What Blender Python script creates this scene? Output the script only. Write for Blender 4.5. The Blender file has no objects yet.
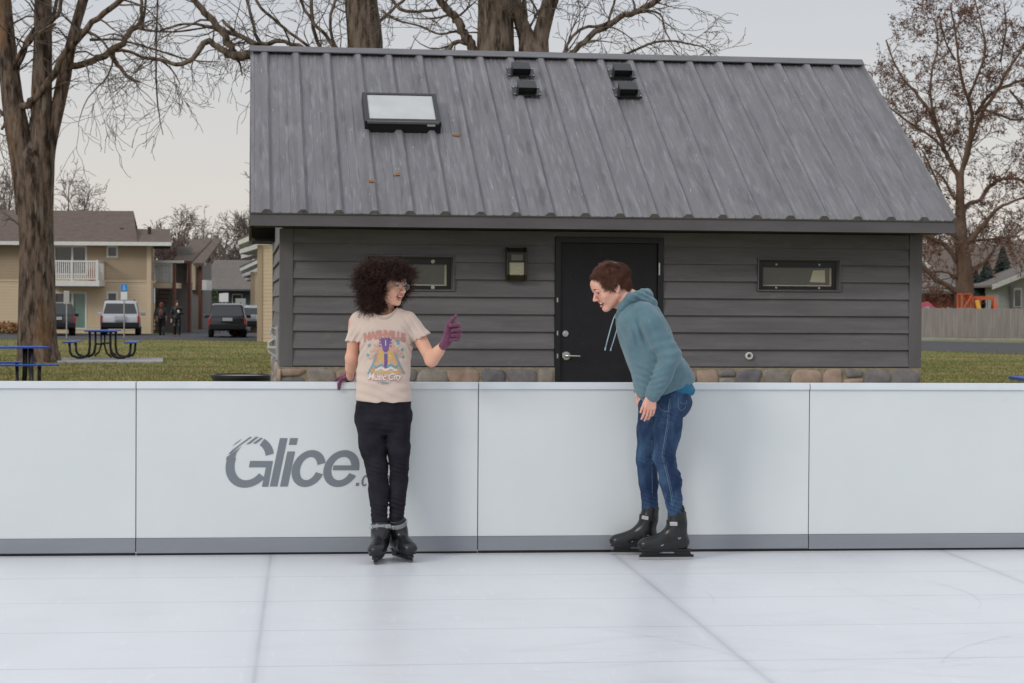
import bpy, bmesh, math, random
import numpy as np
from mathutils import Vector, Matrix, Quaternion
from mathutils.bvhtree import BVHTree
R = math.radians
PI = math.pi
scene = bpy.context.scene
col = scene.collection

# ------------------------------------------------------------------ camera
FPX = 2000.0
CAM = Vector((0, 0, 1.47))
PITCH, ROLL = math.atan(38.7/FPX), math.atan(0.00625)
CR = Matrix.Rotation(PI/2-PITCH, 3, 'X') @ Matrix.Rotation(ROLL, 3, 'Z')
def ray(px, py):
    return CR @ Vector(((px-512)/FPX, -(py-341.5)/FPX, -1))
def at(px, py, Y):
    d = ray(px, py); return CAM + d*(Y/d.y)
def onz(px, py, z):
    d = ray(px, py); return CAM + d*((z-CAM.z)/d.z)
def proj(p):
    q = CR.transposed() @ (Vector(p)-CAM)
    return (512+FPX*q.x/-q.z, 341.5-FPX*q.y/-q.z)
cd = bpy.data.cameras.new('camera'); cam = bpy.data.objects.new('camera', cd); col.objects.link(cam)
cam.matrix_world = Matrix.Translation(CAM) @ CR.to_4x4()
cd.sensor_width = 36; cd.lens = FPX/1024*36; cd.clip_end = 5000; cd.clip_start = .1
cd.dof.use_dof = True; cd.dof.focus_distance = 11.6; cd.dof.aperture_fstop = 9.0
scene.camera = cam

# ------------------------------------------------------------------ tagging
def tag(o, label=None, cat=None, group=None, kind=None):
    if label: o['label'] = label
    if cat: o['category'] = cat
    if group: o['group'] = group
    if kind: o['kind'] = kind
    return o
def empty(name, loc=(0,0,0), rz=0, label=None, cat=None, group=None):
    o = bpy.data.objects.new(name, None); col.objects.link(o)
    o.location = loc; o.rotation_euler = (0,0,rz); o.empty_display_size = .2
    return tag(o, label, cat, group)
def kids(o): return [c for c in bpy.data.objects if c.parent == o]
def copy_tree(o, parent=None, m=None):
    if m is None:
        m = {}
        for c in bpy.data.objects: m.setdefault(c.parent, []).append(c)
    c = o.copy(); col.objects.link(c); c.parent = parent
    for ch in m.get(o, []): copy_tree(ch, c, m)
    return c

# ------------------------------------------------------------------ mesh builder
class MB:
    def __init__(s): s.v = []; s.f = []; s.m = []
    def add(s, vs, fs, mi=0):
        n = len(s.v); s.v += [tuple(v) for v in vs]
        s.f += [tuple(i+n for i in f) for f in fs]; s.m += [mi]*len(fs); return s
    def box(s, x0, x1, y0, y1, z0, z1, mi=0):
        vs = [(x0,y0,z0),(x1,y0,z0),(x1,y1,z0),(x0,y1,z0),(x0,y0,z1),(x1,y0,z1),(x1,y1,z1),(x0,y1,z1)]
        return s.add(vs, [(0,3,2,1),(4,5,6,7),(0,1,5,4),(1,2,6,5),(2,3,7,6),(3,0,4,7)], mi)
    def hexa(s, vs, mi=0):
        return s.add(vs, [(0,3,2,1),(4,5,6,7),(0,1,5,4),(1,2,6,5),(2,3,7,6),(3,0,4,7)], mi)
    def tube(s, pts, rad, n=8, mi=0, cap=True, flat=1.0):
        pts = [Vector(p) for p in pts]
        if not hasattr(rad, '__len__'): rad = [rad]*len(pts)
        base = len(s.v); up = None
        for i, p in enumerate(pts):
            t = (pts[min(i+1, len(pts)-1)]-pts[max(i-1, 0)])
            if t.length < 1e-9: t = Vector((0,0,1))
            t.normalize()
            if up is None:
                up = Vector((0,0,1)) if abs(t.z) < .9 else Vector((1,0,0))
            a = up.cross(t)
            if a.length < 1e-4: a = Vector((1,0,0)).cross(t)
            a.normalize(); b = t.cross(a); up = b
            for k in range(n):
                w = 2*PI*k/n
                q = p + a*(math.cos(w)*rad[i]) + b*(math.sin(w)*rad[i]*flat)
                s.v.append((q.x, q.y, q.z))
        for i in range(len(pts)-1):
            for k in range(n):
                k2 = (k+1) % n
                s.f.append((base+i*n+k, base+i*n+k2, base+(i+1)*n+k2, base+(i+1)*n+k)); s.m.append(mi)
        if cap:
            s.f.append(tuple(base+k for k in range(n))[::-1]); s.m.append(mi)
            e = base+(len(pts)-1)*n
            s.f.append(tuple(e+k for k in range(n))); s.m.append(mi)
        return s
    def lathe(s, o, axis, prof, n=24, mi=0):
        """prof: list of (r, h) along axis from o"""
        o = Vector(o); ax = Vector(axis).normalized()
        a = ax.orthogonal().normalized(); b = ax.cross(a); base = len(s.v)
        for r, h in prof:
            for k in range(n):
                w = 2*PI*k/n; q = o+ax*h+a*(math.cos(w)*r)+b*(math.sin(w)*r); s.v.append(tuple(q))
        for i in range(len(prof)-1):
            for k in range(n):
                k2 = (k+1) % n
                s.f.append((base+i*n+k, base+i*n+k2, base+(i+1)*n+k2, base+(i+1)*n+k)); s.m.append(mi)
        s.f.append(tuple(base+k for k in range(n))[::-1]); s.m.append(mi)
        e = base+(len(prof)-1)*n; s.f.append(tuple(e+k for k in range(n))); s.m.append(mi)
        return s
    def prism(s, poly, axis, h0, h1, mi=0):
        """poly 2D list; axis 'x','y','z' is the extrusion axis"""
        def P(a, b, h): return {'x': (h, a, b), 'y': (a, h, b), 'z': (a, b, h)}[axis]
        n = len(poly)
        vs = [P(a, b, h0) for a, b in poly]+[P(a, b, h1) for a, b in poly]
        fs = [tuple(range(n))[::-1], tuple(range(n, 2*n))]+[(i, (i+1) % n, n+(i+1) % n, n+i) for i in range(n)]
        return s.add(vs, fs, mi)
    def build(s, name, mats, parent=None, world=False, smooth=False, bevel=0, fixn=True, angle=None):
        vs = s.v
        if world and parent is not None:
            L = parent.location; vs = [(v[0]-L.x, v[1]-L.y, v[2]-L.z) for v in vs]
        me = bpy.data.meshes.new(name); me.from_pydata(vs, [], s.f); 
        if not isinstance(mats, (list, tuple)): mats = [mats]
        for m in mats: me.materials.append(m)
        if len(mats) > 1: me.polygons.foreach_set('material_index', s.m)
        if fixn:
            bm = bmesh.new(); bm.from_mesh(me); bmesh.ops.recalc_face_normals(bm, faces=bm.faces); bm.to_mesh(me); bm.free()
        if smooth: me.polygons.foreach_set('use_smooth', [True]*len(me.polygons))
        if angle: me.set_sharp_from_angle(angle=R(angle))
        me.update()
        o = bpy.data.objects.new(name, me); col.objects.link(o)
        if parent is not None: o.parent = parent
        if bevel:
            b = o.modifiers.new('bevel', 'BEVEL'); b.width = bevel; b.segments = 2; b.limit_method = 'ANGLE'; b.angle_limit = R(40)
        return o

def rects_with_holes(x0, x1, z0, z1, holes):
    xs = sorted({x0, x1, *[min(max(h[0], x0), x1) for h in holes], *[min(max(h[1], x0), x1) for h in holes]})
    out = []
    for a, b in zip(xs, xs[1:]):
        if b-a < 1e-6: continue
        m = (a+b)/2; spans = [(z0, z1)]
        for h in holes:
            if h[0] < m < h[1]:
                n = []
                for p, q in spans:
                    if h[3] <= p or h[2] >= q: n.append((p, q)); continue
                    if h[2] > p: n.append((p, h[2]))
                    if h[3] < q: n.append((h[3], q))
                spans = n
        for p, q in spans:
            if q-p > 1e-4: out.append([a, b, p, q])
    # merge neighbours with equal spans
    res = []
    for r in out:
        for s in res:
            if abs(s[1]-r[0]) < 1e-6 and abs(s[2]-r[2]) < 1e-6 and abs(s[3]-r[3]) < 1e-6: s[1] = r[1]; break
        else: res.append(r)
    return res

# ------------------------------------------------------------------ materials
def mat(name, c1, c2=None, rough=.6, spec=.4, metal=0, vscale=6, stretch=(1,1,1), bump=0, bscale=40, bstretch=None,
        contrast=(.35,.65), detail=6, coat=0, emit=None, es=0, rvar=0, sheen=0, sub=0, rot=(0,0,0)):
    m = bpy.data.materials.new(name); m.use_nodes = True
    nt = m.node_tree; N = nt.nodes; L = nt.links
    b = N['Principled BSDF']
    b.inputs['Roughness'].default_value = rough; b.inputs['Metallic'].default_value = metal
    b.inputs['Specular IOR Level'].default_value = spec
    b.inputs['Coat Weight'].default_value = coat
    b.inputs['Sheen Weight'].default_value = sheen
    if sub:
        b.inputs['Subsurface Weight'].default_value = sub; b.inputs['Subsurface Radius'].default_value = (.012,.005,.003)
        b.inputs['Subsurface Scale'].default_value = 1
    b.inputs['Base Color'].default_value = (*c1, 1)
    tc = N.new('ShaderNodeTexCoord')
    if c2 is not None:
        mp = N.new('ShaderNodeMapping'); mp.inputs['Scale'].default_value = stretch; mp.inputs['Rotation'].default_value = rot
        L.new(tc.outputs['Object'], mp.inputs[0])
        n = N.new('ShaderNodeTexNoise'); n.inputs['Scale'].default_value = vscale; n.inputs['Detail'].default_value = detail
        n.inputs['Roughness'].default_value = .6
        L.new(mp.outputs[0], n.inputs['Vector'])
        r = N.new('ShaderNodeValToRGB'); e = r.color_ramp.elements
        e[0].position = contrast[0]; e[0].color = (*c1, 1); e[1].position = contrast[1]; e[1].color = (*c2, 1)
        L.new(n.outputs['Fac'], r.inputs[0]); L.new(r.outputs[0], b.inputs['Base Color'])
        if rvar:
            mr = N.new('ShaderNodeMapRange'); mr.inputs['To Min'].default_value = rough-rvar; mr.inputs['To Max'].default_value = rough+rvar
            L.new(n.outputs['Fac'], mr.inputs['Value']); L.new(mr.outputs[0], b.inputs['Roughness'])
    if bump:
        mp2 = N.new('ShaderNodeMapping'); mp2.inputs['Scale'].default_value = bstretch or stretch; mp2.inputs['Rotation'].default_value = rot
        L.new(tc.outputs['Object'], mp2.inputs[0])
        n2 = N.new('ShaderNodeTexNoise'); n2.inputs['Scale'].default_value = bscale; n2.inputs['Detail'].default_value = 5
        L.new(mp2.outputs[0], n2.inputs['Vector'])
        bp = N.new('ShaderNodeBump'); bp.inputs['Strength'].default_value = min(bump, 1); bp.inputs['Distance'].default_value = .01*max(1, bump)
        L.new(n2.outputs['Fac'], bp.inputs['Height']); L.new(bp.outputs[0], b.inputs['Normal'])
    if emit:
        b.inputs['Emission Color'].default_value = (*emit, 1); b.inputs['Emission Strength'].default_value = es
    return m
def nodes_of(m): return m.node_tree.nodes, m.node_tree.links, m.node_tree.nodes['Principled BSDF']
def add_layer(m, c, scale, stretch, pos, width=.03, fac=1.0, detail=8, rot=(0,0,0), dist=0):
    """mix another colour over the base where a noise crosses a threshold"""
    N, L, b = nodes_of(m)
    src = b.inputs['Base Color'].links[0].from_socket if b.inputs['Base Color'].links else None
    tc = N.new('ShaderNodeTexCoord'); mp = N.new('ShaderNodeMapping'); mp.inputs['Scale'].default_value = stretch; mp.inputs['Rotation'].default_value = rot
    L.new(tc.outputs['Object'], mp.inputs[0])
    n = N.new('ShaderNodeTexNoise'); n.inputs['Scale'].default_value = scale; n.inputs['Detail'].default_value = detail; n.inputs['Distortion'].default_value = dist
    L.new(mp.outputs[0], n.inputs['Vector'])
    mr = N.new('ShaderNodeMapRange'); mr.inputs['From Min'].default_value = pos; mr.inputs['From Max'].default_value = pos+width
    mr.inputs['To Max'].default_value = fac
    L.new(n.outputs['Fac'], mr.inputs['Value'])
    mx = N.new('ShaderNodeMix'); mx.data_type = 'RGBA'
    L.new(mr.outputs[0], mx.inputs['Factor'])
    if src: L.new(src, mx.inputs['A'])
    else: mx.inputs['A'].default_value = b.inputs['Base Color'].default_value
    mx.inputs['B'].default_value = (*c, 1)
    L.new(mx.outputs['Result'], b.inputs['Base Color'])
    return m

M = {}
def cart(a): return tuple(a)
M['roof'] = mat('painted_metal_roof', (.132,.127,.138), (.185,.178,.190), rough=.5, spec=.45, vscale=2.2, stretch=(3,.9,.9), contrast=(.3,.72), bump=.05, bscale=8, rvar=.08)
add_layer(M['roof'], (.26,.26,.28), 7, (5,.40,.40), .56, .12, .50)
add_layer(M['roof'], (.27,.265,.275), 12, (2.2,.16,.16), .57, .10, .45)
add_layer(M['roof'], (.085,.083,.088), 3.2, (4,.5,.5), .57, .12, .6)
add_layer(M['roof'], (.46,.46,.46), 22, (3.2,.28,.28), .70, .03, .7, detail=5)
M['roofd'] = mat('roof_trim_metal', (.098,.089,.096), (.127,.116,.124), rough=.5, vscale=5, stretch=(.3,1,1), bump=.03)
add_layer(M['roofd'], (.15,.148,.15), 12, (.3,1,1), .62, .1, .5)
M['ridge'] = mat('ridge_cap_metal', (.13,.128,.138), (.17,.168,.178), rough=.5, vscale=6, stretch=(.5,2,2))
M['siding'] = mat('painted_lap_siding', (.130,.122,.130), (.175,.165,.175), rough=.6, spec=.3, vscale=5, stretch=(.25,1,2.5), bump=.35, bscale=45, bstretch=(.12,1,3))
add_layer(M['siding'], (.25,.235,.23), 7, (.6,1,1.5), .63, .15, .4)
M['trim'] = mat('corner_trim_paint', (.118,.109,.117), (.148,.137,.146), rough=.6, vscale=6, stretch=(1,1,.3), bump=.1, bscale=40)
M['black'] = mat('black_door_paint', (.010,.0095,.0135), (.015,.0145,.020), rough=.5, spec=.35, vscale=7, bump=.04, bscale=50)
add_layer(M['black'], (.09,.09,.09), 60, (1,1,1), .78, .02, .6, detail=1)
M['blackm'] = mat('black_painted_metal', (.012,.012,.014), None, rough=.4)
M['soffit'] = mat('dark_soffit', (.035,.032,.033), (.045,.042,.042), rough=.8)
M['steel'] = mat('satin_steel', (.55,.55,.56), None, rough=.3, metal=1)
M['mortar'] = mat('tan_mortar', (.24,.20,.14), (.34,.29,.21), rough=.9, vscale=18, bump=.6, bscale=60)
st = [((.15,.135,.145),(.24,.215,.22)), ((.28,.19,.15),(.42,.31,.245)), ((.22,.19,.17),(.33,.29,.26)), ((.11,.10,.12),(.20,.185,.20)), ((.32,.225,.175),(.46,.34,.27))]
M['stones'] = [mat('river_stone', a, b, rough=.65, vscale=9, bump=.25, bscale=50) for a, b in st]
M['pane'] = mat('window_pane', (.085,.082,.07), (.11,.105,.09), rough=.12, spec=.6, vscale=3)
M['cream'] = mat('cream_plastic', (.55,.50,.38), (.6,.55,.42), rough=.5)
M['bronze'] = mat('bronze_housing', (.030,.022,.017), (.045,.034,.026), rough=.45, spec=.5)
M['lens'] = mat('ribbed_lamp_lens', (.36,.35,.25), (.52,.50,.37), rough=.25, vscale=12, stretch=(1,1,8))
M['white'] = mat('white_paint', (.70,.70,.70), (.76,.76,.76), rough=.5)
M['skyl'] = mat('frosted_skylight', (.46,.47,.475), (.54,.55,.55), rough=.35, spec=.4, vscale=3)
M['leaf'] = mat('dead_leaf', (.22,.10,.035), (.32,.16,.06), rough=.8, vscale=20)
M['barrier'] = mat('white_hdpe_board', (.675,.71,.715), (.705,.74,.745), rough=.42, spec=.35, vscale=1.6, bump=.03, bscale=3)
add_layer(M['barrier'], (.56,.61,.64), 14, (.5,1,1), .70, .10, .35)
M['rail'] = mat('barrier_top_rail', (.69,.73,.76), (.73,.77,.80), rough=.35)
M['kick'] = mat('grey_kick_board', (.24,.255,.285), (.275,.29,.32), rough=.45, vscale=3, stretch=(.4,1,2))
M['logo'] = mat('grey_vinyl_lettering', (.195,.215,.24), None, rough=.5)
M['joint'] = mat('joint_seal', (.33,.32,.31), None, rough=.8)
M['asphalt'] = mat('asphalt', (.045,.046,.052), (.065,.066,.073), rough=.9, vscale=3, bump=.3, bscale=30)
M['concrete'] = mat('concrete', (.28,.27,.26), (.36,.35,.335), rough=.9, vscale=3, bump=.2, bscale=30)
M['debris'] = mat('gravel_verge', (.22,.18,.13), (.42,.38,.32), rough=.95, vscale=1.5, contrast=(.4,.6), bump=.4, bscale=20)
M['bark'] = mat('furrowed_bark', (.028,.019,.015), (.165,.118,.092), rough=.9, spec=.2, vscale=8, stretch=(1,1,.25), contrast=(.38,.60), bump=2.2, bscale=8, bstretch=(1,1,.2))
add_layer(M['bark'], (.26,.135,.065), 1.1, (1,1,.3), .58, .10, .65)
add_layer(M['bark'], (.20,.175,.15), 9, (1,1,.16), .60, .06, .8)
M['bark2'] = mat('grey_brown_bark', (.035,.025,.020), (.185,.14,.112), rough=.9, spec=.2, vscale=9, stretch=(1,1,.22), contrast=(.38,.60), bump=2.0, bscale=9, bstretch=(1,1,.18))
add_layer(M['bark2'], (.19,.15,.12), 12, (1,1,.12), .60, .06, .7)
M['twig'] = mat('thin_twig_bark', (.075,.057,.046), (.14,.11,.09), rough=.85, vscale=3)
M['bark3'] = mat('reddish_tan_bark', (.115,.070,.047), (.19,.125,.09), rough=.9, vscale=2, stretch=(1,1,.3), bump=1, bscale=5)
add_layer(M['bark3'], (.24,.20,.165), 1.0, (1,1,.4), .55, .08, .6)
M['twig3'] = mat('rusty_twig_bark', (.12,.075,.055), (.17,.115,.085), rough=.9, vscale=1)
M['rust'] = mat('rusty_dry_leaves', (.12,.052,.032), (.20,.095,.058), rough=.9, vscale=1.5)
M['far_twig'] = mat('far_bare_twigs', (.13,.105,.095), (.18,.145,.13), rough=.95, vscale=.4)
M['spruce'] = mat('blue_green_needles', (.040,.062,.058), (.075,.105,.098), rough=.9, vscale=1.5)
M['bush'] = mat('bush_leaves', (.05,.075,.025), (.08,.11,.04), rough=.9, vscale=4)
M['blue'] = mat('blue_coated_slats', (.012,.065,.36), (.018,.085,.42), rough=.5, vscale=10)
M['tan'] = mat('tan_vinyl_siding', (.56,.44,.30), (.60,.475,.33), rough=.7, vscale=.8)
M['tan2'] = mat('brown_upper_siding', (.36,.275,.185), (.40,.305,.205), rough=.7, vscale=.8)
M['shingle'] = mat('brown_shingles', (.105,.075,.060), (.142,.105,.086), rough=.95, vscale=3, stretch=(1,1,3), bump=.4, bscale=10)
M['shingleg'] = mat('grey_shingles', (.13,.113,.10), (.17,.148,.132), rough=.95, vscale=3, stretch=(1,1,3))
M['wtrim'] = mat('white_gutter_trim', (.62,.61,.58), (.7,.69,.66), rough=.6)
M['glassd'] = mat('dark_window_glass', (.03,.035,.04), (.06,.065,.07), rough=.08, spec=.8, vscale=.8)
M['glassg'] = mat('curtained_glass', (.13,.22,.19), (.18,.28,.24), rough=.15, spec=.7, vscale=1.2, stretch=(6,6,.3))
M['greyw'] = mat('slate_siding', (.085,.095,.115), (.10,.11,.13), rough=.8, vscale=1)
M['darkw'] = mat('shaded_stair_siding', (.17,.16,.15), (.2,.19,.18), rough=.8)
M['brownpost'] = mat('red_brown_post', (.12,.045,.03), (.16,.06,.04), rough=.8)
M['redw'] = mat('dull_red_wall', (.20,.06,.05), (.25,.085,.07), rough=.8)
M['fence'] = mat('weathered_fence_boards', (.225,.200,.185), (.30,.27,.25), rough=.9, vscale=2.2, stretch=(3,3,.3))
M['orange'] = mat('orange_stained_wood', (.48,.095,.04), (.58,.14,.055), rough=.7, vscale=3)
M['palehouse'] = mat('pale_green_grey_siding', (.34,.35,.33), (.38,.39,.37), rough=.8)
M['tyre'] = mat('tyre_rubber', (.015,.015,.016), None, rough=.85)
M['rim'] = mat('alloy_rim', (.35,.35,.36), None, rough=.35, metal=.8)
M['carblack'] = mat('black_car_paint', (.012,.012,.015), None, rough=.22, spec=.6, coat=.5)
M['carsilver'] = mat('silver_car_paint', (.50,.52,.55), (.53,.55,.58), rough=.3, spec=.5, coat=.5)
M['carplum'] = mat('dark_plum_car_paint', (.020,.016,.022), None, rough=.25, spec=.6, coat=.5)
M['carwhite'] = mat('white_car_paint', (.62,.66,.70), None, rough=.3, coat=.5)
M['carglass'] = mat('tinted_car_glass', (.012,.014,.017), None, rough=.06, spec=.9)
M['tail'] = mat('red_tail_lamp', (.42,.02,.025), None, rough=.2, spec=.6)
M['plate'] = mat('licence_plate', (.45,.47,.5), None, rough=.5)
M['chrome'] = mat('chrome', (.7,.7,.72), None, rough=.15, metal=1)
M['signblue'] = mat('blue_sign', (.02,.25,.62), None, rough=.5)
M['hill'] = mat('far_blue_hill', (.20,.23,.28), (.25,.27,.32), rough=1, vscale=.01)  # distance haze is put into the blue-grey colour
M['grass'] = mat('dormant_lawn', (.168,.158,.042), (.255,.215,.084), rough=.95, spec=.15, vscale=.9, contrast=(.3,.7), bump=.6, bscale=14, detail=10)
add_layer(M['grass'], (.105,.135,.030), .22, (1,1.6,1), .46, .12, .85)
add_layer(M['grass'], (.27,.215,.10), 5, (1,.45,1), .58, .10, .6)
add_layer(M['grass'], (.085,.095,.025), 7, (1,.4,1), .58, .12, .5)
M['blade'] = mat('grass_blades', (.15,.145,.04), (.23,.195,.075), rough=.9, vscale=.6)

# ------------------------------------------------------------------ world and sun
w = bpy.data.worlds.new('World'); scene.world = w; w.use_nodes = True
N = w.node_tree.nodes; L = w.node_tree.links; bg = N['Background']
SUN_EL, SUN_AZ = R(27), R(-40)     # azimuth measured at the camera: sun behind the camera, to its left
sky = N.new('ShaderNodeTexSky'); sky.sky_type = 'NISHITA'; sky.sun_disc = False
sky.sun_elevation = SUN_EL
sdir = Vector((-math.sin(R(48))*math.cos(SUN_EL), -math.cos(R(48))*math.cos(SUN_EL), math.sin(SUN_EL)))  # towards the sun
sky.sun_rotation = math.atan2(sdir.x, sdir.y)
tc = N.new('ShaderNodeTexCoord'); sp = N.new('ShaderNodeSeparateXYZ'); L.new(tc.outputs['Generated'], sp.inputs[0])
cr = N.new('ShaderNodeValToRGB'); e = cr.color_ramp.elements
e[0].position = 0; e[0].color = (.74,.69,.635,1); e[1].position = 1; e[1].color = (1.02,1.05,1.10,1)
for p, c in ((.045,(.735,.695,.65)), (.095,(.68,.67,.665)), (.16,(.605,.63,.675)), (.32,(.66,.69,.74)),(.60,(.90,.93,.98))):
    q = e.new(p); q.color = (*c, 1)
L.new(sp.outputs['Z'], cr.inputs[0])
mn = N.new('ShaderNodeTexNoise'); mn.inputs['Scale'].default_value = 2.2; mn.inputs['Detail'].default_value = 4
mpz = N.new('ShaderNodeMapping'); mpz.inputs['Scale'].default_value = (1,1,4); L.new(tc.outputs['Generated'], mpz.inputs[0]); L.new(mpz.outputs[0], mn.inputs['Vector'])
mr = N.new('ShaderNodeMapRange'); mr.inputs['To Min'].default_value = .94; mr.inputs['To Max'].default_value = 1.05
L.new(mn.outputs['Fac'], mr.inputs['Value'])
vm = N.new('ShaderNodeVectorMath'); vm.operation = 'SCALE'; L.new(cr.outputs[0], vm.inputs[0]); L.new(mr.outputs[0], vm.inputs['Scale'])
# the physical sky, seen faintly through the cloud layer
vs = N.new('ShaderNodeVectorMath'); vs.operation = 'SCALE'; vs.inputs['Scale'].default_value = .10; L.new(sky.outputs[0], vs.inputs[0])
mx = N.new('ShaderNodeMix'); mx.data_type = 'RGBA'; mx.inputs['Factor'].default_value = .06
L.new(vm.outputs[0], mx.inputs['A']); L.new(vs.outputs[0], mx.inputs['B'])
L.new(mx.outputs['Result'], bg.inputs['Color']); bg.inputs['Strength'].default_value = 1.0
sl = bpy.data.lights.new('sun', 'SUN'); sl.energy = 1.05; sl.angle = R(16); sl.color = (1,.96,.9)
so = bpy.data.objects.new('sun', sl); col.objects.link(so)
so.rotation_euler = sdir.to_track_quat('Z', 'Y').to_euler(); so.location = (-10,-10,20)
vw = scene.view_settings; vw.view_transform = 'Standard'; vw.look = 'None'; vw.gamma = 1; vw.exposure = 0; vw.use_curve_mapping = False
scene.render.engine = 'CYCLES'
GZ = -0.15       # level of the lawn, the rink floor is at 0
# ------------------------------------------------------------------ setting
mb = MB(); mb.add([(-1500,-60,GZ),(1500,-60,GZ),(1500,2500,GZ),(-1500,2500,GZ)], [(0,1,2,3)])
g = mb.build('lawn', M['grass']); tag(g, kind='structure')

# rink axes
BY = math.atan(.104)
BO = onz(512, 553, 0)                       # a point on the foot of the barrier face
BU = Vector((math.cos(BY), math.sin(BY), 0)); BV = Vector((-math.sin(BY), math.cos(BY), 0))
def bp(px, py, off=0):
    """pixel -> (along, z) on the barrier face"""
    d = ray(px, py); o = BO+BV*off; t = (o-CAM).dot(BV)/d.dot(BV); p = CAM+d*t
    return (p-BO).dot(BU), p.z
# ice: one slab whose object frame is the rink's
ice = empty('tmp'); bpy.data.objects.remove(ice)
m = M['ice'] = mat('synthetic_ice', (.685,.70,.735), (.73,.742,.778), rough=.33, spec=.4, vscale=1.2, stretch=(1,.5,1), bump=.03, bscale=2.5, rvar=.08)
add_layer(m, (.60,.615,.66), 1.4, (1,2.4,1), .55, .22, .38)
add_layer(m, (.52,.53,.58), 26, (.25,1.6,1), .66, .08, .30, detail=10)
add_layer(m, (.80,.815,.86), 18, (1.8,.2,1), .62, .08, .4, detail=10, dist=.6)
N, L, b = nodes_of(m)
tc = N.new('ShaderNodeTexCoord'); sp = N.new('ShaderNodeSeparateXYZ'); L.new(tc.outputs['Object'], sp.inputs[0])
def mth(op, a, b_=None, c=None):
    n = N.new('ShaderNodeMath'); n.operation = op
    for i, q in enumerate((a, b_, c)):
        if q is None: continue
        if isinstance(q, (int, float)): n.inputs[i].default_value = q
        else: L.new(q, n.inputs[i])
    return n.outputs[0]
wob = N.new('ShaderNodeTexNoise'); wob.inputs['Scale'].default_value = 1.3; L.new(tc.outputs['Object'], wob.inputs['Vector'])
def seam(coord, period, off, half):
    c = mth('ADD', coord, mth('MULTIPLY', mth('SUBTRACT', wob.outputs['Fac'], .5), .012))
    f = mth('PINGPONG', mth('ADD', c, off), period/2)
    return mth('SUBTRACT', 1.0, mth('SMOOTH_MIN', mth('DIVIDE', f, half), 1.0, .2))
a0 = (onz(270, 560, 0)-BO).dot(BU)
sx = seam(sp.outputs['X'], 2.0, -a0, .016)
v0 = (onz(200, 602, 0)-BO).dot(BV); 
sy = seam(sp.outputs['Y'], .88, -v0, .013)
wide = mth('MULTIPLY', seam(sp.outputs['X'], 2.0, -a0, .05), .25)
nz = N.new('ShaderNodeTexNoise'); nz.inputs['Scale'].default_value = 1.7; L.new(tc.outputs['Object'], nz.inputs['Vector'])
fac = mth('MULTIPLY', mth('ADD', mth('MAXIMUM', mth('MULTIPLY', sx, .34), mth('MULTIPLY', sy, .62)), wide), mth('ADD', .35, nz.outputs['Fac']))
src = b.inputs['Base Color'].links[0].from_socket
mx = N.new('ShaderNodeMix'); mx.data_type = 'RGBA'; mx.clamp_factor = True
L.new(fac, mx.inputs['Factor']); L.new(src, mx.inputs['A']); mx.inputs['B'].default_value = (.33,.34,.38,1); L.new(mx.outputs['Result'], b.inputs['Base Color'])
mb = MB(); mb.box(-12, 12, -16, .35, GZ, 0)
ice = mb.build('ice_rink_floor', M['ice']); ice.location = BO; ice.rotation_euler.z = BY; tag(ice, kind='structure')
# skate marks on the plastic
M['mark'] = mat('skate_scuff', (.605,.615,.655), None, rough=.5)
mb = MB(); rng = random.Random(4)
def mark(cx, cy, r, a0_, a1_, wdt=.0028):
    n = 40; vs = []; fs = []
    for i in range(n+1):
        a = R(a0_+(a1_-a0_)*i/n); ww = wdt*math.sin(PI*min(max(i/n, .03), .97))**.4*(.6+.6*rng.random())
        for s_ in (-1, 1): vs.append((cx+(r+s_*ww/2)*math.cos(a), cy+(r+s_*ww/2)*math.sin(a), .002))
    for i in range(n): fs.append((2*i, 2*i+1, 2*i+3, 2*i+2))
    mb.add(vs, fs)
def loc(px, py):
    p = onz(px, py, 0)-BO; return p.dot(BU), p.dot(BV)
for (px, py, r, a, b_) in ((670,640,1.6,5,62),(880,600,2.1,170,215),(760,640,.9,20,100),(960,590,1.2,-30,40),(560,650,3.5,80,110),(300,660,3,60,80),(700,590,1.0,-20,40),(430,610,2.4,75,100),(990,640,1.4,100,160),(800,560,2.5,230,265)):
    x, y = loc(px, py); mark(x-r*math.cos(R((a+b_)/2)), y-r*math.sin(R((a+b_)/2)), r, a, b_)
for i in range(120):
    x, y = loc(rng.uniform(380, 1010), rng.uniform(562, 680)); r = rng.uniform(.8, 4); a = rng.uniform(60,120)+(180 if rng.random()<.5 else 0); da = rng.uniform(3, 16)
    mark(x-r*math.cos(R(a)), y-r*math.sin(R(a)), r, a-da/2, a+da/2, rng.uniform(.0012,.0028))
mk = mb.build('skate_marks', M['mark'], ice, fixn=False)

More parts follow.
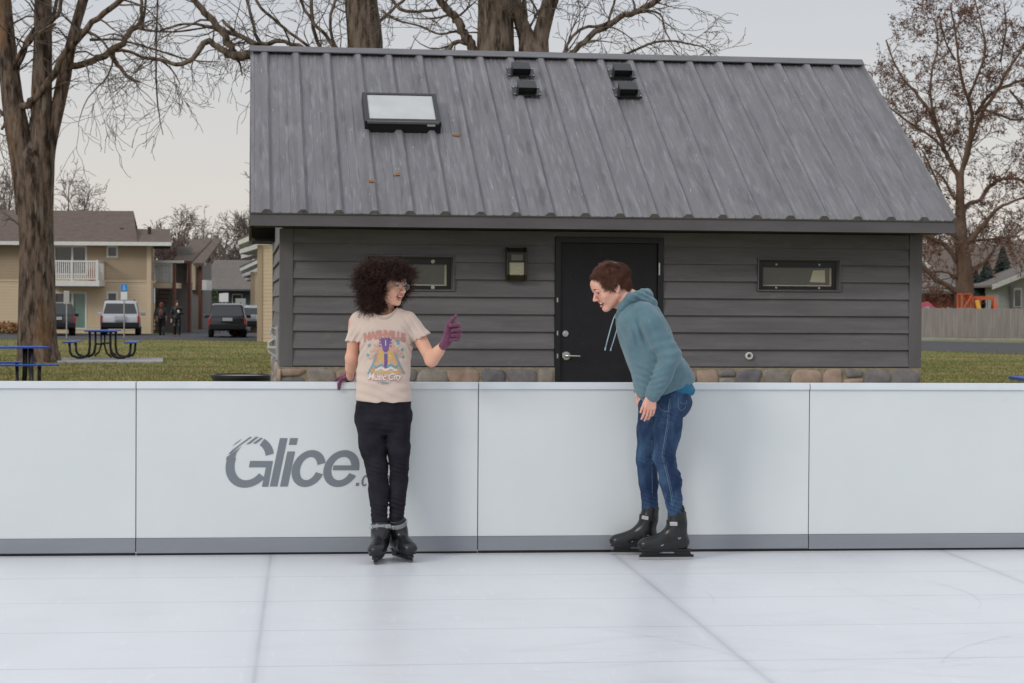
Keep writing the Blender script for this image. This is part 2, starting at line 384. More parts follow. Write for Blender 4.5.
# barrier panels
joints = [bp(136, 470)[0], bp(478, 470)[0], bp(809, 470)[0]]
W = (joints[2]-joints[0])/2
edges = [joints[0]-2*W, joints[0]-W, joints[0], joints[1], joints[2], joints[2]+W, joints[2]+2*W]
HB = bp(512, 382.6)[1]
labels = ['plain white rink barrier panel off to the far left, beyond the picnic tables',
 'plain white barrier panel at the left edge, in front of the blue picnic tables',
 'white barrier panel with the large grey lettering behind the girl in black trousers',
 'white barrier panel between two joints, behind the boy in the teal hoodie',
 'plain white barrier panel at the right edge, in front of the grass and road',
 'plain white rink barrier panel off to the far right']
panels = []
for i in range(6):
    a, b_ = edges[i], edges[i+1]
    r = empty('barrier_panel', BO+BU*((a+b_)/2), BY, labels[i], 'rink barrier', 'white barrier panels round the rink')
    h = (b_-a)/2-.0028
    panels.append(r)
    z0 = .013+(.003 if i % 2 else 0)
    MB().box(-h, h, 0, .035, .1, HB-.034).build('board', M['barrier'], r, bevel=.002)
    MB().box(-h, h, -.006, .035, z0, .0985).build('kick_board', M['kick'], r, bevel=.002)
    MB().box(-h, h, .004, .034, .0005, .0125).build('gap_shade_strip', M['blackm'], r)  # black strip standing in for the shadow gap under the kick board
    t = MB().box(-h, h, -.010, .085, HB-.032, HB); t.box(-h, h, -.013, -.0102, HB-.038, HB-.012); t.box(-h,h,.0855,.09,HB-.06,HB-.004)
    t.build('top_rail', M['rail'], r, bevel=.003)
    p = MB()
    for x in (-h+.03, 0, h-.03): p.box(x-.02, x+.02, .036, .08, .02, HB-.034)
    p.box(-h+.05, h-.05, .036, .07, .03, .07)
    p.build('support_post', M['steel'], r)
    q = MB().box(h+.0006, h+.0050, .012, .03, .02, HB-.003); q.build('joint_strip', M['joint'], r)

# the lettering on the third panel
def stroke_arc(cx, cy, rx, ry, w_, a0_, a1_, n=40):
    """ring segment, angles in degrees counter-clockwise, y down units"""
    poly = []
    for i in range(n+1):
        a = R(a0_+(a1_-a0_)*i/n); poly.append((cx+rx*math.cos(a), cy-ry*math.sin(a)))
    for i in range(n, -1, -1):
        a = R(a0_+(a1_-a0_)*i/n); poly.append((cx+(rx-w_)*math.cos(a), cy-(ry-w_*.85)*math.sin(a)))
    return poly
def quadstrip(mb, poly, M2):
    n = len(poly)//2; vs = [M2(*p) for p in poly]; fs = [(i, i+1, 2*n-2-i, 2*n-1-i) for i in range(n-1)]
    mb.add(vs, fs)
pr = panels[2]; pinv = Matrix.Rotation(-BY, 3, 'Z')
def logo_pt(x, y, sh=True, dz=0):
    X = x+(.21*(435-y) if sh else 0)
    px, py = 200+X/5.69, 410+y/5.69
    a, z = bp(px, py); return (a-(edges[2]+edges[3])/2, -.0022-dz, z)
lg = MB(); S = lambda x, y: logo_pt(x, y); NS = lambda x, y: logo_pt(x, y, False)
def poly(pts, f): 
    lg.add([f(*p) for p in pts], [tuple(range(len(pts)))])
poly([(397,160),(440,160),(440,435),(397,435)], S)                      # l
poly([(455,236),(499,236),(499,435),(455,435)], S); poly([(455,160),(499,160),(499,198),(455,198)], S)   # i
quadstrip(lg, stroke_arc(596,333,94,105,46,18,342), S)                    # c
quadstrip(lg, stroke_arc(782,333,100,105,45,-4,337), S)                   # e
poly([(735,315),(880,315),(884,342),(735,342)], lambda x, y: logo_pt(x, y, True, .0006))
# G
quadstrip(lg, stroke_arc(254,297,134,145,50,168,322), S)
quadstrip(lg, stroke_arc(254,297,134,145,46,20,66), S)
poly([(285,290),(415,290),(408,326),(278,326)], NS)
poly([(375,326),(408,326),(388,436),(352,436),(360,400)], lambda x, y: logo_pt(x, y, False, .0006))
NS2 = lambda x, y: logo_pt(x, y, False, .0008)
poly([(300,190),(346,157),(358,162),(318,191)], NS2); poly([(262,196),(318,152),(334,153),(284,192)], NS2)
poly([(160,252),(186,225),(285,152),(296,154),(225,205),(176,248)], NS); poly([(184,206),(200,190),(240,162),(222,180)], NS)
poly([(149,285),(151,268),(215,222),(238,204),(222,222),(206,245),(199,275)], NS2)
# .com
poly([(884,414),(902,414),(902,432),(884,432)], S)
def small_o(cx, a=0, b_=360): quadstrip(lg, stroke_arc(cx,402,20,32,11,a,b_,20), S)
small_o(932,45,315); small_o(980)
for x in (1010,1036,1062): poly([(x,372),(x+11,372),(x+11,433),(x,433)], S)
quadstrip(lg, stroke_arc(1028,384,18,14,9,0,180,12), lambda x, y: logo_pt(x,y,True,.0006)); quadstrip(lg, stroke_arc(1054,384,18,14,9,0,180,12), lambda x, y: logo_pt(x,y,True,.0009))
lg.build('lettering', M['logo'], pr, fixn=False)

# ------------------------------------------------------------------ roads, pad, verge
def strip(name, pts, z, m):
    mb = MB(); mb.add([(x, y, z) for x, y in pts], [tuple(range(len(pts)))]); return tag(mb.build(name, m), kind='structure')
def gpt(px, py): p = onz(px, py, GZ); return (p.x, p.y)
strip('parking_road', [(-80,82),(-8,82),(-8,96.5),(-80,96.5)], GZ+.006, M['asphalt'])
strip('driveway', [(-17,96.5),(-11,96.5),(-10.2,122),(-26,170),(-30,170),(-18.5,122)], GZ+.006, M['asphalt'])
strip('road', [(6,70),gpt(921,350.5),gpt(1030,355),(60,60),(60,88),gpt(1030,343.2),gpt(921,341),(6,90)], GZ+.006, M['asphalt'])
mb = MB(); mb.box(6, 60, 93.2, 93.5, GZ, GZ+.10); tag(mb.build('kerb', M['concrete']), kind='structure')
mb = MB(); rng = random.Random(3)
n = 60; vs = []; fs = []
for i in range(n+1):
    x = 6+54*i/n; vs += [(x, 94.5+rng.uniform(-.8,.8), GZ+.03), (x, 99+rng.uniform(-1.2,.4), GZ+.03)]
for i in range(n): fs.append((2*i, 2*i+2, 2*i+3, 2*i+1))
mb.add(vs, fs); tag(mb.build('gravel_verge', M['debris']), kind='structure')
mb = MB(); a = gpt(57,363.5); b_ = gpt(163,363.5); c = gpt(163,359.6); d = gpt(57,359.6)
mb.hexa([(*a,GZ),(*b_,GZ),(*c,GZ),(*d,GZ),(*a,GZ+.05),(*b_,GZ+.05),(*c,GZ+.05),(*d,GZ+.05)])
tag(mb.build('concrete_pad', M['concrete']), kind='structure')
# far hills
mb = MB(); n = 80; vs = []; fs = []
for i in range(n+1):
    x = -1200+2400*i/n; h = 34+14*math.sin(i*.35)+8*math.sin(i*.93+1)
    vs += [(x, 1500, GZ), (x, 1580, h), (x, 2100, GZ)]
for i in range(n):
    for k in range(2): fs.append((3*i+k, 3*i+3+k, 3*i+4+k, 3*i+1+k))
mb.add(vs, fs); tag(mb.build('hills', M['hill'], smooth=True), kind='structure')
# short grass blades and fallen leaves where the lawn shows
mb = MB(); rng = random.Random(8)
def wedge(px0, px1, D0, D1):
    D = 1/rng.uniform(1/D1, 1/D0); px = rng.uniform(px0, px1); return ((px-512)/FPX*D, D)
for i in range(42000):
    x, y = wedge(-40, 290, 36, 82) if i % 10 < 7 else wedge(905, 1060, 36, 72)
    h = rng.uniform(.02,.055); a = rng.uniform(0, PI); dx, dy = .012*math.cos(a), .012*math.sin(a); lx, ly = rng.uniform(-.03,.03), rng.uniform(-.03,.03)
    mb.add([(x-dx,y-dy,GZ),(x+dx,y+dy,GZ),(x+lx,y+ly,GZ+h)], [(0,1,2)])
tag(mb.build('lawn_grass_blades', M['blade'], fixn=False), 'short dormant grass blades across the lawn behind the rink', 'grass', kind='stuff')
mb = MB()
for i in range(420):
    x, y = wedge(-40, 290, 38, 80) if i % 3 else wedge(905, 1060, 38, 72)
    s_ = rng.uniform(.03,.07); a = rng.uniform(0, 6.28)
    vs = [(x+s_*math.cos(a+k*PI/2)*(1 if k % 2 else .55), y+s_*math.sin(a+k*PI/2)*(1 if k % 2 else .55), GZ+.03+rng.uniform(0,.03)) for k in range(4)]
    mb.add(vs, [(0,1,2,3)])
tag(mb.build('fallen_leaves', M['leaf'], fixn=False), 'scattered dry brown leaves lying on the lawn', 'leaves', kind='stuff')
# ------------------------------------------------------------------ the grey hut
HY = math.atan(267/FPX); M['cap'] = mat('pale_screw_cap', (.5,.5,.5), None, rough=.5)
HO = Vector((-2.234, 17.05, 0)); HU = Vector((math.cos(HY), math.sin(HY), 0)); HV = Vector((-math.sin(HY), math.cos(HY), 0))
def hp(px, py, v):
    d = ray(px, py); o = HO+HV*v; t = (o-CAM).dot(HV)/d.dot(HV); p = CAM+d*t; return (p-HO).dot(HU), p.z
VW = .50
ZE = hp(300, 211.8, 0)[1]                # top of roof sheet at the eave
LEN = hp(955, 226, 0)[0]
RUN = 2.79
ZR = hp(300, 52.5, RUN)[1]
TH = math.atan2(ZR-ZE, RUN); SL = math.hypot(ZR-ZE, RUN)
hut = empty('park_hut', HO, HY, 'low grey lap-sided hut with metal roof and black door behind the rink barrier', 'hut')
def frame_s(u, s, h, back=False):
    """roof-slope coordinates -> hut local (h is height square to the slope)"""
    v = s*math.cos(TH)-h*math.sin(TH); z = ZE+s*math.sin(TH)+h*math.cos(TH)
    return (u, 2*RUN-v if back else v, z)
def hs(px, py):
    d = ray(px, py); dl = Vector((d.dot(HU), d.dot(HV), d.z)); ol = CAM-HO; ol = Vector((ol.dot(HU), ol.dot(HV), ol.z))
    n = Vector((0, -math.sin(TH), math.cos(TH))); p0 = Vector((0,0,ZE)); t = (p0-ol).dot(n)/dl.dot(n); p = ol+dl*t
    return p.x, p.y/math.cos(TH)
u0 = hp(280, 300, VW)[0]; u1 = hp(921, 300, VW)[0]
VB = 2*RUN-VW
ZS = hp(500, 366, VW)[1]                  # foot of the siding
door = (hp(555, 300, VW)[0], hp(663, 300, VW)[0], GZ, hp(605, 237.5, VW)[1])
def wrect(x0, x1, y0, y1):
    a, b_ = hp(x0, (y0+y1)/2, VW)[0], hp(x1, (y0+y1)/2, VW)[0]; xm = (x0+x1)/2
    return (a, b_, hp(xm, y1, VW)[1], hp(xm, y0, VW)[1])
win = [wrect(366, 454.5, 255, 291), wrect(757.5, 840.5, 258.5, 291.5)]
ZSOF = ZE-.125
wl = MB()
for a, b_, c, d in rects_with_holes(u0+.02, u1-.02, GZ, ZSOF, [door]+win): wl.box(a, b_, VW+.022, VW+.14, c, d)
wl.box(u0+.02, u0+.14, VW+.14, VB-.14, GZ, ZSOF); wl.box(u1-.14, u1-.02, VW+.14, VB-.14, GZ, ZSOF); wl.box(u0+.02, u1-.02, VB-.14, VB-.02, GZ, ZSOF)
for uu in (u0+.02, u1-.10):   # gable triangles
    vv0, vv1 = VW+.02, VB-.02; zt = ZR-.10
    wl.prism([(vv0, ZSOF), (vv1, ZSOF), (RUN+.3, zt-.1), (RUN, zt), (RUN-.3, zt-.1)], 'x', uu, uu+.08)
wl.build('wall', M['siding'], hut)
# lap boards
EXPO = (hp(380, 348, VW)[1]-hp(380, 365.4, VW)[1])
sd = MB(); rows = []
z = ZS; 
while z < ZSOF-.01: rows.append((z, min(z+EXPO, ZSOF))); z += EXPO
def lap(mb, a, b_, p, q, zb, front, axis='u', side=0):
    """one board piece between heights p..q of the row that starts at zb"""
    th = lambda z_: .029-.024*(z_-zb)/EXPO
    def pt(x, o, z_):
        if axis == 'u': return (x, front+.022-o if side == 0 else front-.022+o, z_)
        return (front+.022-o, x, z_) if side == 0 else (front-.022+o, x, z_)
    mb.hexa([pt(a,th(p),p), pt(b_,th(p),p), pt(b_,0,p), pt(a,0,p), pt(a,th(q),q), pt(b_,th(q),q), pt(b_,0,q), pt(a,0,q)])
cb = .115
for zb, zt in rows:
    for a, b_, p, q in rects_with_holes(u0+cb, u1-cb, zb, zt, [(door[0]-.004, door[1]+.004, door[2], door[3]+.004)]+[(w_[0]-.003, w_[1]+.003, w_[2]-.003, w_[3]+.003) for w_ in win]):
        lap(sd, a, b_, p, q-.001, zb, VW)
    lap(sd, VW+cb, VB-cb, zb, zt-.001, zb, u0, 'v', 0); lap(sd, VW+cb, VB-cb, zb, zt-.001, zb, u1, 'v', 1)
    lap(sd, u0+cb, u1-cb, zb, zt-.001, zb, VB, 'u', 1)
sd.build('lap_siding', M['siding'], hut)
for (a, s_) in ((u0, 1), (u1, -1)):
    for (v_, t_) in ((VW, 1), (VB, -1)):
        c = MB()
        x0, x1 = sorted((a-s_*.006, a+s_*(cb-.002))); y0, y1 = sorted((v_-t_*.006, v_+t_*.021))
        c.box(x0, x1, y0, y1, ZS-.01, ZSOF-.001)
        x0, x1 = sorted((a-s_*.006, a+s_*.019)); y0, y1 = sorted((v_+t_*.0212, v_+t_*(cb-.002)))
        c.box(x0, x1, y0, y1, ZS-.01, ZSOF-.001)
        c.build('corner_board', M['trim'], hut, bevel=.003)
# cobble footing
sb = MB()
for a, b_, c, d in rects_with_holes(u0+.0195, u1-.0195, GZ, ZS-.012, [door]): sb.box(a, b_, VW-.013, VW+.0215, c, d)
sb.box(u0+.006, u0+.019, VW-.013, VB, GZ, ZS-.012); sb.box(u1-.019, u1+.0, VW-.013, VB, GZ, ZS-.012)
base_o = sb.build('stone_footing', M['mortar'], hut)
rng = random.Random(12); sm = MB()
def cobble(mb, cx, cz, w_, h_, mp):
    n = 18; k = rng.uniform(.0, 6.28); mi = rng.choice([0,1,1,2,2,3,4]); rings = []
    rad = [1+.07*math.sin(2*a+k)+.07*math.sin(3*a+2*k)+.03*math.sin(5*a+3*k) for a in [2*PI*i/n for i in range(n)]]
    vs = []
    for s_, o in ((1.0,.0),(.99,.012),(.93,.027),(.78,.040),(.5,.049),(.2,.052)):
        for i in range(n):
            a = 2*PI*i/n; ca, sa = math.cos(a), math.sin(a); e = .62
            X = w_/2*math.copysign(abs(ca)**e, ca)*rad[i]*s_; Z = h_/2*math.copysign(abs(sa)**e, sa)*rad[i]*s_
            vs.append(mp(cx+X, cz+Z, o))
    fs = [(r_*n+i, r_*n+(i+1) % n, (r_+1)*n+(i+1) % n, (r_+1)*n+i) for r_ in range(5) for i in range(n)]+[tuple(5*n+i for i in range(n))]
    mb.add(vs, fs, mi)
def cobble_wall(a, b_, mp, skip=None):
    zt = ZS-.02
    while zt > GZ+.03:
        h_ = rng.uniform(.14,.17); x = a+rng.uniform(-.03,.02)
        while x < b_-.05:
            w_ = rng.uniform(.15,.30)
            if x+w_ > b_+.02: w_ = max(.09, b_+.01-x)
            if not (skip and skip[0]-.03 < x+w_/2 < skip[1]+.03):
                if rng.random() < .2 and w_ < .25:
                    cobble(sm, x+w_/2, zt-h_*.25, w_*.95, h_*.45, mp); cobble(sm, x+w_/2, zt-h_*.74, w_*.98, h_*.44, mp)
                else: cobble(sm, x+w_/2, zt-h_/2, w_*.97, h_*.96, mp)
            x += w_
        zt -= h_*.98
cobble_wall(u0-.03, door[0]-.02, lambda x, z_, o: (x, VW-.012-o*.5, z_)); sm.build('cobbles', M['stones'], base_o, smooth=True); sm = MB(); cobble_wall(door[1]+.02, u1+.03, lambda x, z_, o: (x, VW-.012-o*.5, z_))
sm.build('cobbles', M['stones'], base_o, smooth=True); sm = MB(); cobble_wall(VW-.03, VB, lambda x, z_, o: (u0+.006-o*.6, x, z_))
sm.build('cobbles', M['stones'], base_o, smooth=True)
# ---- roof
def roof_sheet(back):
    prof = []; P = .3055; n = int(LEN/P)+2; off = hp(374.5, 215, 0)[0] % P
    for i in range(-1, n):
        c = off+i*P
        for du, h in ((-.050,0),(-.022,.034),(.022,.034),(.050,0),(.10,0),(.106,.004),(.118,.004),(.124,0),(.182,0),(.188,.004),(.200,.004),(.206,0)):
            if 0 < c+du < LEN: prof.append((c+du, h))
    prof = [(0, prof[0][1])]+prof+[(LEN, prof[-1][1])]
    m_ = MB(); ns = 10; vs = []; k = len(prof)
    for j in range(ns+1):
        s_ = -.02+(SL+.02)*j/ns
        for u, h in prof: vs.append(frame_s(u, s_, h, back))
    fs = [(j*k+i, j*k+i+1, (j+1)*k+i+1, (j+1)*k+i) for j in range(ns) for i in range(k-1)]
    m_.add(vs, fs)
    # underside, so that the sheet has thickness
    vs = [frame_s(0, -.02, -.012, back), frame_s(LEN, -.02, -.012, back), frame_s(LEN, SL-.01, -.012, back), frame_s(0, SL-.01, -.012, back)]
    m_.add(vs, [(0,1,2,3)])
    e = m_
    base = len(e.v)
    for u, h in prof: e.v.append(frame_s(u, -.02, h, back)); e.v.append(frame_s(u, -.02, -.012, back))
    for i in range(k-1): e.f.append((base+2*i, base+2*i+2, base+2*i+3, base+2*i+1)); e.m.append(0)
    return m_
rf = roof_sheet(False).build('metal_roof', M['roof'], hut, fixn=False)
roof_sheet(True).build('metal_roof', M['roof'], hut, fixn=False)
cap = MB(); a = .075
pts = [frame_s(0, SL-a, .034), frame_s(0, SL-a, .044), (0, RUN, ZR+.060), frame_s(0, SL-a, .044, True), frame_s(0, SL-a, .034, True), (0, RUN, ZR+.046)]
cap.prism([(p[1], p[2]) for p in pts], 'x', -.006, LEN+.006)
cap.build('ridge_cap', M['ridge'], rf, fixn=True)
# fascia, soffit, barge boards
for back in (False, True):
    f = MB(); y0, y1 = (0.0, .03)
    if back: y0, y1 = 2*RUN-.03, 2*RUN
    f.box(-.004, LEN+.004, y0, y1, ZE-.122, ZE-.014)
    f.build('fascia', M['roofd'], hut, bevel=.002)
    f = MB(); ya, yb = (.031, VW+.02) if not back else (VB-.02, 2*RUN-.031)
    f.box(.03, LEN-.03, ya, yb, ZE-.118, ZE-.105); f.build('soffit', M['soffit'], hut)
for uu in (0, LEN-.028):
    bb = MB()
    for back in (False, True):
        vs = []
        for x in (uu, uu+.028):
            vs += [frame_s(x, .03, -.013, back), frame_s(x, SL, -.013, back), frame_s(x, SL+.02, -.14, back), frame_s(x, .06, -.14, back)]
        o = vs; bb.hexa([o[0],o[1],o[2],o[3],o[4],o[5],o[6],o[7]])
    bb.build('barge_board', M['roofd'], hut)
    x0, x1 = (.03, u0+.02) if uu == 0 else (u1-.02, LEN-.03)
    sf = MB()
    for back in (False, True):
        p = [frame_s(x0,.1,-.125,back), frame_s(x1,.1,-.125,back), frame_s(x1,SL-.02,-.125,back), frame_s(x0,SL-.02,-.125,back)]
        sf.add(p, [(0,1,2,3)])
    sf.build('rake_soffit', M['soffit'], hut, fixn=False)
# ---- door
dr = MB(); dw = .036
# frame
a, b_, _, zt = door
fr = MB(); fr.box(a, a+.05, VW-.012, VW+.10, GZ, zt); fr.box(b_-.05, b_, VW-.012, VW+.10, GZ, zt); fr.box(a+.0502, b_-.0502, VW-.012, VW+.10, zt-.05, zt)
doorleaf = MB().box(a+.053, b_-.053, VW+.012, VW+.055, GZ+.02, zt-.053).build('door', M['black'], hut, bevel=.002)
fr.build('door_frame', M['blackm'], doorleaf, bevel=.002)
hv = VW+.012
def lathe_part(name, px, py, prof, m_, extra=None):
    u, z_ = hp(px, py, hv); q = MB().lathe((u, hv, z_), (0,-1,0), prof, 24)
    if extra: extra(q, u, z_)
    return q.build(name, m_, doorleaf, smooth=True, angle=35)
lathe_part('deadbolt', 565.2, 333.6, [(.030,0),(.031,.008),(.027,.014),(.014,.0142),(.012,.020)], M['steel'])
def lev(q, u, z_):
    q.tube([(u,hv-.014,z_),(u,hv-.055,z_),(u+.012,hv-.062,z_),(u+.05,hv-.062,z_),(u+.118,hv-.058,z_-.002)], [.012,.012,.012,.0105,.009], 12)
lathe_part('lever_handle', 566, 355.8, [(.041,0),(.042,.006),(.036,.012),(.016,.0125),(.015,.02)], M['steel'], lev)
for y in (269, 420):
    u, z_ = hp(659.3, y, VW-.014); q = MB().tube([(u,VW-.014,z_-.055),(u,VW-.014,z_+.055)], .009, 10); q.build('hinge', M['steel'], doorleaf)
for y in (300, 333, 356):
    u, z_ = hp(557.5, y, VW-.013); MB().box(u-.006,u+.006,VW-.0135,VW-.0122,z_-.02,z_+.02).build('strike_plate', M['steel'], doorleaf)
# ---- windows
for wi, (a, b_, p, q) in enumerate(win):
    fr = MB(); t = .03; v0_, v1_ = VW-.012, VW+.085
    # splayed surround
    def ring(mb, o0, i0, vo, vi):
        (A,B,C,D) = o0; (E,F,G_,H) = i0
        O = [(A,vo,C),(B,vo,C),(B,vo,D),(A,vo,D)]; I = [(E,vi,G_),(F,vi,G_),(F,vi,H),(E,vi,H)]
        mb.add(O+I, [(0,1,5,4),(1,2,6,5),(2,3,7,6),(3,0,4,7)])
    f1 = MB(); ring(f1, (a,b_,p,q), (a+.012,b_-.012,p+.012,q-.012), v0_, v0_); ring(f1, (a+.012,b_-.012,p+.012,q-.012), (a+.030,b_-.030,p+.022,q-.032), v0_, VW+.06)
    ring(f1, (a,b_,p,q), (a,b_,p,q), v0_, VW+.03)
    wf = f1.build('window', M['trim'], hut, fixn=False)
    e = .028; x0, x1, z0, z1 = a+e, b_-e, p+.02, q-.03; t = .036
    f2 = MB(); f2.box(x0,x0+t,VW+.045,VW+.08,z0,z1); f2.box(x1-t,x1,VW+.045,VW+.08,z0,z1); f2.box(x0+t,x1-t,VW+.045,VW+.08,z0,z0+t*.8); f2.box(x0+t,x1-t,VW+.045,VW+.08,z1-t*1.4,z1)
    f2.build('window_frame', M['blackm'], wf, bevel=.002)
    MB().box(x0+t,x1-t,VW+.075,VW+.079,z0+t*.8,z1-t*1.4).build('pane', M['pane'], wf)
    g_ = MB(); g_.box(x1-t-.018,x1-t,VW+.071,VW+.0745,z0+t*.8,z1-t*1.4); g_.box(x0+t,x1-t-.0182,VW+.071,VW+.0745,z0+t*.8,z0+t*.8+.010)
    if wi == 1:
        c = hp(819, 276, VW+.07); g_.add([(c[0]-.085,VW+.0735,c[1]-.055),(c[0]+.06,VW+.0735,c[1]-.06),(c[0]+.055,VW+.0735,c[1]+.055),(c[0]-.055,VW+.0735,c[1]+.05)], [(0,1,2,3)])
    g_.build('inner_reveal', M['cream'], wf)
    for fx in (.22, .78):
        for zz in (z0+t*.35, z1-t*.7): 
            r_ = .018 if wi == 0 else .010
            MB().lathe((x0+(x1-x0)*fx, VW+.045, zz), (0,-1,0), [(r_,0),(r_,.005),(r_*.6,.009)], 12).build('screw_cap', M['cap'], wf)
# ---- skylight
A = hs(364.5, 131.5); B_ = hs(440.5, 133); Cc = hs(437, 95)
ua, ub = A[0], B_[0]; sa, sb_ = A[1]-.02, Cc[1]-.21
def slab(mb, ua, ub, sa, sb_, h0, h1, mi=0):
    mb.hexa([frame_s(ua,sa,h0),frame_s(ub,sa,h0),frame_s(ub,sb_,h0),frame_s(ua,sb_,h0),frame_s(ua,sa,h1),frame_s(ub,sa,h1),frame_s(ub,sb_,h1),frame_s(ua,sb_,h1)], mi)
k = MB(); H0, H1 = .0, .12; t = .045
slab(k, ua, ub, sa, sa+t*1.3, H0, H1); slab(k, ua, ub, sb_-t, sb_, H0, H1-.005); slab(k, ua, ua+t, sa+t*1.3, sb_-t, H0, H1-.002); slab(k, ub-t, ub, sa+t*1.3, sb_-t, H0, H1-.002)
sk = k.build('skylight', M['blackm'], hut, bevel=.004)
k = MB(); slab(k, ua+t+.0002, ub-t-.0002, sa+t*1.3+.0002, sb_-t-.0002, H1-.04, H1-.012); k.build('skylight_pane', M['skyl'], sk)
k = MB(); slab(k, ub-.13, ub-.055, sa-.002, sa-.0005, .075, .1); 
k.build('maker_tag', M['white'], sk)
k = MB(); slab(k, ua+.02, ub-.02, sa-.012, sa-.001, H1-.02, H1+.002); k.build('drip_edge', M['ridge'], sk)
# ---- roof vents
for (px, py) in ((521, 79), (527, 98), (622.5, 80.5), (628, 99.5)):
    u, s_ = hs(px, py); v_ = MB(); slab(v_, u-.135, u+.135, s_-.02, s_+.17, .032, .040)
    vo = v_.build('roof_vent', M['blackm'], hut, bevel=.002)
    v_ = MB(); 
    slab(v_, u-.085, u+.085, s_+.03, s_+.15, .040, .105); 
    # hood lip reaching down-slope with an open dark mouth
    slab(v_, u-.09, u+.09, s_-.005, s_+.155, .105, .113); slab(v_, u-.09, u-.083, s_-.005, s_+.029, .045, .105); slab(v_, u+.083, u+.09, s_-.005, s_+.029, .045, .105)
    v_.build('vent_hood', M['blackm'], vo, bevel=.003)
    v_ = MB()
    for du in (-.12, .12):
        for ds in (.0, .15):
            p = frame_s(u+du, s_+ds, .04); MB().lathe(p, (0,-math.sin(TH),math.cos(TH)), [(.008,0),(.008,.005),(.004,.007)], 8).build('screw', M['steel'], vo)
# ---- wall lamp
u, zt = hp(516.5, 247.5, VW-.05); z0 = hp(516.5, 280.5, VW-.05)[1]; hh = zt-z0
lamp = MB().prism([(VW+.004, z0-.004),(VW+.004, zt+.004),(VW-.05, zt),(VW-.09, zt-.04),(VW-.095, z0+.05),(VW-.06, z0)], 'x', u-.092, u-.072)
lamp.prism([(VW+.004, z0-.004),(VW+.004, zt+.004),(VW-.05, zt),(VW-.09, zt-.04),(VW-.095, z0+.05),(VW-.06, z0)], 'x', u+.072, u+.092)
lamp.prism([(VW+.002, zt-.006),(VW-.048, zt-.004),(VW-.086, zt-.043),(VW-.088, zt-.13),(VW+.002, zt-.13)], 'x', u-.0715, u+.0715)
lamp.prism([(VW+.002, z0),(VW-.055, z0),(VW-.088, z0+.045),(VW+.002, z0+.045)], 'x', u-.0715, u+.0715)
lm = lamp.build('wall_lamp', M['bronze'], hut, bevel=.006)
MB().box(u-.070, u+.070, VW-.080, VW-.01, z0+.0455, zt-.1305).build('lamp_lens', M['lens'], lm, bevel=.01)
MB().box(u-.05, u+.05, VW-.0905, VW-.0885, zt-.115, zt-.065).build('sensor_window', M['cream'] if False else M['darkw'], lm, bevel=.002)
# ---- round vent collar low on the wall
u, z_ = hp(749.5, 356, VW-.02)
q = MB().lathe((u, VW+.01, z_), (0,-1,0), [(.034,0),(.034,.028),(.026,.034),(.020,.030),(.019,.012)], 24); q.build('drain_collar', M['white'], hut, smooth=True, angle=40)
q = MB().lathe((u, VW+.0, z_), (0,-1,0), [(.009,0),(.009,.026),(.005,.03)], 12); q.build('collar_plug', M['bronze'], hut, smooth=True)
# ---- bike pump style hose bracket on the left side wall
q = MB(); x = u0-.02; vv = VW+.25
q.tube([(x,vv,1.22),(x-.05,vv,1.24),(x-.06,vv,1.19),(x-.01,vv,1.13)], .011, 8); q.tube([(x,vv,1.16),(x-.075,vv+.02,1.10),(x-.07,vv,1.02),(x-.01,vv,.98)], .011, 8)
q.tube([(x-.09,vv,1.055),(x,vv,1.055)], .016, 8); q.box(x-.012, x+.005, vv-.06, vv+.06, .95, 1.25)
q.build('hose_tap', M['cap'], hut, smooth=True, angle=40)
# ---- dead leaves lying on the roof
for i, (px, py, ang, lab) in enumerate(((371, 185, .1, 'brown leaf on the metal roof, lowest and leftmost of three'), (398, 175, -.5, 'tilted brown leaf in the middle of three below the skylight'), (456.5, 135.8, .0, 'flat brown leaf on the metal roof just right of the skylight'))):
    u, s_ = hs(px, py); l = MB(); lw, lh = .046, .016; vs = []
    for k_ in range(9):
        t_ = -1+2*k_/8; ww = lh*(1-t_*t_)**.6+.002
        for sg in (-1, 0, 1):
            x, y = t_*lw, sg*ww; X = x*math.cos(ang)+y*math.sin(ang); Y = -x*math.sin(ang)+y*math.cos(ang)
            vs.append(frame_s(u+X, s_+Y, (.040 if i == 0 else .008)+.002*abs(sg)+.003*t_*t_))
    c = Vector(frame_s(u, s_, .008)); 
    l.add([Vector(v)-c for v in vs], [(3*k_+j, 3*k_+j+1, 3*k_+4+j, 3*k_+3+j) for k_ in range(8) for j in range(2)])
    lo = l.build('fallen_leaf', M['leaf'], fixn=False); lo.location = HO+HU*c.x+HV*c.y+Vector((0,0,c.z)); lo.rotation_euler.z = HY
    tag(lo, lab, 'leaf', 'dead leaves on the hut roof')
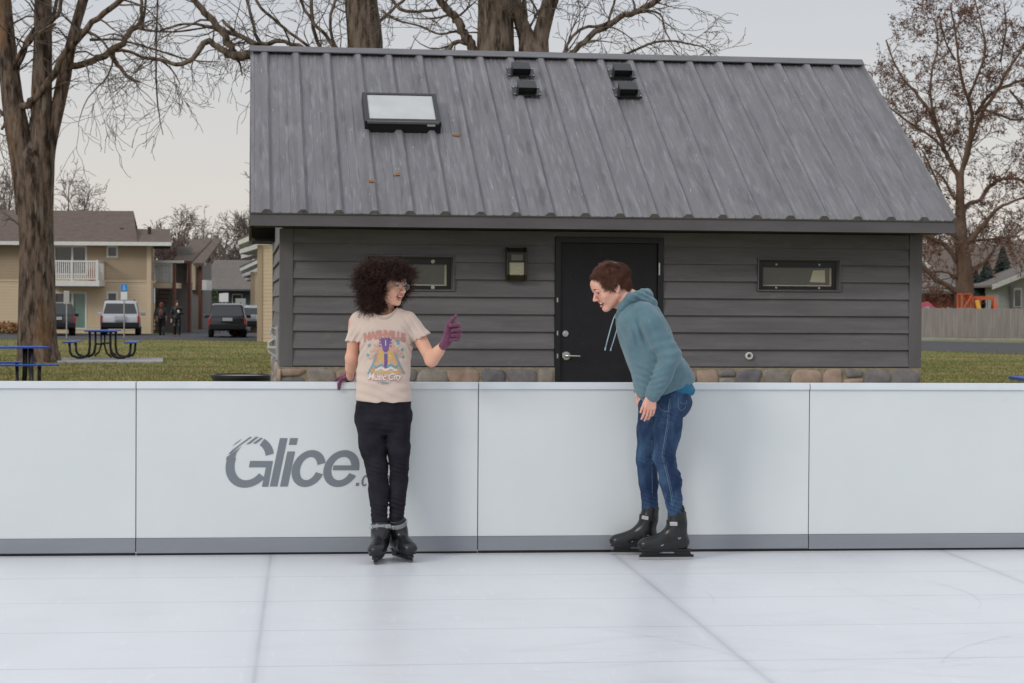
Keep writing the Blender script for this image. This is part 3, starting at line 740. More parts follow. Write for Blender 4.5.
# ------------------------------------------------------------------ implicit surfaces -> meshes
class SDF:
    def __init__(s): s.p = []
    def cone(s, a, b, ra, rb, k=.02, flat=None):
        s.p.append(('c', Vector(a), Vector(b), ra, rb, k, flat, 1)); return s
    def chain(s, pts, rs, k=.02, flat=None):
        for i in range(len(pts)-1): s.cone(pts[i], pts[i+1], rs[i], rs[i+1], k, flat)
        return s
    def ell(s, c, r, rot=None, k=.02, sub=False):
        s.p.append(('e', Vector(c), Vector(r), rot or Matrix.Identity(3), k, -1 if sub else 1)); return s
    def loft(s, o, w_, side, keys, k=.02, sub=False, pw=2.0):
        """keys: (t, cs, cn, rs, rn) along w_ ; side axis and normal axis"""
        w_ = Vector(w_).normalized(); sd = Vector(side); sd = (sd-w_*sd.dot(w_)).normalized(); n = w_.cross(sd)
        s.p.append(('l', Vector(o), w_, sd, n, keys, k, -1 if sub else 1, pw)); return s
    def cut(s, o, n, rad):
        s.p.append(('k', Vector(o), Vector(n).normalized(), rad)); return s
    def plane(s, o, n):
        s.p.append(('p', Vector(o), Vector(n).normalized())); return s
    def bounds(s):
        lo = np.array([1e9]*3); hi = -lo
        for q in s.p:
            if q[-1] == -1 if q[0] == 'e' else False: continue
            if q[0] == 'c':
                for v, r_ in ((q[1], q[3]), (q[2], q[4])):
                    lo = np.minimum(lo, np.array(v)-r_*1.1); hi = np.maximum(hi, np.array(v)+r_*1.1)
            elif q[0] == 'e':
                m_ = max(q[2]); lo = np.minimum(lo, np.array(q[1])-m_); hi = np.maximum(hi, np.array(q[1])+m_)
            elif q[0] == 'l':
                for kk in q[5]:
                    c = q[1]+q[2]*kk[0]+q[3]*kk[1]+q[4]*kk[2]; m_ = max(kk[3], kk[4])*1.15
                    lo = np.minimum(lo, np.array(c)-m_); hi = np.maximum(hi, np.array(c)+m_)
        return lo, hi
    def mesh(s, res, noise=None):
        lo, hi = s.bounds(); lo -= res*4; hi += res*4
        n = np.ceil((hi-lo)/res).astype(int)+1
        ax = [(lo[i]+res*np.arange(n[i])).astype(np.float32) for i in range(3)]
        F = np.full(n, 1.0, np.float32)
        for q in s.p:
            if q[0] == 'p':
                X, Y, Z = np.meshgrid(*ax, indexing='ij', sparse=True)
                d = (X-q[1].x)*q[2].x+(Y-q[1].y)*q[2].y+(Z-q[1].z)*q[2].z
                F = np.maximum(F, d); continue
            if q[0] == 'k':
                X, Y, Z = np.meshgrid(*ax, indexing='ij', sparse=True)
                d = (X-q[1].x)*q[2].x+(Y-q[1].y)*q[2].y+(Z-q[1].z)*q[2].z
                C_ = np.maximum(-d, np.sqrt((X-q[1].x)**2+(Y-q[1].y)**2+(Z-q[1].z)**2)-q[3])
                F = np.maximum(F, -C_); continue
            if q[0] == 'c':
                k = q[5]; g = k+3*res
                a, b_ = np.array(q[1]), np.array(q[2]); l_ = np.minimum(a-q[3]*1.4, b_-q[4]*1.4)-g; h_ = np.maximum(a+q[3]*1.4, b_+q[4]*1.4)+g
            elif q[0] == 'e':
                k = q[4]; g = k+3*res; c = np.array(q[1]); m_ = max(q[2]); l_ = c-m_-g; h_ = c+m_+g
            else:
                k = q[6]; g = k+3*res; l_ = np.array([1e9]*3); h_ = -l_
                for kk in q[5]:
                    c = np.array(q[1]+q[2]*kk[0]+q[3]*kk[1]+q[4]*kk[2]); m_ = max(kk[3], kk[4])*1.15+g
                    l_ = np.minimum(l_, c-m_); h_ = np.maximum(h_, c+m_)
            i0 = np.clip(np.floor((l_-lo)/res).astype(int), 0, n); i1 = np.clip(np.ceil((h_-lo)/res).astype(int)+1, 0, n)
            sl_ = tuple(slice(i0[i], i1[i]) for i in range(3))
            X, Y, Z = np.meshgrid(*[ax[i][sl_[i]] for i in range(3)], indexing='ij', sparse=True)
            if q[0] == 'c':
                A, B = q[1], q[2]; px, py, pz = X-A.x, Y-A.y, Z-A.z; ba = B-A; sgn = 1
                if q[6]:
                    nv, fac_ = q[6]; nv = Vector(nv).normalized(); dn = px*nv.x+py*nv.y+pz*nv.z
                    px, py, pz = px+dn*nv.x*(fac_-1), py+dn*nv.y*(fac_-1), pz+dn*nv.z*(fac_-1); ba = ba+nv*(ba.dot(nv)*(fac_-1))
                l2 = max(ba.length_squared, 1e-9)
                h = np.clip((px*ba.x+py*ba.y+pz*ba.z)/l2, 0, 1)
                d = np.sqrt((px-h*ba.x)**2+(py-h*ba.y)**2+(pz-h*ba.z)**2)-(q[3]+(q[4]-q[3])*h)
            elif q[0] == 'e':
                c, r_, rot = q[1], q[2], q[3]; sgn = q[5]
                px, py, pz = X-c.x, Y-c.y, Z-c.z
                cols = [rot.col[i] for i in range(3)]
                t = sum(((px*cc.x+py*cc.y+pz*cc.z)/r_[i])**2 for i, cc in enumerate(cols))
                t = np.sqrt(t); t2 = np.sqrt(sum(((px*cc.x+py*cc.y+pz*cc.z)/r_[i]**2)**2 for i, cc in enumerate(cols)))
                d = t*(t-1)/np.maximum(t2, 1e-6)
            else:
                o, w_, sd, nn, keys, k, sgn, pw = q[1:9]; sgn = q[7]; pw = q[8]
                px, py, pz = X-o.x, Y-o.y, Z-o.z
                t = px*w_.x+py*w_.y+pz*w_.z; K = np.array(keys)
                tt = np.clip(t, K[0,0], K[-1,0])
                # smooth interpolation
                fine = np.linspace(K[0,0], K[-1,0], 120)
                def sm(cn):
                    v = np.interp(fine, K[:,0], K[:,cn]); ker = np.ones(9)/9; v = np.convolve(np.pad(v, 4, mode='edge'), ker, 'valid'); return np.interp(tt, fine, v)
                cs, cn_, rs, rn = sm(1), sm(2), sm(3), sm(4)
                a = (px*sd.x+py*sd.y+pz*sd.z-cs)/rs; b_ = (px*nn.x+py*nn.y+pz*nn.z-cn_)/rn
                d = ((np.abs(a)**pw+np.abs(b_)**pw)**(1/pw)-1)*np.minimum(rs, rn)
                e = np.maximum(K[0,0]-t, t-K[-1,0])
                d = np.maximum(d, e)
            G = F[sl_]
            if sgn > 0:
                h = np.maximum(k-np.abs(G-d), 0)/k; F[sl_] = np.minimum(G, d)-h*h*k*.25
            else:
                d = -d; h = np.maximum(k-np.abs(G-d), 0)/k; F[sl_] = np.maximum(G, d)+h*h*k*.25
        if noise is not None:
            X, Y, Z = np.meshgrid(*ax, indexing='ij', sparse=True)
            F = F+noise(X, Y, Z).astype(np.float32)
        return nets(F, lo, res)
def nets(F, lo, res):
    S = F < 0; n = F.shape
    c = [(i, j, k) for i in (0,1) for j in (0,1) for k in (0,1)]
    sh = lambda A, o: A[o[0]:n[0]-1+o[0], o[1]:n[1]-1+o[1], o[2]:n[2]-1+o[2]]
    cnt = sum(sh(S, o).astype(np.int8) for o in c)
    act = (cnt > 0) & (cnt < 8)
    idx = np.argwhere(act); N_ = len(idx)
    acc = np.zeros((N_, 3)); num = np.zeros(N_)
    vals = {o: F[idx[:,0]+o[0], idx[:,1]+o[1], idx[:,2]+o[2]] for o in c}
    for a in c:
        for d in range(3):
            if a[d]: continue
            b_ = list(a); b_[d] = 1; b_ = tuple(b_)
            va, vb = vals[a], vals[b_]; cr_ = (va < 0) != (vb < 0)
            t = np.where(cr_, va/np.where(cr_, va-vb, 1), 0)
            P = np.tile(np.array(a, float), (N_, 1)); P[:, d] += t
            acc[cr_] += P[cr_]; num[cr_] += 1
    V = lo+res*(idx+acc/num[:,None])
    I = -np.ones(act.shape, np.int32); I[act] = np.arange(N_)
    quads = []
    for d in range(3):
        e = [slice(1, -1)]*3; e[d] = slice(0, n[d]-1)
        A = S[tuple(e)]; e2 = list(e); e2[d] = slice(1, n[d]); B = S[tuple(e2)]
        x = np.argwhere(A != B); 
        if not len(x): continue
        g = x.copy()
        for q in range(3):
            if q != d: g[:, q] += 1
        u, v = (d+1) % 3, (d+2) % 3
        def at_(du, dv):
            h = g.copy(); h[:, u] -= du; h[:, v] -= dv; return I[h[:,0], h[:,1], h[:,2]]
        Q = np.stack([at_(0,0), at_(1,0), at_(1,1), at_(0,1)], 1)
        inside = A[tuple(x.T)]
        Q[~inside] = Q[~inside][:, ::-1]
        quads.append(Q[(Q >= 0).all(1)])
    return V, np.concatenate(quads)
def nmesh(name, VF, mats, parent, mfun=None, smooth=True):
    """VF one (V,Q) or a list of them, in world space; parent's location is taken off"""
    if isinstance(VF, tuple): VF = [VF]
    Vs, Qs, off = [], [], 0
    for V, Q in VF: Vs.append(V); Qs.append(Q+off); off += len(V)
    V = np.concatenate(Vs); Q = np.concatenate(Qs)
    r = parent
    L0 = Vector((0,0,0))
    while r is not None: L0 += r.location; r = r.parent
    me = bpy.data.meshes.new(name)
    me.vertices.add(len(V)); me.vertices.foreach_set('co', (V-np.array(L0)).astype(np.float32).ravel())
    me.loops.add(Q.size); me.loops.foreach_set('vertex_index', Q.astype(np.int32).ravel())
    me.polygons.add(len(Q)); me.polygons.foreach_set('loop_start', np.arange(0, Q.size, 4, dtype=np.int32))
    me.update(calc_edges=True)
    if not isinstance(mats, (list, tuple)): mats = [mats]
    for m_ in mats: me.materials.append(m_)
    if mfun is not None:
        C = V[Q].mean(1); me.polygons.foreach_set('material_index', mfun(C).astype(np.int32))
    me.polygons.foreach_set('use_smooth', [smooth]*len(Q)); me.validate(); me.update()
    o = bpy.data.objects.new(name, me); col.objects.link(o); o.parent = parent
    return o
def wsum(seed, amp, freq, n=6, aniso=(1,1,1)):
    """sum of plane waves: soft folds"""
    rg = random.Random(seed); W_ = []
    for i in range(n):
        d = Vector((rg.gauss(0,1)*aniso[0], rg.gauss(0,1)*aniso[1], rg.gauss(0,1)*aniso[2])).normalized()*freq*rg.uniform(.6,1.7); W_.append((d, rg.uniform(0,6.28), rg.uniform(.5,1)))
    def f(X, Y, Z):
        s_ = 0
        for d, ph, a in W_: s_ = s_+a*np.sin(X*d.x+Y*d.y+Z*d.z+ph)
        return s_*amp/n**.5
    return f
def nz_add(*fs):
    return lambda X, Y, Z: sum(f(X, Y, Z) for f in fs)
def creases(px, py, axis, spacing, amp, reach, dy=0, Y0=11.5):
    """stacked wrinkles square to an axis, fading away from a centre point"""
    c = at(px, py, Y0+dy); ax_ = Vector(axis).normalized()
    def f(X, Y, Z):
        t = (X-c.x)*ax_.x+(Y-c.y)*ax_.y+(Z-c.z)*ax_.z; r2 = (X-c.x)**2+(Y-c.y)**2+(Z-c.z)**2
        return amp*np.sin(t*2*PI/spacing+2.2*np.sin((X-c.x)*17+(Y-c.y)*9))*np.exp(-r2/reach**2)
    return f

# ------------------------------------------------------------------ materials of the figures
M['skinA'] = mat('warm_tan_skin', (.70,.385,.265), (.76,.43,.30), rough=.5, spec=.35, vscale=14, sub=.12, bump=.04, bscale=200)
M['skinB'] = mat('fair_rosy_skin', (.70,.37,.275), (.78,.45,.345), rough=.5, spec=.35, vscale=14, sub=.12, bump=.04, bscale=200)
add_layer(M['skinB'], (.68,.25,.19), 7, (1,1,1), .54, .16, .55)
add_layer(M['skinA'], (.72,.31,.22), 9, (1,1,1), .54, .14, .45)
M['lipA'] = mat('lips', (.52,.19,.16), None, rough=.4)
M['lipB'] = mat('lips', (.60,.25,.20), None, rough=.4)
M['mouth'] = mat('mouth_inside', (.09,.02,.02), None, rough=.6)
M['teeth'] = mat('teeth', (.75,.72,.66), None, rough=.3)
M['eyew'] = mat('eye_white', (.50,.45,.42), None, rough=.2)
M['iris'] = mat('eye_iris', (.025,.015,.010), None, rough=.15)
M['hairA'] = mat('dark_curly_hair', (.022,.011,.009), (.075,.033,.022), rough=.6, spec=.3, vscale=18)
M['hairB'] = mat('auburn_hair', (.085,.034,.021), (.19,.080,.048), rough=.5, spec=.35, vscale=30)
M['tee'] = mat('sand_cotton_jersey', (.60,.48,.41), (.64,.515,.44), rough=.85, spec=.2, vscale=7, bump=.12, bscale=260, sheen=.1)
M['rib'] = mat('sand_rib_collar', (.50,.40,.33), None, rough=.9)
M['jeansA'] = mat('black_stretch_denim', (.010,.0095,.014), (.021,.019,.026), rough=.85, spec=.2, vscale=9, bump=.15, bscale=220)
M['denim'] = mat('blue_denim', (.013,.030,.080), (.045,.095,.18), rough=.8, spec=.25, vscale=8, stretch=(1,1,.45), contrast=(.40,.64), bump=.25, bscale=300)
add_layer(M['denim'], (.12,.20,.29), 5, (1,1,.6), .58, .14, .65)
add_layer(M['denim'], (.012,.022,.06), 40, (1,1,.25), .60, .08, .5)
M['stitch'] = mat('pale_seam_stitching', (.16,.22,.30), None, rough=.8)
M['glove'] = mat('plum_knit_glove', (.145,.042,.090), (.21,.065,.130), rough=.95, spec=.1, vscale=90, bump=1.0, bscale=160, sheen=.3)
M['hoodie'] = mat('teal_fleece', (.102,.180,.215), (.130,.218,.257), rough=.95, spec=.1, vscale=10, bump=.25, bscale=240, sheen=.25)
add_layer(M['hoodie'], (.16,.28,.31), 35, (1,1,1), .60, .12, .35)
M['cord'] = mat('pale_drawcord', (.34,.47,.52), None, rough=.8)
M['tealtee'] = mat('bright_teal_jersey', (.008,.12,.22), (.012,.15,.26), rough=.7, vscale=12, bump=.1, bscale=100)
M['skate'] = mat('black_skate_shell', (.009,.0095,.011), (.019,.020,.023), rough=.30, spec=.42, vscale=12, rvar=.1)
M['skatem'] = mat('matt_black_holder', (.013,.013,.014), None, rough=.5)
M['strap'] = mat('grey_ratchet_strap', (.22,.23,.245), (.30,.31,.33), rough=.45, vscale=30)
M['silverp'] = mat('silver_print', (.38,.385,.40), None, rough=.35)
M['blade'+'m'] = mat('steel_blade', (.5,.5,.5), None, rough=.3, metal=1)
M['liner'] = mat('skate_liner', (.02,.02,.022), None, rough=.95, bump=.4, bscale=80)

# ------------------------------------------------------------------ heads
def headframe(O, fwd, tilt_up, sc=1.0):
    f = Vector(fwd).normalized(); u = Vector(tilt_up); u = (u-f*u.dot(f)).normalized(); s_ = u.cross(f)   # s_: the person's left
    O = Vector(O)
    def P(s, ff, uu): return O+(s_*s+f*ff+u*uu)*sc
    return P, Matrix((s_, f, u)).transposed(), sc
def head(S, HF, male=False, smile=1.0, open_=.007):
    P, Rm, k = HF
    E = lambda c, r, kk=.012, sub=False, rot=None: S.ell(P(*c), Vector(r)*k, Rm if rot is None else Rm@rot, kk*k, sub)
    Cn = lambda a, b_, ra, rb, kk=.012: S.cone(P(*a), P(*b_), ra*k, rb*k, kk*k)
    E((0,-.022,.038),(.073,.094,.078))
    E((0,.020,.020),(.066,.072,.074), .02)
    E((0,.030,-.035),(.054,.055,.068), .02)
    for s_ in (-1, 1):
        Cn((s_*.056,-.008,-.052),(s_*.024,.058,-.094),.013,.014,.03)
        E((s_*.040,.058,-.028),(.023,.023,.020), .018)
        if smile: E((s_*.032,.070,-.048),(.013,.013,.013), .014)
    for s_ in (-1, 1): E((s_*.038,.034,-.055),(.020,.030,.034), .02)
    E((0,.070,-.098),(.020,.017,.015), .016)
    if male: E((0,.066,-.097),(.026,.016,.015), .016)
    Cn((-.036,.078,.020),(.036,.078,.020),.011,.011,.014)
    E((0,.072,.045),(.045,.020,.028), .02)
    # nose
    Cn((0,.088,.006),(0,.108,-.024),.0065,.0088,.008); E((0,.110,-.029),(.0095,.009,.008), .006)
    for s_ in (-1, 1): E((s_*.0115,.099,-.032),(.0075,.009,.0065), .006)
    # eye sockets
    for s_ in (-1, 1): E((s_*.031,.094,.0035),(.0145,.012,.0048), .006, True); E((s_*.031,.0775,.0105),(.0155,.0115,.0050), .006); E((s_*.031,.0765,-.0065),(.015,.0115,.0045), .006)
    # lips and mouth
    w_ = .026+.006*smile; y = -.060
    for s_ in (-1, 1):
        Cn((0,.0905,y+.0062+open_*.5),(s_*w_,.076,y+.004+.010*smile),.0046,.0022,.006)
        Cn((0,.0885,y-.0052-open_*.9),(s_*w_*.92,.075,y+.001+.0095*smile),.0056,.0022,.006)
    if open_ > .003: E((0,.092,y+.0005-open_*.25),(w_*.86,.018,open_*.75), .003, True)
    S.ell(P(0,.078,y+.009),Vector((.001,.001,.001)), None, .001) if False else None
    # ears
    for s_ in (-1, 1):
        rot = Matrix.Rotation(s_*.35, 3, 'Z')
        E((s_*.076,-.012,-.004),(.0075,.019,.030), .008, False, rot); E((s_*.083,-.006,.0),(.004,.010,.017), .004, True, rot)
        E((s_*.074,-.010,-.032),(.007,.010,.010), .006)
def facemats(HF, open_):
    """0 skin, 1 lips, 2 mouth"""
    P, Rm, k = HF; O = np.array(P(0,0,0)); A = np.array(Rm)
    def f(C):
        q = (C-O)@A/k; s_, ff, uu = q[:,0], q[:,1], q[:,2]
        r = np.zeros(len(C)); y = -.060+.011*(s_/.03)**2
        lips = (ff > .066) & (np.abs(s_) < .029) & (np.abs(uu-y+np.where(uu < y, .003, .0006)) < (.0070+np.where(uu < y, .0045, 0)+open_*.80)*np.sqrt(np.clip(1-(s_/.033)**2, 0, 1)))
        r[lips] = 1
        inn = (ff > .06) & (ff < .0885) & (np.abs(uu-y+open_*.25) < open_*.70) & (np.abs(s_) < .025)
        r[inn] = 2
        return r
    return f
def face_parts(HF, par, brow_m, iris_m, teeth=True, open_=.007, smile=1, look=(0,0)):
    P, Rm, k = HF
    L0 = par.location
    def tobuild(mb, name, m_, **kw): return mb.build(name, m_, par, world=True, **kw)
    for s_ in (-1, 1):
        # eyeball with iris facing forward
        q = MB(); c = P(s_*.031,.0752,.0018); r_ = .0118*k; d = (Rm@Vector((look[0], 1, look[1]))).normalized()
        prof = [(r_*math.sin(a), -r_*math.cos(a)) for a in [PI*i/14 for i in range(1, 14)]]
        q.lathe(c, d, prof, 16)
        eo = tobuild(q, 'eye', M['eyew'], smooth=True)
        q = MB(); q.lathe(c, d, [(.0076*k, r_*.76),(.0068*k, r_*.93),(.003*k, r_*1.03)], 14); 
        io = q.build('iris', iris_m, eo, smooth=True); 
        me = io.data
        for v in me.vertices: v.co -= L0
        # lids / lashes
        q = MB(); pts = [P(s_*(.031+.0155*math.cos(a)), .0895-.007*abs(math.cos(a)), .0018+.0042*math.sin(a)) for a in [PI*i/8 for i in range(9)]]
        q.tube(pts, [.0008*k]+[.0017*k]*7+[.0008*k], 6); tobuild(q, 'eyelashes', brow_m, smooth=True)
        q = MB(); pts = [P(s_*(.014+.036*t), .0945-.016*t*t, .0215+.008*math.sin(PI*(.15+.75*t))*.9) for t in [i/6 for i in range(7)]]
        q.tube(pts, [.0024*k,.0042*k,.0044*k,.0040*k,.0034*k,.0026*k,.0014*k], 6, flat=.7); tobuild(q, 'eyebrow', brow_m, smooth=True)
    if teeth:
        q = MB(); y = -.060
        for i in range(-4, 5):
            x = i*.0054; c = P(x, .0862-.0009*abs(i)**1.5, y+open_*.22+.0110*(x/.03)**2)
            S_ = Vector((.0026,.003,open_*.50))*k; vs = []
            for dz in (-1,1):
                for dx, dy in ((-1,-1),(1,-1),(1,1),(-1,1)): vs.append(c+Rm@Vector((dx*S_.x*(.8 if dy > 0 else 1), dy*S_.y, dz*S_.z)))
            q.hexa(vs)
        tobuild(q, 'teeth', M['teeth'], bevel=.0006)

def tubes_fast(name, paths, rads, m_, parent, n=3):
    """many thin hairs; paths (K,S,3) world; rads (K,S)"""
    paths = np.array(paths); K, S_, _ = paths.shape
    T = np.gradient(paths, axis=1); T /= np.linalg.norm(T, axis=2, keepdims=True)+1e-9
    ref = np.array([.31,.52,.79]); A = np.cross(T, ref); A /= np.linalg.norm(A, axis=2, keepdims=True)+1e-9; B = np.cross(T, A)
    ring = []
    for j in range(n):
        w_ = 2*PI*j/n; ring.append(paths+(A*math.cos(w_)+B*math.sin(w_))*rads[:,:,None])
    V = np.stack(ring, 2).reshape(-1, 3)          # K,S,n
    base = (np.arange(K)[:,None,None]*S_+np.arange(S_-1)[None,:,None])*n
    j = np.arange(n)[None,None,:]; j2 = (j+1) % n
    Q = np.stack([base+j, base+j2, base+n+j2, base+n+j], -1).reshape(-1, 4)
    return nmesh(name, (V, Q), m_, parent)

def hand(S, W_, d, nrm, thumbside, size=1.0, curls=(.5,.5,.5,.5), spread=.08, thumb=(.5,.5), k=.006):
    """W_ wrist; d towards the knuckles; nrm out of the back of the hand; thumbside unit vector (across, towards the thumb)"""
    d = Vector(d).normalized(); nrm = Vector(nrm); nrm = (nrm-d*nrm.dot(d)).normalized(); ac = d.cross(nrm)
    if ac.dot(Vector(thumbside)) < 0: ac = -ac
    z = size
    W_ = Vector(W_)
    ks = []
    for i, (o, ln) in enumerate(((.030,.086),(.010,.090),(-.010,.087),(-.029,.080))):
        K_ = W_+d*ln*z+ac*o*z; ks.append(K_)
        S.cone(W_+ac*o*.55*z+d*.01*z, K_, .0155*z, .0115*z, .014*z, (nrm, 1.15))
    L_ = ((.042,.026,.021),(.046,.029,.022),(.043,.027,.022),(.034,.021,.019))
    for i in range(4):
        p = ks[i]; ang = 0; dd = (d+ac*spread*(1.5-i)).normalized()
        for j in range(3):
            ang += curls[i]*(1.0 if j else .8); v = dd*math.cos(ang)-nrm*math.sin(ang); q = p+v*L_[i][j]*z
            r0, r1 = ((.0098,.0088),(.0088,.0080),(.0080,.0068))[j]
            S.cone(p, q, r0*z*(.9 if i == 3 else 1), r1*z*(.9 if i == 3 else 1), k*.5*z); p = q
    # thumb leaves the side of the palm near its base
    b0 = W_+d*.022*z+ac*.022*z-nrm*.006*z
    a0_, cl = thumb
    v1 = (d*math.cos(a0_)+ac*math.sin(a0_)-nrm*.25).normalized(); m1 = b0+v1*.046*z
    v2 = (v1*math.cos(cl)+(d-nrm*.4-ac*.2).normalized()*math.sin(cl)).normalized(); m2 = m1+v2*.034*z; m3 = m2+v2*.026*z
    S.cone(b0, m1, .0165*z, .0120*z, .012*z); S.cone(m1, m2, .0115*z, .0102*z, k*z); S.cone(m2, m3, .0100*z, .0078*z, k*z)
    return ks

# ------------------------------------------------------------------ rental skates
def skate(par, O, fwd, shaft_top, sc=1.0, cuff=.022, strap='strap'):
    """O: middle of the blade's lower edge (on the ice); shaft_top: where the ankle leaves the shell"""
    f = Vector(fwd); f.z = 0; f.normalize(); u = Vector((0,0,1)); s_ = f.cross(u)
    O = Vector(O); P = lambda a, b_, c: O+(f*a+s_*b_+u*c)*sc
    T = Vector(shaft_top)
    S = SDF()
    ank = P(-.062, 0, .135)
    S.chain([P(-.088,0,.092), P(-.02,0,.088), P(.06,0,.083), P(.112,0,.080)], [.036*sc,.038*sc,.044*sc,.036*sc], .03, None)
    S.ell(P(.098,0,.083), Vector((.046,.060,.034))*sc, Matrix((s_, f, u)).transposed(), .02)
    S.chain([P(-.075,0,.105), ank, ank.lerp(T, .55), T], [.044*sc,.047*sc,.049*sc,.051*sc], .025)
    S.cone(P(.02,0,.115), P(-.045,0,.165), .034*sc, .040*sc, .03)
    # collar cut, and flat sole
    ax_ = (T-ank).normalized(); S.plane(T+ax_*.012*sc, ax_); S.plane(P(0,0,.058), -u)
    o = nmesh('skate', S.mesh(.0045), M['skate'], par)
    L0 = par.location
    def sub(mb, name, m_, **kw):
        q = mb.build(name, m_, o, **kw)
        for v in q.data.vertices: v.co -= L0
        return q
    # shell ridge, sole and holder
    q = MB()
    out = [(-.128,.018),(-.138,.0),(-.128,-.018)]; 
    sole = [(-.118,-.030),(-.135,0),(-.118,.030),(-.04,.030),(.02,.038),(.09,.044),(.135,.032),(.152,0),(.135,-.032),(.09,-.044),(.02,-.038),(-.04,-.030)]
    vs = [P(a, b_, .050) for a, b_ in sole]+[P(a, b_, .060) for a, b_ in sole]; n = len(sole)
    q.add(vs, [tuple(range(n))[::-1], tuple(range(n, 2*n))]+[(i, (i+1) % n, n+(i+1) % n, n+i) for i in range(n)])
    def bl(a0_, a1_, b_, z0, z1, a2=None, a3=None):
        a2 = a0_ if a2 is None else a2; a3 = a1_ if a3 is None else a3
        q.hexa([P(a0_,-b_,z0),P(a1_,-b_,z0),P(a1_,b_,z0),P(a0_,b_,z0),P(a2,-b_,z1),P(a3,-b_,z1),P(a3,b_,z1),P(a2,b_,z1)])
    bl(-.150,.148,.008,.014,.028); bl(-.135,-.050,.018,.0282,.0498,-.125,-.035); bl(.045,.135,.018,.0282,.0498,.03,.13)
    bl(-.0498,.0448,.010,.0282,.033)
    sub(q, 'blade_holder', M['skatem'], bevel=.003)
    q = MB(); n = 16; e = []
    for i in range(n+1):
        a = -.152+.304*i/n; z0 = .0+ (.006*((abs(a)-.12)/.032)**2 if abs(a) > .12 else 0); e.append((a, z0))
    vs = []
    for a, z0 in e:
        for b_ in (-.002,.002): vs += [P(a,b_,z0+.0005), P(a,b_,.0155)]
    fs = []
    for i in range(n):
        k_ = 4*i; fs += [(k_,k_+1,k_+5,k_+4),(k_+2,k_+3,k_+7,k_+6),(k_,k_+4,k_+6,k_+2)]
    q.add(vs, fs); sub(q, 'blade', M['bladem'])
    # ankle strap wrapping the front of the shaft
    def band(c0, r_, a0_, a1_, wdt, name, m_, nx=20, off=.003, axis=ax_, thick=.004):
        q = MB(); vs = []; fa = (f-axis*f.dot(axis)).normalized(); sa_ = axis.cross(fa)
        for i in range(nx+1):
            a = a0_+(a1_-a0_)*i/nx; dv = fa*math.cos(a)+sa_*math.sin(a)
            for rr in (r_+off, r_+off+thick):
                for h in (-wdt/2, wdt/2): vs.append(c0+dv*rr*sc+axis*h*sc)
        fs = []
        for i in range(nx):
            k_ = 4*i; fs += [(k_,k_+4,k_+5,k_+1),(k_+2,k_+3,k_+7,k_+6),(k_,k_+2,k_+6,k_+4),(k_+1,k_+5,k_+7,k_+3)]
        fs += [(0,1,3,2),(4*nx,4*nx+2,4*nx+3,4*nx+1)]
        q.add(vs, fs); return sub(q, name, m_, bevel=.001)
    c0 = ank.lerp(T, .82 if strap == 'strap' else .60)
    st_ = band(c0, .0520, -2.2, 2.2, .026, 'ankle_strap', M[strap])
    for sg in (-1, 1):
        fa = (f-ax_*f.dot(ax_)).normalized(); sa_ = ax_.cross(fa)
        a = sg*1.05; dv = fa*math.cos(a)+sa_*math.sin(a); tv = ax_.cross(dv)
        q = MB(); c = c0+dv*.0575*sc; vs = []
        for z_ in (-.002, .005):
            for x, y in ((-.022,-.011),(.022,-.011),(.022,.011),(-.022,.011)): vs.append(c+(tv*x+ax_*y+dv*z_)*sc)
        q.hexa(vs); sub(q, 'buckle', M['silverp'], bevel=.004)
        # ankle rivet and size mark
        q = MB(); c = P(-.062, sg*.042, .125); q.lathe(c, s_*sg, [(.011*sc,0),(.011*sc,.008*sc),(.007*sc,.010*sc)], 16); sub(q, 'rivet', M['strap'], smooth=True)
        q = MB(); c = P(.040, sg*.0405, .085); nn = (s_*sg+u*.35).normalized(); t1 = f; t2 = nn.cross(t1)*sg
        t2 = (u-nn*u.dot(nn)).normalized()
        vs = []
        for i in range(16):
            a = 2*PI*i/16; vs.append(c+(t1*.017*math.cos(a)+t2*.008*math.sin(a)+nn*.0055)*sc)
        q.add(vs, [tuple(range(16))]); sub(q, 'size_mark', M['silverp'])
    # padded liner cuff sticking out on top
    S = SDF(); S.cone(T-ax_*.03, T+ax_*cuff*sc, .044*sc, .043*sc, .01)
    nmesh('liner_cuff', S.mesh(.005), M['liner'], o) if False else None
    V, Q = S.mesh(.005); lo_ = nmesh('liner_cuff', (V-np.array(L0)+np.array(Vector(o.location)), Q), M['liner'], None); lo_.parent = o
    return o

# ------------------------------------------------------------------ the girl
GY = 11.47
def G(px, py, dy=0): return at(px, py, GY+dy)
girl = empty('person', (at(392, 560, 11.3).x, 11.35, 0), 0, 'person with dark curly hair, glasses, graphic tee, black trousers and plum gloves', 'person')
gloc = girl.location
HFA = headframe(G(389.4,284.8,-.02), (.83,-.55,-.10), (.10,-.02,1), 1.0)
S = SDF(); head(S, HFA, False, 1.1, .0070)
P_ = HFA[0]
S.chain([P_(0,-.030,-.055), G(383,313,.02), G(384,322,.03)], [.046,.046,.058], .03)
S.cone(P_(0,.01,-.085), G(385,314,-.005), .030,.036,.03)
S.cone(G(368,319,.01), G(400,319,.01), .050, .050, .03); S.ell(G(384,322,-.035), (.085,.050,.045), None, .02)
VF1 = S.mesh(.0032)
S = SDF()
S.chain([G(356,322,.01), G(351.5,357,.05), G(350,377,.16)], [.042,.031,.023], .02)
S.cone(G(351.5,359,.055), G(350.5,368,.11), .0315,.028,.02)
S.chain([G(411,322,.01), G(431.5,360,-.05), G(446.5,341,-.13)], [.043,.034,.0225], .02)
S.cone(G(431.5,360,-.05), G(438,352,-.085), .032,.031,.02)
VF2 = S.mesh(.004)
S = SDF()   # trunk and legs inside the clothes
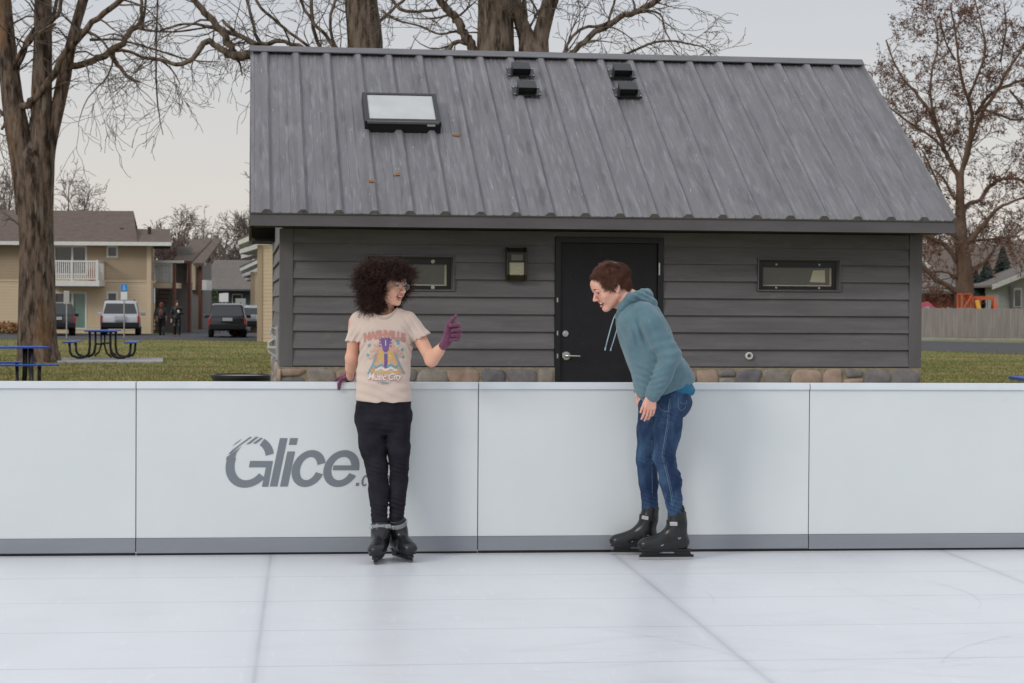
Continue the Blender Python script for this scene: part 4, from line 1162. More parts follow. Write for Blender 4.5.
S.loft(G(383.5,412,.02), (0,0,1), (1,0,0), [(0,0,0,.13,.085),(.2,0,0,.115,.075),(.35,0,0,.14,.085),(.52,0,0,.15,.08)])
S.chain([G(371,416,.01), G(376.8,468,-.035), G(380,520,-.11)], [.06,.030,.026]); S.chain([G(398,416,.01), G(399.3,468,-.03), G(396.2,514,-.075)], [.06,.028,.026])
S.cone(G(360,322,.02), G(408,322,.02), .05, .05)
VF3 = S.mesh(.008)
fm = facemats(HFA, .0070)
nmesh('body', [VF1, VF2, VF3], [M['skinA'], M['lipA'], M['mouth']], girl, fm)
face_parts(HFA, girl, M['hairA'], M['iris'], True, .0070, look=(.1,-.05))
# glasses
q = MB(); P = P_
for s_ in (-1, 1):
    pts = [P(s_*.031+.0215*math.cos(a)*(1), .104-.10*abs(.031+s_*.0215*math.cos(a)*s_*1-.031)**1*.0, -.001+.0175*math.sin(a)) for a in [2*PI*i/20 for i in range(21)]]
    q.tube(pts, .0013, 6, cap=False)
    q.tube([P(s_*.0525,.104,.006), P(s_*.066,.085,.006), P(s_*.080,.0,.004), P(s_*.078,-.02,-.012)], .0014, 6)
q.tube([P(-.010,.104,.003), P(0,.108,.006), P(.010,.104,.003)], .0014, 6)
glo = q.build('glasses', mat('clear_grey_acetate', (.20,.21,.25), None, rough=.25, spec=.6), girl, world=True, smooth=True)
gm = bpy.data.materials.new('spectacle_lens'); gm.use_nodes = True; N, L, b = nodes_of(gm); b.inputs['Specular IOR Level'].default_value = .15
b.inputs['Base Color'].default_value = (.9,.93,.97,1); b.inputs['Transmission Weight'].default_value = 0; b.inputs['Alpha'].default_value = .10; b.inputs['Roughness'].default_value = .05
q = MB()
for s_ in (-1, 1):
    vs = [P(s_*.031+.021*math.cos(a), .104, -.001+.017*math.sin(a)) for a in [2*PI*i/20 for i in range(20)]]; q.add(vs, [tuple(range(20))])
q.build('lenses', gm, girl, world=True)
# t-shirt
S = SDF()
def zt(py): return at(384, py, GY).z
o = at(384, 401.5, GY); z0 = o.z; keys = []
for py, hw, rn, cx, cn in ((401.5,29.0,.118,383.3,-.0),(392,28.2,.114,383.5,0),(380,27.3,.108,383.5,0),(366,26.6,.104,384,0),(352,26.8,.106,384,0),(340,28.0,.112,384,0),(330,29.5,.110,384,0),(321,29.0,.098,384,0),(315,23,.082,384,0),(310,14,.062,384,0)):
    Z = at(384, py, GY); keys.append((Z.z-z0, (cx-384)/174.4, cn, hw/174.4, rn))
S.loft(o, (0,0,1), (1,0,0), keys, .02, pw=2.5)
S.chain([G(376,313.5,.01), G(360,321,.01), G(353.8,343.5,.022)], [.036,.050,.053], .03)
S.chain([G(392,313.5,.01), G(408,321.5,.0), G(422.8,338.5,-.022)], [.036,.050,.053], .03)
a_ = (G(354,341,.02)-G(357,325,.01)).normalized(); 
VFs = None
def sleeve_cut(F): return F
# neck opening
S.ell(G(384.5,304.0,-.030), (.074,.105,.077), None, .006, True)
d1 = Vector((at(431,360,GY)-at(411,322,GY))).normalized(); S.cone(G(392,314,.01), G(396,316,.01), .03,.03)
S.cut(G(422.6,337,-.02), d1, .085); S.ell(G(423.5,338.5,-.02), (.036,.038,.036), None, .004, True)
S.cut(G(354,342.0,.02), (-.08,0,-1), .085); S.ell(G(353.8,344,.02), (.037,.040,.030), None, .004, True)
folds = nz_add(wsum(5,.0042,28,8,(1,1,.5)), wsum(6,.0022,60,6,(1,1,.6)), creases(411,342,(.8,0,.6),.035,.004,.10,Y0=GY-.05), creases(357,345,(.8,0,-.6),.035,.004,.09,Y0=GY-.05), creases(384,396,(.25,0,1),.05,.004,.16,Y0=GY-.1))
tee_vf = S.mesh(.005, folds)
tee = nmesh('t_shirt', tee_vf, M['tee'], girl)
# collar band
q = MB(); pts = []
bv = BVHTree.FromPolygons([Vector(v) for v in tee_vf[0]], [tuple(int(i) for i in f) for f in tee_vf[1]])
for i in range(33):
    a = 2*PI*i/32; c = G(381.5,308,-.012); p = c+Vector((.070*math.cos(a), .078*math.sin(a), -.018-.006*math.sin(-a))); p = G(384.5,304.0,-.030)+Vector((.073*math.cos(a), .10*math.sin(a), -.068+.045*abs(math.cos(a))**2))
    h = bv.find_nearest(p)[0]; pts.append(h)
q.tube(pts, .0058, 6, cap=False)
co = q.build('collar', M['rib'], None, smooth=True)
for v in co.data.vertices: v.co -= gloc
co.parent = tee
# black trousers
S = SDF()
o = at(383.5, 434, GY); keys = []
for py, hw, rn, cx, cn in ((434,19,.06,384,0),(427,25.5,.092,383.8,.0),(420,27.9,.110,383.5,.008),(410,28.6,.115,383.5,.01),(400,28.0,.108,383.3,.0),(394,27.2,.100,383.3,0)):
    keys.append((at(384,py,GY).z-o.z, (cx-383.5)/174.4, cn, hw/174.4, rn))
S.loft(o, (0,0,1), (1,0,0), keys, .05, pw=2.1)
S.chain([G(371.0,418,0), G(372.3,445,-.01), G(376.8,468,-.035), G(378.6,490,-.065), G(380.0,521,-.11)], [.0805,.074,.060,.055,.047], .03)
S.chain([G(397,418,0), G(398.6,445,-.01), G(399.3,468,-.03), G(398.2,490,-.045), G(396.2,516,-.075)], [.0805,.068,.055,.050,.044], .007)
fol = nz_add(wsum(9,.0032,45,8,(1,1,1.4)), wsum(3,.0016,95,6,(1,1,1.6)), *[creases(x,y,(.15,0,1),.026,.0042,.06,dy=-.1,Y0=GY) for x,y in ((377,470),(398,470),(380,512),(396,506))], creases(384,428,(.0,0,1),.03,.003,.08,dy=-.08,Y0=GY))
nmesh('trousers', S.mesh(.0045, fol), M['jeansA'], girl)
# gloves: thumb up
S = SDF()
W_ = G(446,342,-.13); S.chain([G(443.5,345.5,-.12), G(446.5,341,-.13), G(449,336,-.135)], [.027,.029,.030], .01)
S.ell(G(450.5,331.5,-.135), (.033,.026,.040), Matrix.Rotation(-.25,3,'Y'), .014)
for i, (x0, y0, x1, y1, r_) in enumerate(((449.5,324.5,459,324.5,.0118),(450,329.3,460.6,329.5,.0122),(450.5,334.3,460.3,334.6,.0118),(451,338.9,458.3,339,.0106))):
    S.chain([G(x0,y0,-.135), G(x1,y1,-.140), G(x1-1.2,y1+.6,-.172), G(x1-7.5,y1+1.0,-.178)], [r_,r_,r_*.95,r_*.88], .004)
S.chain([G(446.5,333,-.15), G(448.6,325.5,-.158), G(452.6,319.5,-.155), G(456,315.8,-.15)], [.0165,.0135,.0115,.0100], .008)
nmesh('glove', S.mesh(.0028, wsum(2,.0006,500,5)), M['glove'], girl)
# the other glove lies on the rail, its fingers over the front edge
S = SDF()
top = HB; 
yb = (at(345, 381, 11.7)); 
def B(px, y, z): return Vector(((px-512)/FPX*y, y, z))
yr = BO.y+(at(346,381,11.67).x-BO.x)*math.tan(BY)         # face plane depth here
Wp = B(350.5, yr+.035, top+.052)
S.chain([G(350.2,372,.14), Wp, B(348.5,yr+.035,top+.030)], [.026,.028,.026], .012)
S.ell(B(347, yr+.03, top+.024), (.044,.036,.021), None, .014)
for y_, ln, r_ in ((yr+.052,.040,.0102),(yr+.032,.050,.0108),(yr+.010,.050,.0106)):
    p = B(346, y_, top+.024); S.chain([p, p+Vector((-.03,-.004,-.001)), p+Vector((-.03-ln*.6,-.010,-.010))], [r_,r_*.95,r_*.85], .005)
p = B(345.5, yr-.006, top+.020); S.chain([p, p+Vector((-.024,-.016,-.006)), p+Vector((-.034,-.022,-.030)), p+Vector((-.036,-.018,-.058))], [.0125,.0112,.0105,.0090], .006)
nmesh('glove', S.mesh(.003, wsum(2,.0006,500,5)), M['glove'], girl)
# skates
skate(girl, Vector((at(379,562,11.3).x, 11.29, 0)), (-.10,-1,0), G(380.3,524,-.115), .98, -.02)
skate(girl, Vector((at(397,560.5,11.37).x+.03, 11.37, 0)), (.42,-.9,0), G(396.2,520,-.085), .98, -.02)
# hair: a dense core and thousands of small coils
P, Rm, _ = HFA
S = SDF()
S.ell(P(0,-.045,.045),(.112,.105,.098), None, .03); S.cone(P(-.05,-.07,-.03), P(-.035,-.08,-.09), .06,.035,.03); S.cone(P(.05,-.07,-.03), P(.04,-.08,-.08), .05,.03,.03)
S.ell(P(0,.10,-.02),(.075,.055,.072), Rm, .02, True)
core = nmesh('hair', S.mesh(.006, wsum(7,.008,70,8)), M['hairA'], girl)
rg = np.random.default_rng(5)
A = np.array(Rm); O_ = np.array(P(0,0,0))
def inhair(q):
    s_, f, u = q[:,0], q[:,1], q[:,2]
    # crown volume wider at the sides, hanging to the shoulders at the back
    e1 = (s_/.175)**2+((f+.022)/.168)**2+((u-.012)/.118)**2 < 1
    e2 = (s_/.14)**2+((f+.058)/.088)**2+((u+.083)/.100)**2 < 1
    face = (f > .034) & (u < .030+.030*np.clip((s_+.03)/.05,0,1)) & (u > -.2) & (np.abs(s_) < .20)
    side = (f > .024) & (u < .02) & (np.abs(s_) < .105) & (u > -.13)
    return (e1 | e2) & ~face & ~side
pts = []
while len(pts) < 15000:
    q = rg.uniform([-.2,-.23,-.19],[.2,.14,.19], (4000,3)); q = q[inhair(q)]
    c = np.array([0,-.05,.0]); rr = np.linalg.norm((q-c)/np.array([.18,.16,.15]), axis=1); q = q[rr > .5]; pts += list(q)
pts = np.array(pts[:15000]); fly = pts[::6].copy(); cc = np.array([0,-.03,.01]); fly = cc+(fly-cc)*rg.uniform(1.02,1.26,(len(fly),1)); rr_ = np.linalg.norm((fly-cc)/np.array([.18,.17,.13]), axis=1); fly = fly[(rr_ > .95) & ~((fly[:,1] > .02) & (fly[:,2] < .04))]; pts = np.concatenate([pts, fly]); K = len(pts); nS = 12
out = pts-np.array([0,-.05,-.01]); out /= np.linalg.norm(out, axis=1, keepdims=True)
d = out+rg.normal(0,.55,(K,3))+np.array([0,0,-.25]); d /= np.linalg.norm(d, axis=1, keepdims=True)
a1 = np.cross(d, rg.normal(0,1,(K,3))); a1 /= np.linalg.norm(a1, axis=1, keepdims=True); a2 = np.cross(d, a1)
t = np.linspace(0,1,nS)[None,:,None]; Ln = rg.uniform(.022,.055,(K,1,1)); tr = rg.uniform(1.2,2.6,(K,1,1)); ra = rg.uniform(.002,.0055,(K,1,1)); ph = rg.uniform(0,6.28,(K,1,1))
paths = pts[:,None,:]+d[:,None,:]*t*Ln+a1[:,None,:]*np.cos(ph+t*tr*2*PI)*ra+a2[:,None,:]*np.sin(ph+t*tr*2*PI)*ra
paths = O_+paths@A.T
rad = (rg.uniform(.0005,.0010,(K,1))*np.ones((1,nS)))
co = tubes_fast('curls', paths, rad, M['hairA'], None); co.parent = core
for_v = np.empty(len(co.data.vertices)*3, np.float32); co.data.vertices.foreach_get('co', for_v); for_v = for_v.reshape(-1,3)-np.array(gloc); co.data.vertices.foreach_set('co', for_v.ravel()); co.data.update()

# ---- the print on the shirt: flat shapes laid on the cloth
def decal(mb, V2, F2, mi, off=.0016):
    """V2 world x,z pairs cast along +Y on the shirt"""
    hit = []
    for x, z_ in V2:
        h = bv.ray_cast(Vector((x, 10.5, z_)), Vector((0,1,0)))
        hit.append((h[0]+Vector((0,-off,0))) if h[0] is not None else None)
    n = len(mb.v); ok = [i for i, h in enumerate(hit) if h is not None]
    mp = {i: j for j, i in enumerate(ok)}
    mb.v += [tuple(hit[i]-gloc) for i in ok]
    for f_ in F2:
        if all(i in mp for i in f_): mb.f.append(tuple(n+mp[i] for i in f_)); mb.m.append(mi)
def xz(px, py): p = at(px, py, GY-.11); return (p.x, p.z)
def text2d(s_, cuts=0, offset=.0):
    cu = bpy.data.curves.new('t', 'FONT'); cu.body = s_; cu.align_x = 'CENTER'; cu.offset = offset; cu.resolution_u = 4
    ob = bpy.data.objects.new('t', cu); col.objects.link(ob); dg = bpy.context.evaluated_depsgraph_get()
    me = bpy.data.meshes.new_from_object(ob.evaluated_get(dg)); bpy.data.objects.remove(ob)
    bm = bmesh.new(); bm.from_mesh(me); bmesh.ops.triangulate(bm, faces=bm.faces)
    for _ in range(cuts):
        es = [e for e in bm.edges if e.calc_length() > .35]
        if es: bmesh.ops.subdivide_edges(bm, edges=es, cuts=1); bmesh.ops.triangulate(bm, faces=bm.faces)
    V2 = [(v.co.x, v.co.y) for v in bm.verts]; F2 = [tuple(v.index for v in f.verts) for f in bm.faces]; bm.free(); bpy.data.meshes.remove(me)
    return V2, F2
pm = [mat('print_coral', (.54,.25,.19), None, rough=.8), mat('print_purple', (.17,.10,.26), None, rough=.8), mat('print_teal', (.16,.34,.37), None, rough=.8),
      mat('print_mustard', (.60,.39,.14), None, rough=.8), mat('print_cream', (.70,.64,.57), None, rough=.8), mat('print_rose', (.50,.25,.24), None, rough=.8), mat('print_pale_coral', (.60,.35,.27), None, rough=.8)]
pr_ = MB()
def warp_text(s_, cx, cy, size, arch, mi, wsc=1, off=.0016, shear=0, offset=.02):
    V2, F2 = text2d(s_, 3, offset); o_ = []
    for x, y in V2:
        X = x*size*wsc+shear*y*size; Yp = y*size; t_ = X
        o_.append(xz(cx+X, cy-Yp+arch*(X/20)**2))
    decal(pr_, o_, F2, mi, off)
def blob(cx, cy, pts, mi, off=.0016): 
    n_ = len(pts); V2 = [xz(cx, cy)]+[xz(x, y) for x, y in pts]; decal(pr_, V2, [(0, i+1, (i+1) % n_+1) for i in range(n_)], mi, off)
def circ(cx, cy, rx, ry=None, n_=18): ry = ry or rx; return [(cx+rx*math.cos(2*PI*i/n_), cy+ry*math.sin(2*PI*i/n_)) for i in range(n_)]
def ribbon(pts, w_, mi, off=.0016):
    V2, F2 = [], []
    for i, (x, y) in enumerate(pts):
        a, b_ = pts[max(i-1,0)], pts[min(i+1,len(pts)-1)]; dx, dy = b_[0]-a[0], b_[1]-a[1]; l_ = math.hypot(dx, dy) or 1
        V2 += [xz(x-dy/l_*w_/2, y+dx/l_*w_/2), xz(x+dy/l_*w_/2, y-dx/l_*w_/2)]
        if i: F2.append((2*i-2, 2*i-1, 2*i+1, 2*i))
    decal(pr_, V2, F2, mi, off)
# rays
for i in range(16):
    a = PI*i/15; r0, r1 = 10, 17.5 if i % 2 else 15; cx, cy = 386, 358
    wv = [(cx+(r0+(r1-r0)*t_)*math.cos(a)+math.sin(t_*6)*1.0*math.sin(a), cy-(r0+(r1-r0)*t_)*math.sin(a)*1.1+math.sin(t_*6)*1.0*math.cos(a)) for t_ in [j/6 for j in range(7)]]
    ribbon(wv, 1.4, 6)
blob(386, 358, circ(386,358,12.0,13), 6, .0018)
blob(386, 356, circ(386,356,8.0,6), 3, .0021)
for k_, (mi, w_) in enumerate(((3,2.2),(5,2.0),(2,1.8))):
    for sg in (-1, 1):
        ribbon([(386+sg*(6.5+k_*1.9+8*t_**1.5), 352+k_*1.0+20*t_) for t_ in [j/8 for j in range(9)]], w_, mi, .0024)
ribbon([(374+24*t_, 366+1.4*math.sin(t_*16)) for t_ in [j/24 for j in range(25)]], 2.0, 2, .0027); ribbon([(375+22*t_, 369+1.1*math.sin(t_*14+1)) for t_ in [j/24 for j in range(25)]], 2.2, 4, .0029)
ribbon([(372+28*t_, 372.5+2.0*abs(t_-.5)) for t_ in [j/12 for j in range(13)]], 1.8, 3, .0028)
# guitar head and neck
blob(385.5, 343, [(381.6,337.2),(384,338.4),(385.6,337),(387.4,338.4),(389.8,337.2),(390.4,341),(389.2,345),(388.2,351),(383.2,351),(381.8,345),(380.8,341)], 1, .0032)
ribbon([(385.7,350),(385.75,356),(385.8,362),(385.8,368)], 3.2, 1, .0032)
for y in (340, 343, 346):
    for x in (380, 391): blob(x, y, circ(x,y,.9,.8,8), 1, .0032)
ribbon([(385.7,340),(385.7,349)], .8, 4, .0035)
for y in (353,357,361): ribbon([(384.2,y),(387.3,y)], .7, 4, .0035)
for x, y in ((367.5,355),(403,357),(369,345.5),(398,343.5),(402,350)):
    st5 = [(x+(2.4 if i % 2 == 0 else 1.0)*math.sin(PI*i/5), y-(2.4 if i % 2 == 0 else 1.0)*math.cos(PI*i/5)) for i in range(10)]; blob(x, y, st5, 2)
ribbon([(396+8*t_, 340+1.6*math.sin(t_*9)) for t_ in [j/10 for j in range(11)]], 2.4, 2)
warp_text('NASHVILLE', 384.3, 338.0, 10.6, 3.2, 5, .80, .0030, 0, .06); warp_text('NASHVILLE', 384.3, 337.6, 10.6, 3.2, 0, .80, .0036, 0, .02)
warp_text('Music City', 384.5, 380.2, 9.2, -1.2, 5, .84, .0038, .22, .075); warp_text('Music City', 384.3, 379.9, 9.2, -1.2, 4, .84, .0045, .22, .028)
warp_text('* TENN *', 384.5, 384.2, 3.2, -.5, 2, 1.0, .003)
po = pr_.build('shirt_print', pm, tee, fixn=False)

# ------------------------------------------------------------------ the boy
YB = 11.56
def Bq(px, py, dy=0): return at(px, py, YB+dy)
boy = empty('person', (at(652, 556, 11.6).x, 11.6, 0), 0, 'laughing person in teal hoodie and blue jeans bending forward by the black door', 'person')
bl_ = boy.location
HFB = headframe(Bq(609.5,287.0,0), (-.86,-.26,-.44), (-.40,-.14,.90), 1.05)
S = SDF(); head(S, HFB, True, 1.15, .0095); P_ = HFB[0]
S.chain([P_(0,-.035,-.050), Bq(630,300,0), Bq(640,312,0)], [.054,.056,.065], .03); S.cone(P_(0,.0,-.09), Bq(627,306,0), .034,.045,.03)
VB1 = S.mesh(.0032)
S = SDF()
# near hand hangs relaxed in front of the thigh, its back to the camera
S.cone(Bq(654,388,-.19), Bq(652,396,-.19), .024,.023,.01)
hand(S, Bq(652,395,-.19), (-.14,-.05,-1), (.25,-1,.15), (-1,-.2,0), .88, (.30,.34,.38,.44), .045, (.35,.4))
VB2 = S.mesh(.0026)
S = SDF()
S.cone(Bq(640.5,386,.12), Bq(638.5,394,.10), .025,.023,.01)
hand(S, Bq(639.5,392,.11), (-.02,-.08,-1), (-.9,-.4,.1), (.0,-1,0), .80, (.25,.3,.35,.4), .05, (.4,.5))
VB3 = S.mesh(.0028)
S = SDF()
hip = Bq(667,392,0); nk = Bq(634,306,0); ax_ = (nk-hip).normalized()
S.chain([hip, hip.lerp(nk,.5), nk], [.11,.10,.09]); S.chain([Bq(668,405,-.08), Bq(664,456,-.09), Bq(676,508,-.09)], [.07,.05,.036]); S.chain([Bq(655,405,.09), Bq(646,456,.10), Bq(650,504,.12)], [.07,.05,.036])
S.chain([Bq(652,325,-.165), Bq(670,355,-.195), Bq(662,375,-.195), Bq(653.5,390,-.188)], [.04,.034,.030,.026]); S.chain([Bq(646,325,.15), Bq(658,356,.17), Bq(641,386,.125)], [.045,.035,.024])
VB4 = S.mesh(.009)
nmesh('body', [VB1, VB2, VB3, VB4], [M['skinB'], M['lipB'], M['mouth']], boy, facemats(HFB, .0095))
M['irisB'] = mat('eye_iris_grey', (.06,.06,.06), None, rough=.15); M['browB'] = mat('auburn_brow', (.12,.05,.03), None, rough=.8)
face_parts(HFB, boy, M['browB'], M['irisB'], True, .0095, look=(0,-.1))
# hoodie
S = SDF()
o = Bq(665.5,387.5,0); top_ = Bq(632,300,0); w_ = (top_-o).normalized()
# side axis is the depth direction, normal axis lies in the picture plane
sd = Vector((0,1,0)); nn = w_.cross((sd-w_*sd.dot(w_)).normalized())
sgn = 1 if nn.x < 0 else -1            # +1: normal points to his front (picture left)
Lw = (top_-o).length
keys = []
for t_, front, back, dep in ((-.00,28.0,31.0,.158),(.05,29,31,.168),(.15,28.5,29,.172),(.30,27,26,.174),(.45,26.5,25,.180),(.60,26.5,24.5,.190),(.72,26,24,.195),(.84,23.5,21.5,.178),(.93,18,17,.13),(1.0,13,13,.085)):
    keys.append((t_*Lw, 0, sgn*(front-back)/2/173, dep, (front+back)/2/173))
S.loft(o, w_, sd, keys, .03, pw=2.3)
S.chain([Bq(645,312,-.13), Bq(652,325,-.175), Bq(670,356,-.205), Bq(663,375,-.20), Bq(654.5,391,-.188)], [.062,.073,.059,.054,.046], .014)
S.chain([Bq(642,314,.13), Bq(646,325,.16), Bq(660,356,.18), Bq(649,374,.15), Bq(641.5,388,.125)], [.060,.068,.056,.050,.043], .014)
S.plane((0,0,0),(0,0,-1)) if False else None
# hem and cuff bands
fol = nz_add(wsum(21,.0045,24,8,(1,1,1)), wsum(23,.0035,42,5,(1.6,.5,.6)), wsum(22,.002,60,6), creases(668,352,(-.5,0,1),.052,.0045,.10,dy=-.25,Y0=YB), creases(658,380,(-.5,0,1),.03,.004,.07,dy=-.22,Y0=YB), creases(640,330,(.9,0,.4),.05,.004,.12,dy=-.2,Y0=YB), creases(643,378,(.3,0,1),.035,.004,.10,dy=-.15,Y0=YB))
hood_vf = S.mesh(.005, fol)
ho = nmesh('hoodie', hood_vf, M['hoodie'], boy)
def child_world(o_, par, root):
    n_ = len(o_.data.vertices); a = np.empty(n_*3, np.float32); o_.data.vertices.foreach_get('co', a)
    a = a.reshape(-1,3)-np.array(root.location); o_.data.vertices.foreach_set('co', a.ravel()); o_.data.update(); o_.parent = par; return o_
# hood lying on the shoulders, open at the throat
S = SDF()
ringp = [Bq(618,317,-.015), Bq(622,307,-.075), Bq(631,298,-.095), Bq(643,294.5,-.06), Bq(647,294,0), Bq(643,294.5,.06), Bq(631,298,.095), Bq(622,307,.075), Bq(618,317,.015)]
S.chain(ringp, [.016,.024,.030,.030,.030,.030,.030,.024,.016], .02)
S.ell(Bq(645,300,0), (.055,.105,.030), Matrix.Rotation(.55,3,'Y'), .03); S.ell(Bq(651,304,0), (.038,.090,.035), Matrix.Rotation(.9,3,'Y'), .03)
child_world(nmesh('hood', S.mesh(.0045, nz_add(wsum(31,.003,60,6), creases(645,294,(.3,0,1),.03,.004,.09,dy=-.08,Y0=YB))), M['hoodie'], None), ho, boy)
S = SDF(); S.chain([Bq(655.3,389.5,-.188), Bq(653.2,394.5,-.190)], [.0475,.0445], .01); 
child_world(nmesh('cuff', S.mesh(.004, wsum(33,.0010,260,5,(1,.2,.2))), M['hoodie'], None), ho, boy)
S = SDF(); S.chain([Bq(642,387,.125), Bq(640.7,391.5,.12)], [.043,.041], .01)
child_world(nmesh('cuff', S.mesh(.004), M['hoodie'], None), ho, boy)
S = SDF(); S.loft(o-w_*.028, w_, sd, [(0,0,-sgn*.010,.150,.160),(.03,0,-sgn*.010,.156,.168),(.055,0,-sgn*.008,.162,.171)], .01, pw=2.3)
child_world(nmesh('hem_band', S.mesh(.005, wsum(34,.002,60,6)), M['hoodie'], None), ho, boy)
# kangaroo pocket edge
q = MB(); hb = BVHTree.FromPolygons([Vector(v) for v in hood_vf[0]], [tuple(int(i) for i in f) for f in hood_vf[1]])
def onto(bvh, px, py, off=.002):
    d_ = ray(px, py); d_ = d_/d_.y; h = bvh.ray_cast(CAM+d_*10.3, d_.normalized()); return (h[0]-d_.normalized()*off) if h[0] is not None else None
# drawcords hang from the hood opening
q = MB(); q.tube([Bq(616,314,-.06), Bq(613.8,318,-.075), Bq(611,327,-.080), Bq(608,338,-.078), Bq(605.6,347.5,-.076)], .0032, 6)
q.tube([Bq(620,315,-.03), Bq(618.6,322,-.05), Bq(616.5,331,-.055), Bq(613.5,341,-.055), Bq(611.2,348,-.053)], .0032, 6)
for a, b_ in ((Bq(605.6,347.5,-.076), Bq(605,350.5,-.076)), (Bq(611.2,348,-.053), Bq(610.4,351,-.053))): q.tube([a, b_], .0045, 6)
child_world(q.build('drawcord', M['cord'], None, smooth=True), ho, boy)
# teal undershirt showing behind under the hem
S = SDF(); S.loft(Bq(681,393,0), w_, sd, [(0,0,0,.138,.075),(.05,0,0,.142,.082),(.09,0,0,.135,.08)], .01, pw=2.3)
S.cone(Bq(688,389,-.07), Bq(690.5,391.5,-.04), .030,.026,.03); S.cone(Bq(672,391,-.10), Bq(684,393.5,-.09), .022,.028,.03)
nmesh('undershirt', S.mesh(.005, nz_add(wsum(41,.0025,30,8), wsum(42,.001,90,5))), M['tealtee'], boy)
# jeans
S = SDF()
S.ell(Bq(668.5,402,0), (.120,.148,.100), None, .03); S.cone(Bq(676,398,-.06), Bq(677,404,.06), .085,.085,.03)
S.chain([Bq(669.5,409,-.08), Bq(667.5,432,-.085), Bq(664.3,457,-.095), Bq(670.5,482,-.095), Bq(676,513,-.090)], [.086,.075,.063,.058,.047], .025)
S.chain([Bq(653.5,405,.085), Bq(650,432,.09), Bq(646.6,457,.10), Bq(648.4,482,.115), Bq(650,507,.125)], [.088,.074,.058,.055,.047], .025)
fol = nz_add(wsum(51,.0034,40,8,(1,1,1.2)), wsum(52,.0018,90,6), *[creases(x,y,(.2,0,1),.024,.0038,.055,dy=dy,Y0=YB) for x,y,dy in ((664,458,-.16),(646,458,.03),(675,505,-.14),(649,500,.06),(666,420,-.16))], creases(676,474,(.5,0,1),.03,.004,.06,dy=-.12,Y0=YB))
jv = S.mesh(.0045, fol)
je = nmesh('jeans', jv, M['denim'], boy)
jb = BVHTree.FromPolygons([Vector(v) for v in jv[0]], [tuple(int(i) for i in f) for f in jv[1]])
q = MB()
def seamline(pts, r_=.0016):
    o_ = []
    for a, b_ in zip(pts, pts[1:]):
        for i in range(8):
            t_ = i/8; h = onto(jb, a[0]+(b_[0]-a[0])*t_, a[1]+(b_[1]-a[1])*t_, .0006)
            if h is not None: o_.append(h)
    if len(o_) > 2: q.tube(o_, r_, 5)
seamline([(669.5,398),(667,425),(664.5,440),(662,456),(668,480),(671,495),(672.5,508)]); seamline([(671,398),(668.5,425),(666,440),(663.6,456),(669.6,480),(672.6,495),(674,508)], .0009)
seamline([(678.5,397.5),(678,407),(681,411),(685,408),(687,399)], .0013); seamline([(680,402),(683,404),(686,402.5)], .0011)
seamline([(652,440),(652,470),(652.4,500)], .0010); seamline([(657.5,404),(661,410),(665,411.5),(669,411)], .0012)
child_world(q.build('seams', M['stitch'], None, smooth=True), je, boy)
# skates
skate(boy, Vector((at(666,558,11.49).x, 11.47, 0)), (-1,-.10,0), Bq(677,514,-.088), 1.06, .022, 'skatem')
skate(boy, Vector((at(636.5,554,11.68).x, 11.685, 0)), (-1,-.04,0), Bq(650.5,508,.127), 1.0, .022, 'skatem')
# short hair combed forward
P, Rm, k_ = HFB
S = SDF(); S.ell(P(0,-.028,.043), Vector((.080,.099,.081))*k_, Rm, .02); S.ell(P(0,-.066,-.005), Vector((.066,.052,.055))*k_, Rm, .02)
S.ell(P(0,.095,-.03), Vector((.085,.075,.085))*k_, Rm, .01, True)
for s_ in (-1,1): S.ell(P(s_*.080,.005,-.030), Vector((.035,.050,.050))*k_, Rm, .01, True)
core = nmesh('hair', S.mesh(.0045, wsum(17,.003,90,8)), M['hairB'], boy)
rg = np.random.default_rng(6); A = np.array(Rm); O_ = np.array(P(0,0,0)); K = 9500; roots = []; dirs = []
while len(roots) < K:
    v = rg.normal(0,1,3); v /= np.linalg.norm(v); q_ = np.array([v[0]*.080, -.026+v[1]*.098, .042+v[2]*.080])
    s_, f, u = q_
    if f > .045 and u < .060: continue
    if u < -.01 and f > -.035: continue
    if u < .028 and f > .030: continue
    if u < -.03: continue
    # flow: from a whorl at the back of the crown, forwards and down
    w0 = np.array([.01,-.075,.115]); fl = q_-w0; nrm_ = v/np.array([.083,.102,.083]); nrm_ /= np.linalg.norm(nrm_)
    fl = fl+np.array([0,.03,-.02]); fl -= nrm_*fl.dot(nrm_); fl /= np.linalg.norm(fl)+1e-6
    roots.append(q_); dirs.append((fl, nrm_))
for i in range(1800):   # nape
    a = rg.uniform(-1.45,1.45); uz = rg.uniform(-.060,.03); q_ = np.array([math.sin(a)*(.070+uz*.15), -.052-math.cos(a)*(.060+uz*.25), uz]); nrm_ = np.array([math.sin(a), -math.cos(a), 0]); roots.append(q_); dirs.append((np.array([0,.1,-1.]), nrm_))
roots = np.array(roots); fl = np.array([d_[0] for d_ in dirs]); nr = np.array([d_[1] for d_ in dirs]); K = len(roots); nS = 6
cl = np.sin(roots@np.array([90,40,60.]))[:,None]*.12+np.sin(roots@np.array([-50,110,30.]))[:,None]*.12
side = np.cross(fl, nr); fl2 = fl+side*(cl+rg.normal(0,.14,(K,1)))
Ln = rg.uniform(.024,.048,(K,1,1))*np.where(roots[:,1]>.035,.80,1.)[:,None,None]; t = np.linspace(0,1,nS)[None,:,None]
paths = roots[:,None,:]+fl2[:,None,:]*t*Ln+nr[:,None,:]*(Ln*(.42+cl[:,:,None]*.5+rg.normal(0,.22,(K,1,1)))*(t-.62*t*t))
paths = O_+k_*(paths@A.T); rad = np.linspace(.0012,.0005,nS)[None,:]*rg.uniform(.8,1.3,(K,1))
child_world(tubes_fast('strands', paths, rad, M['hairB'], None), core, boy)
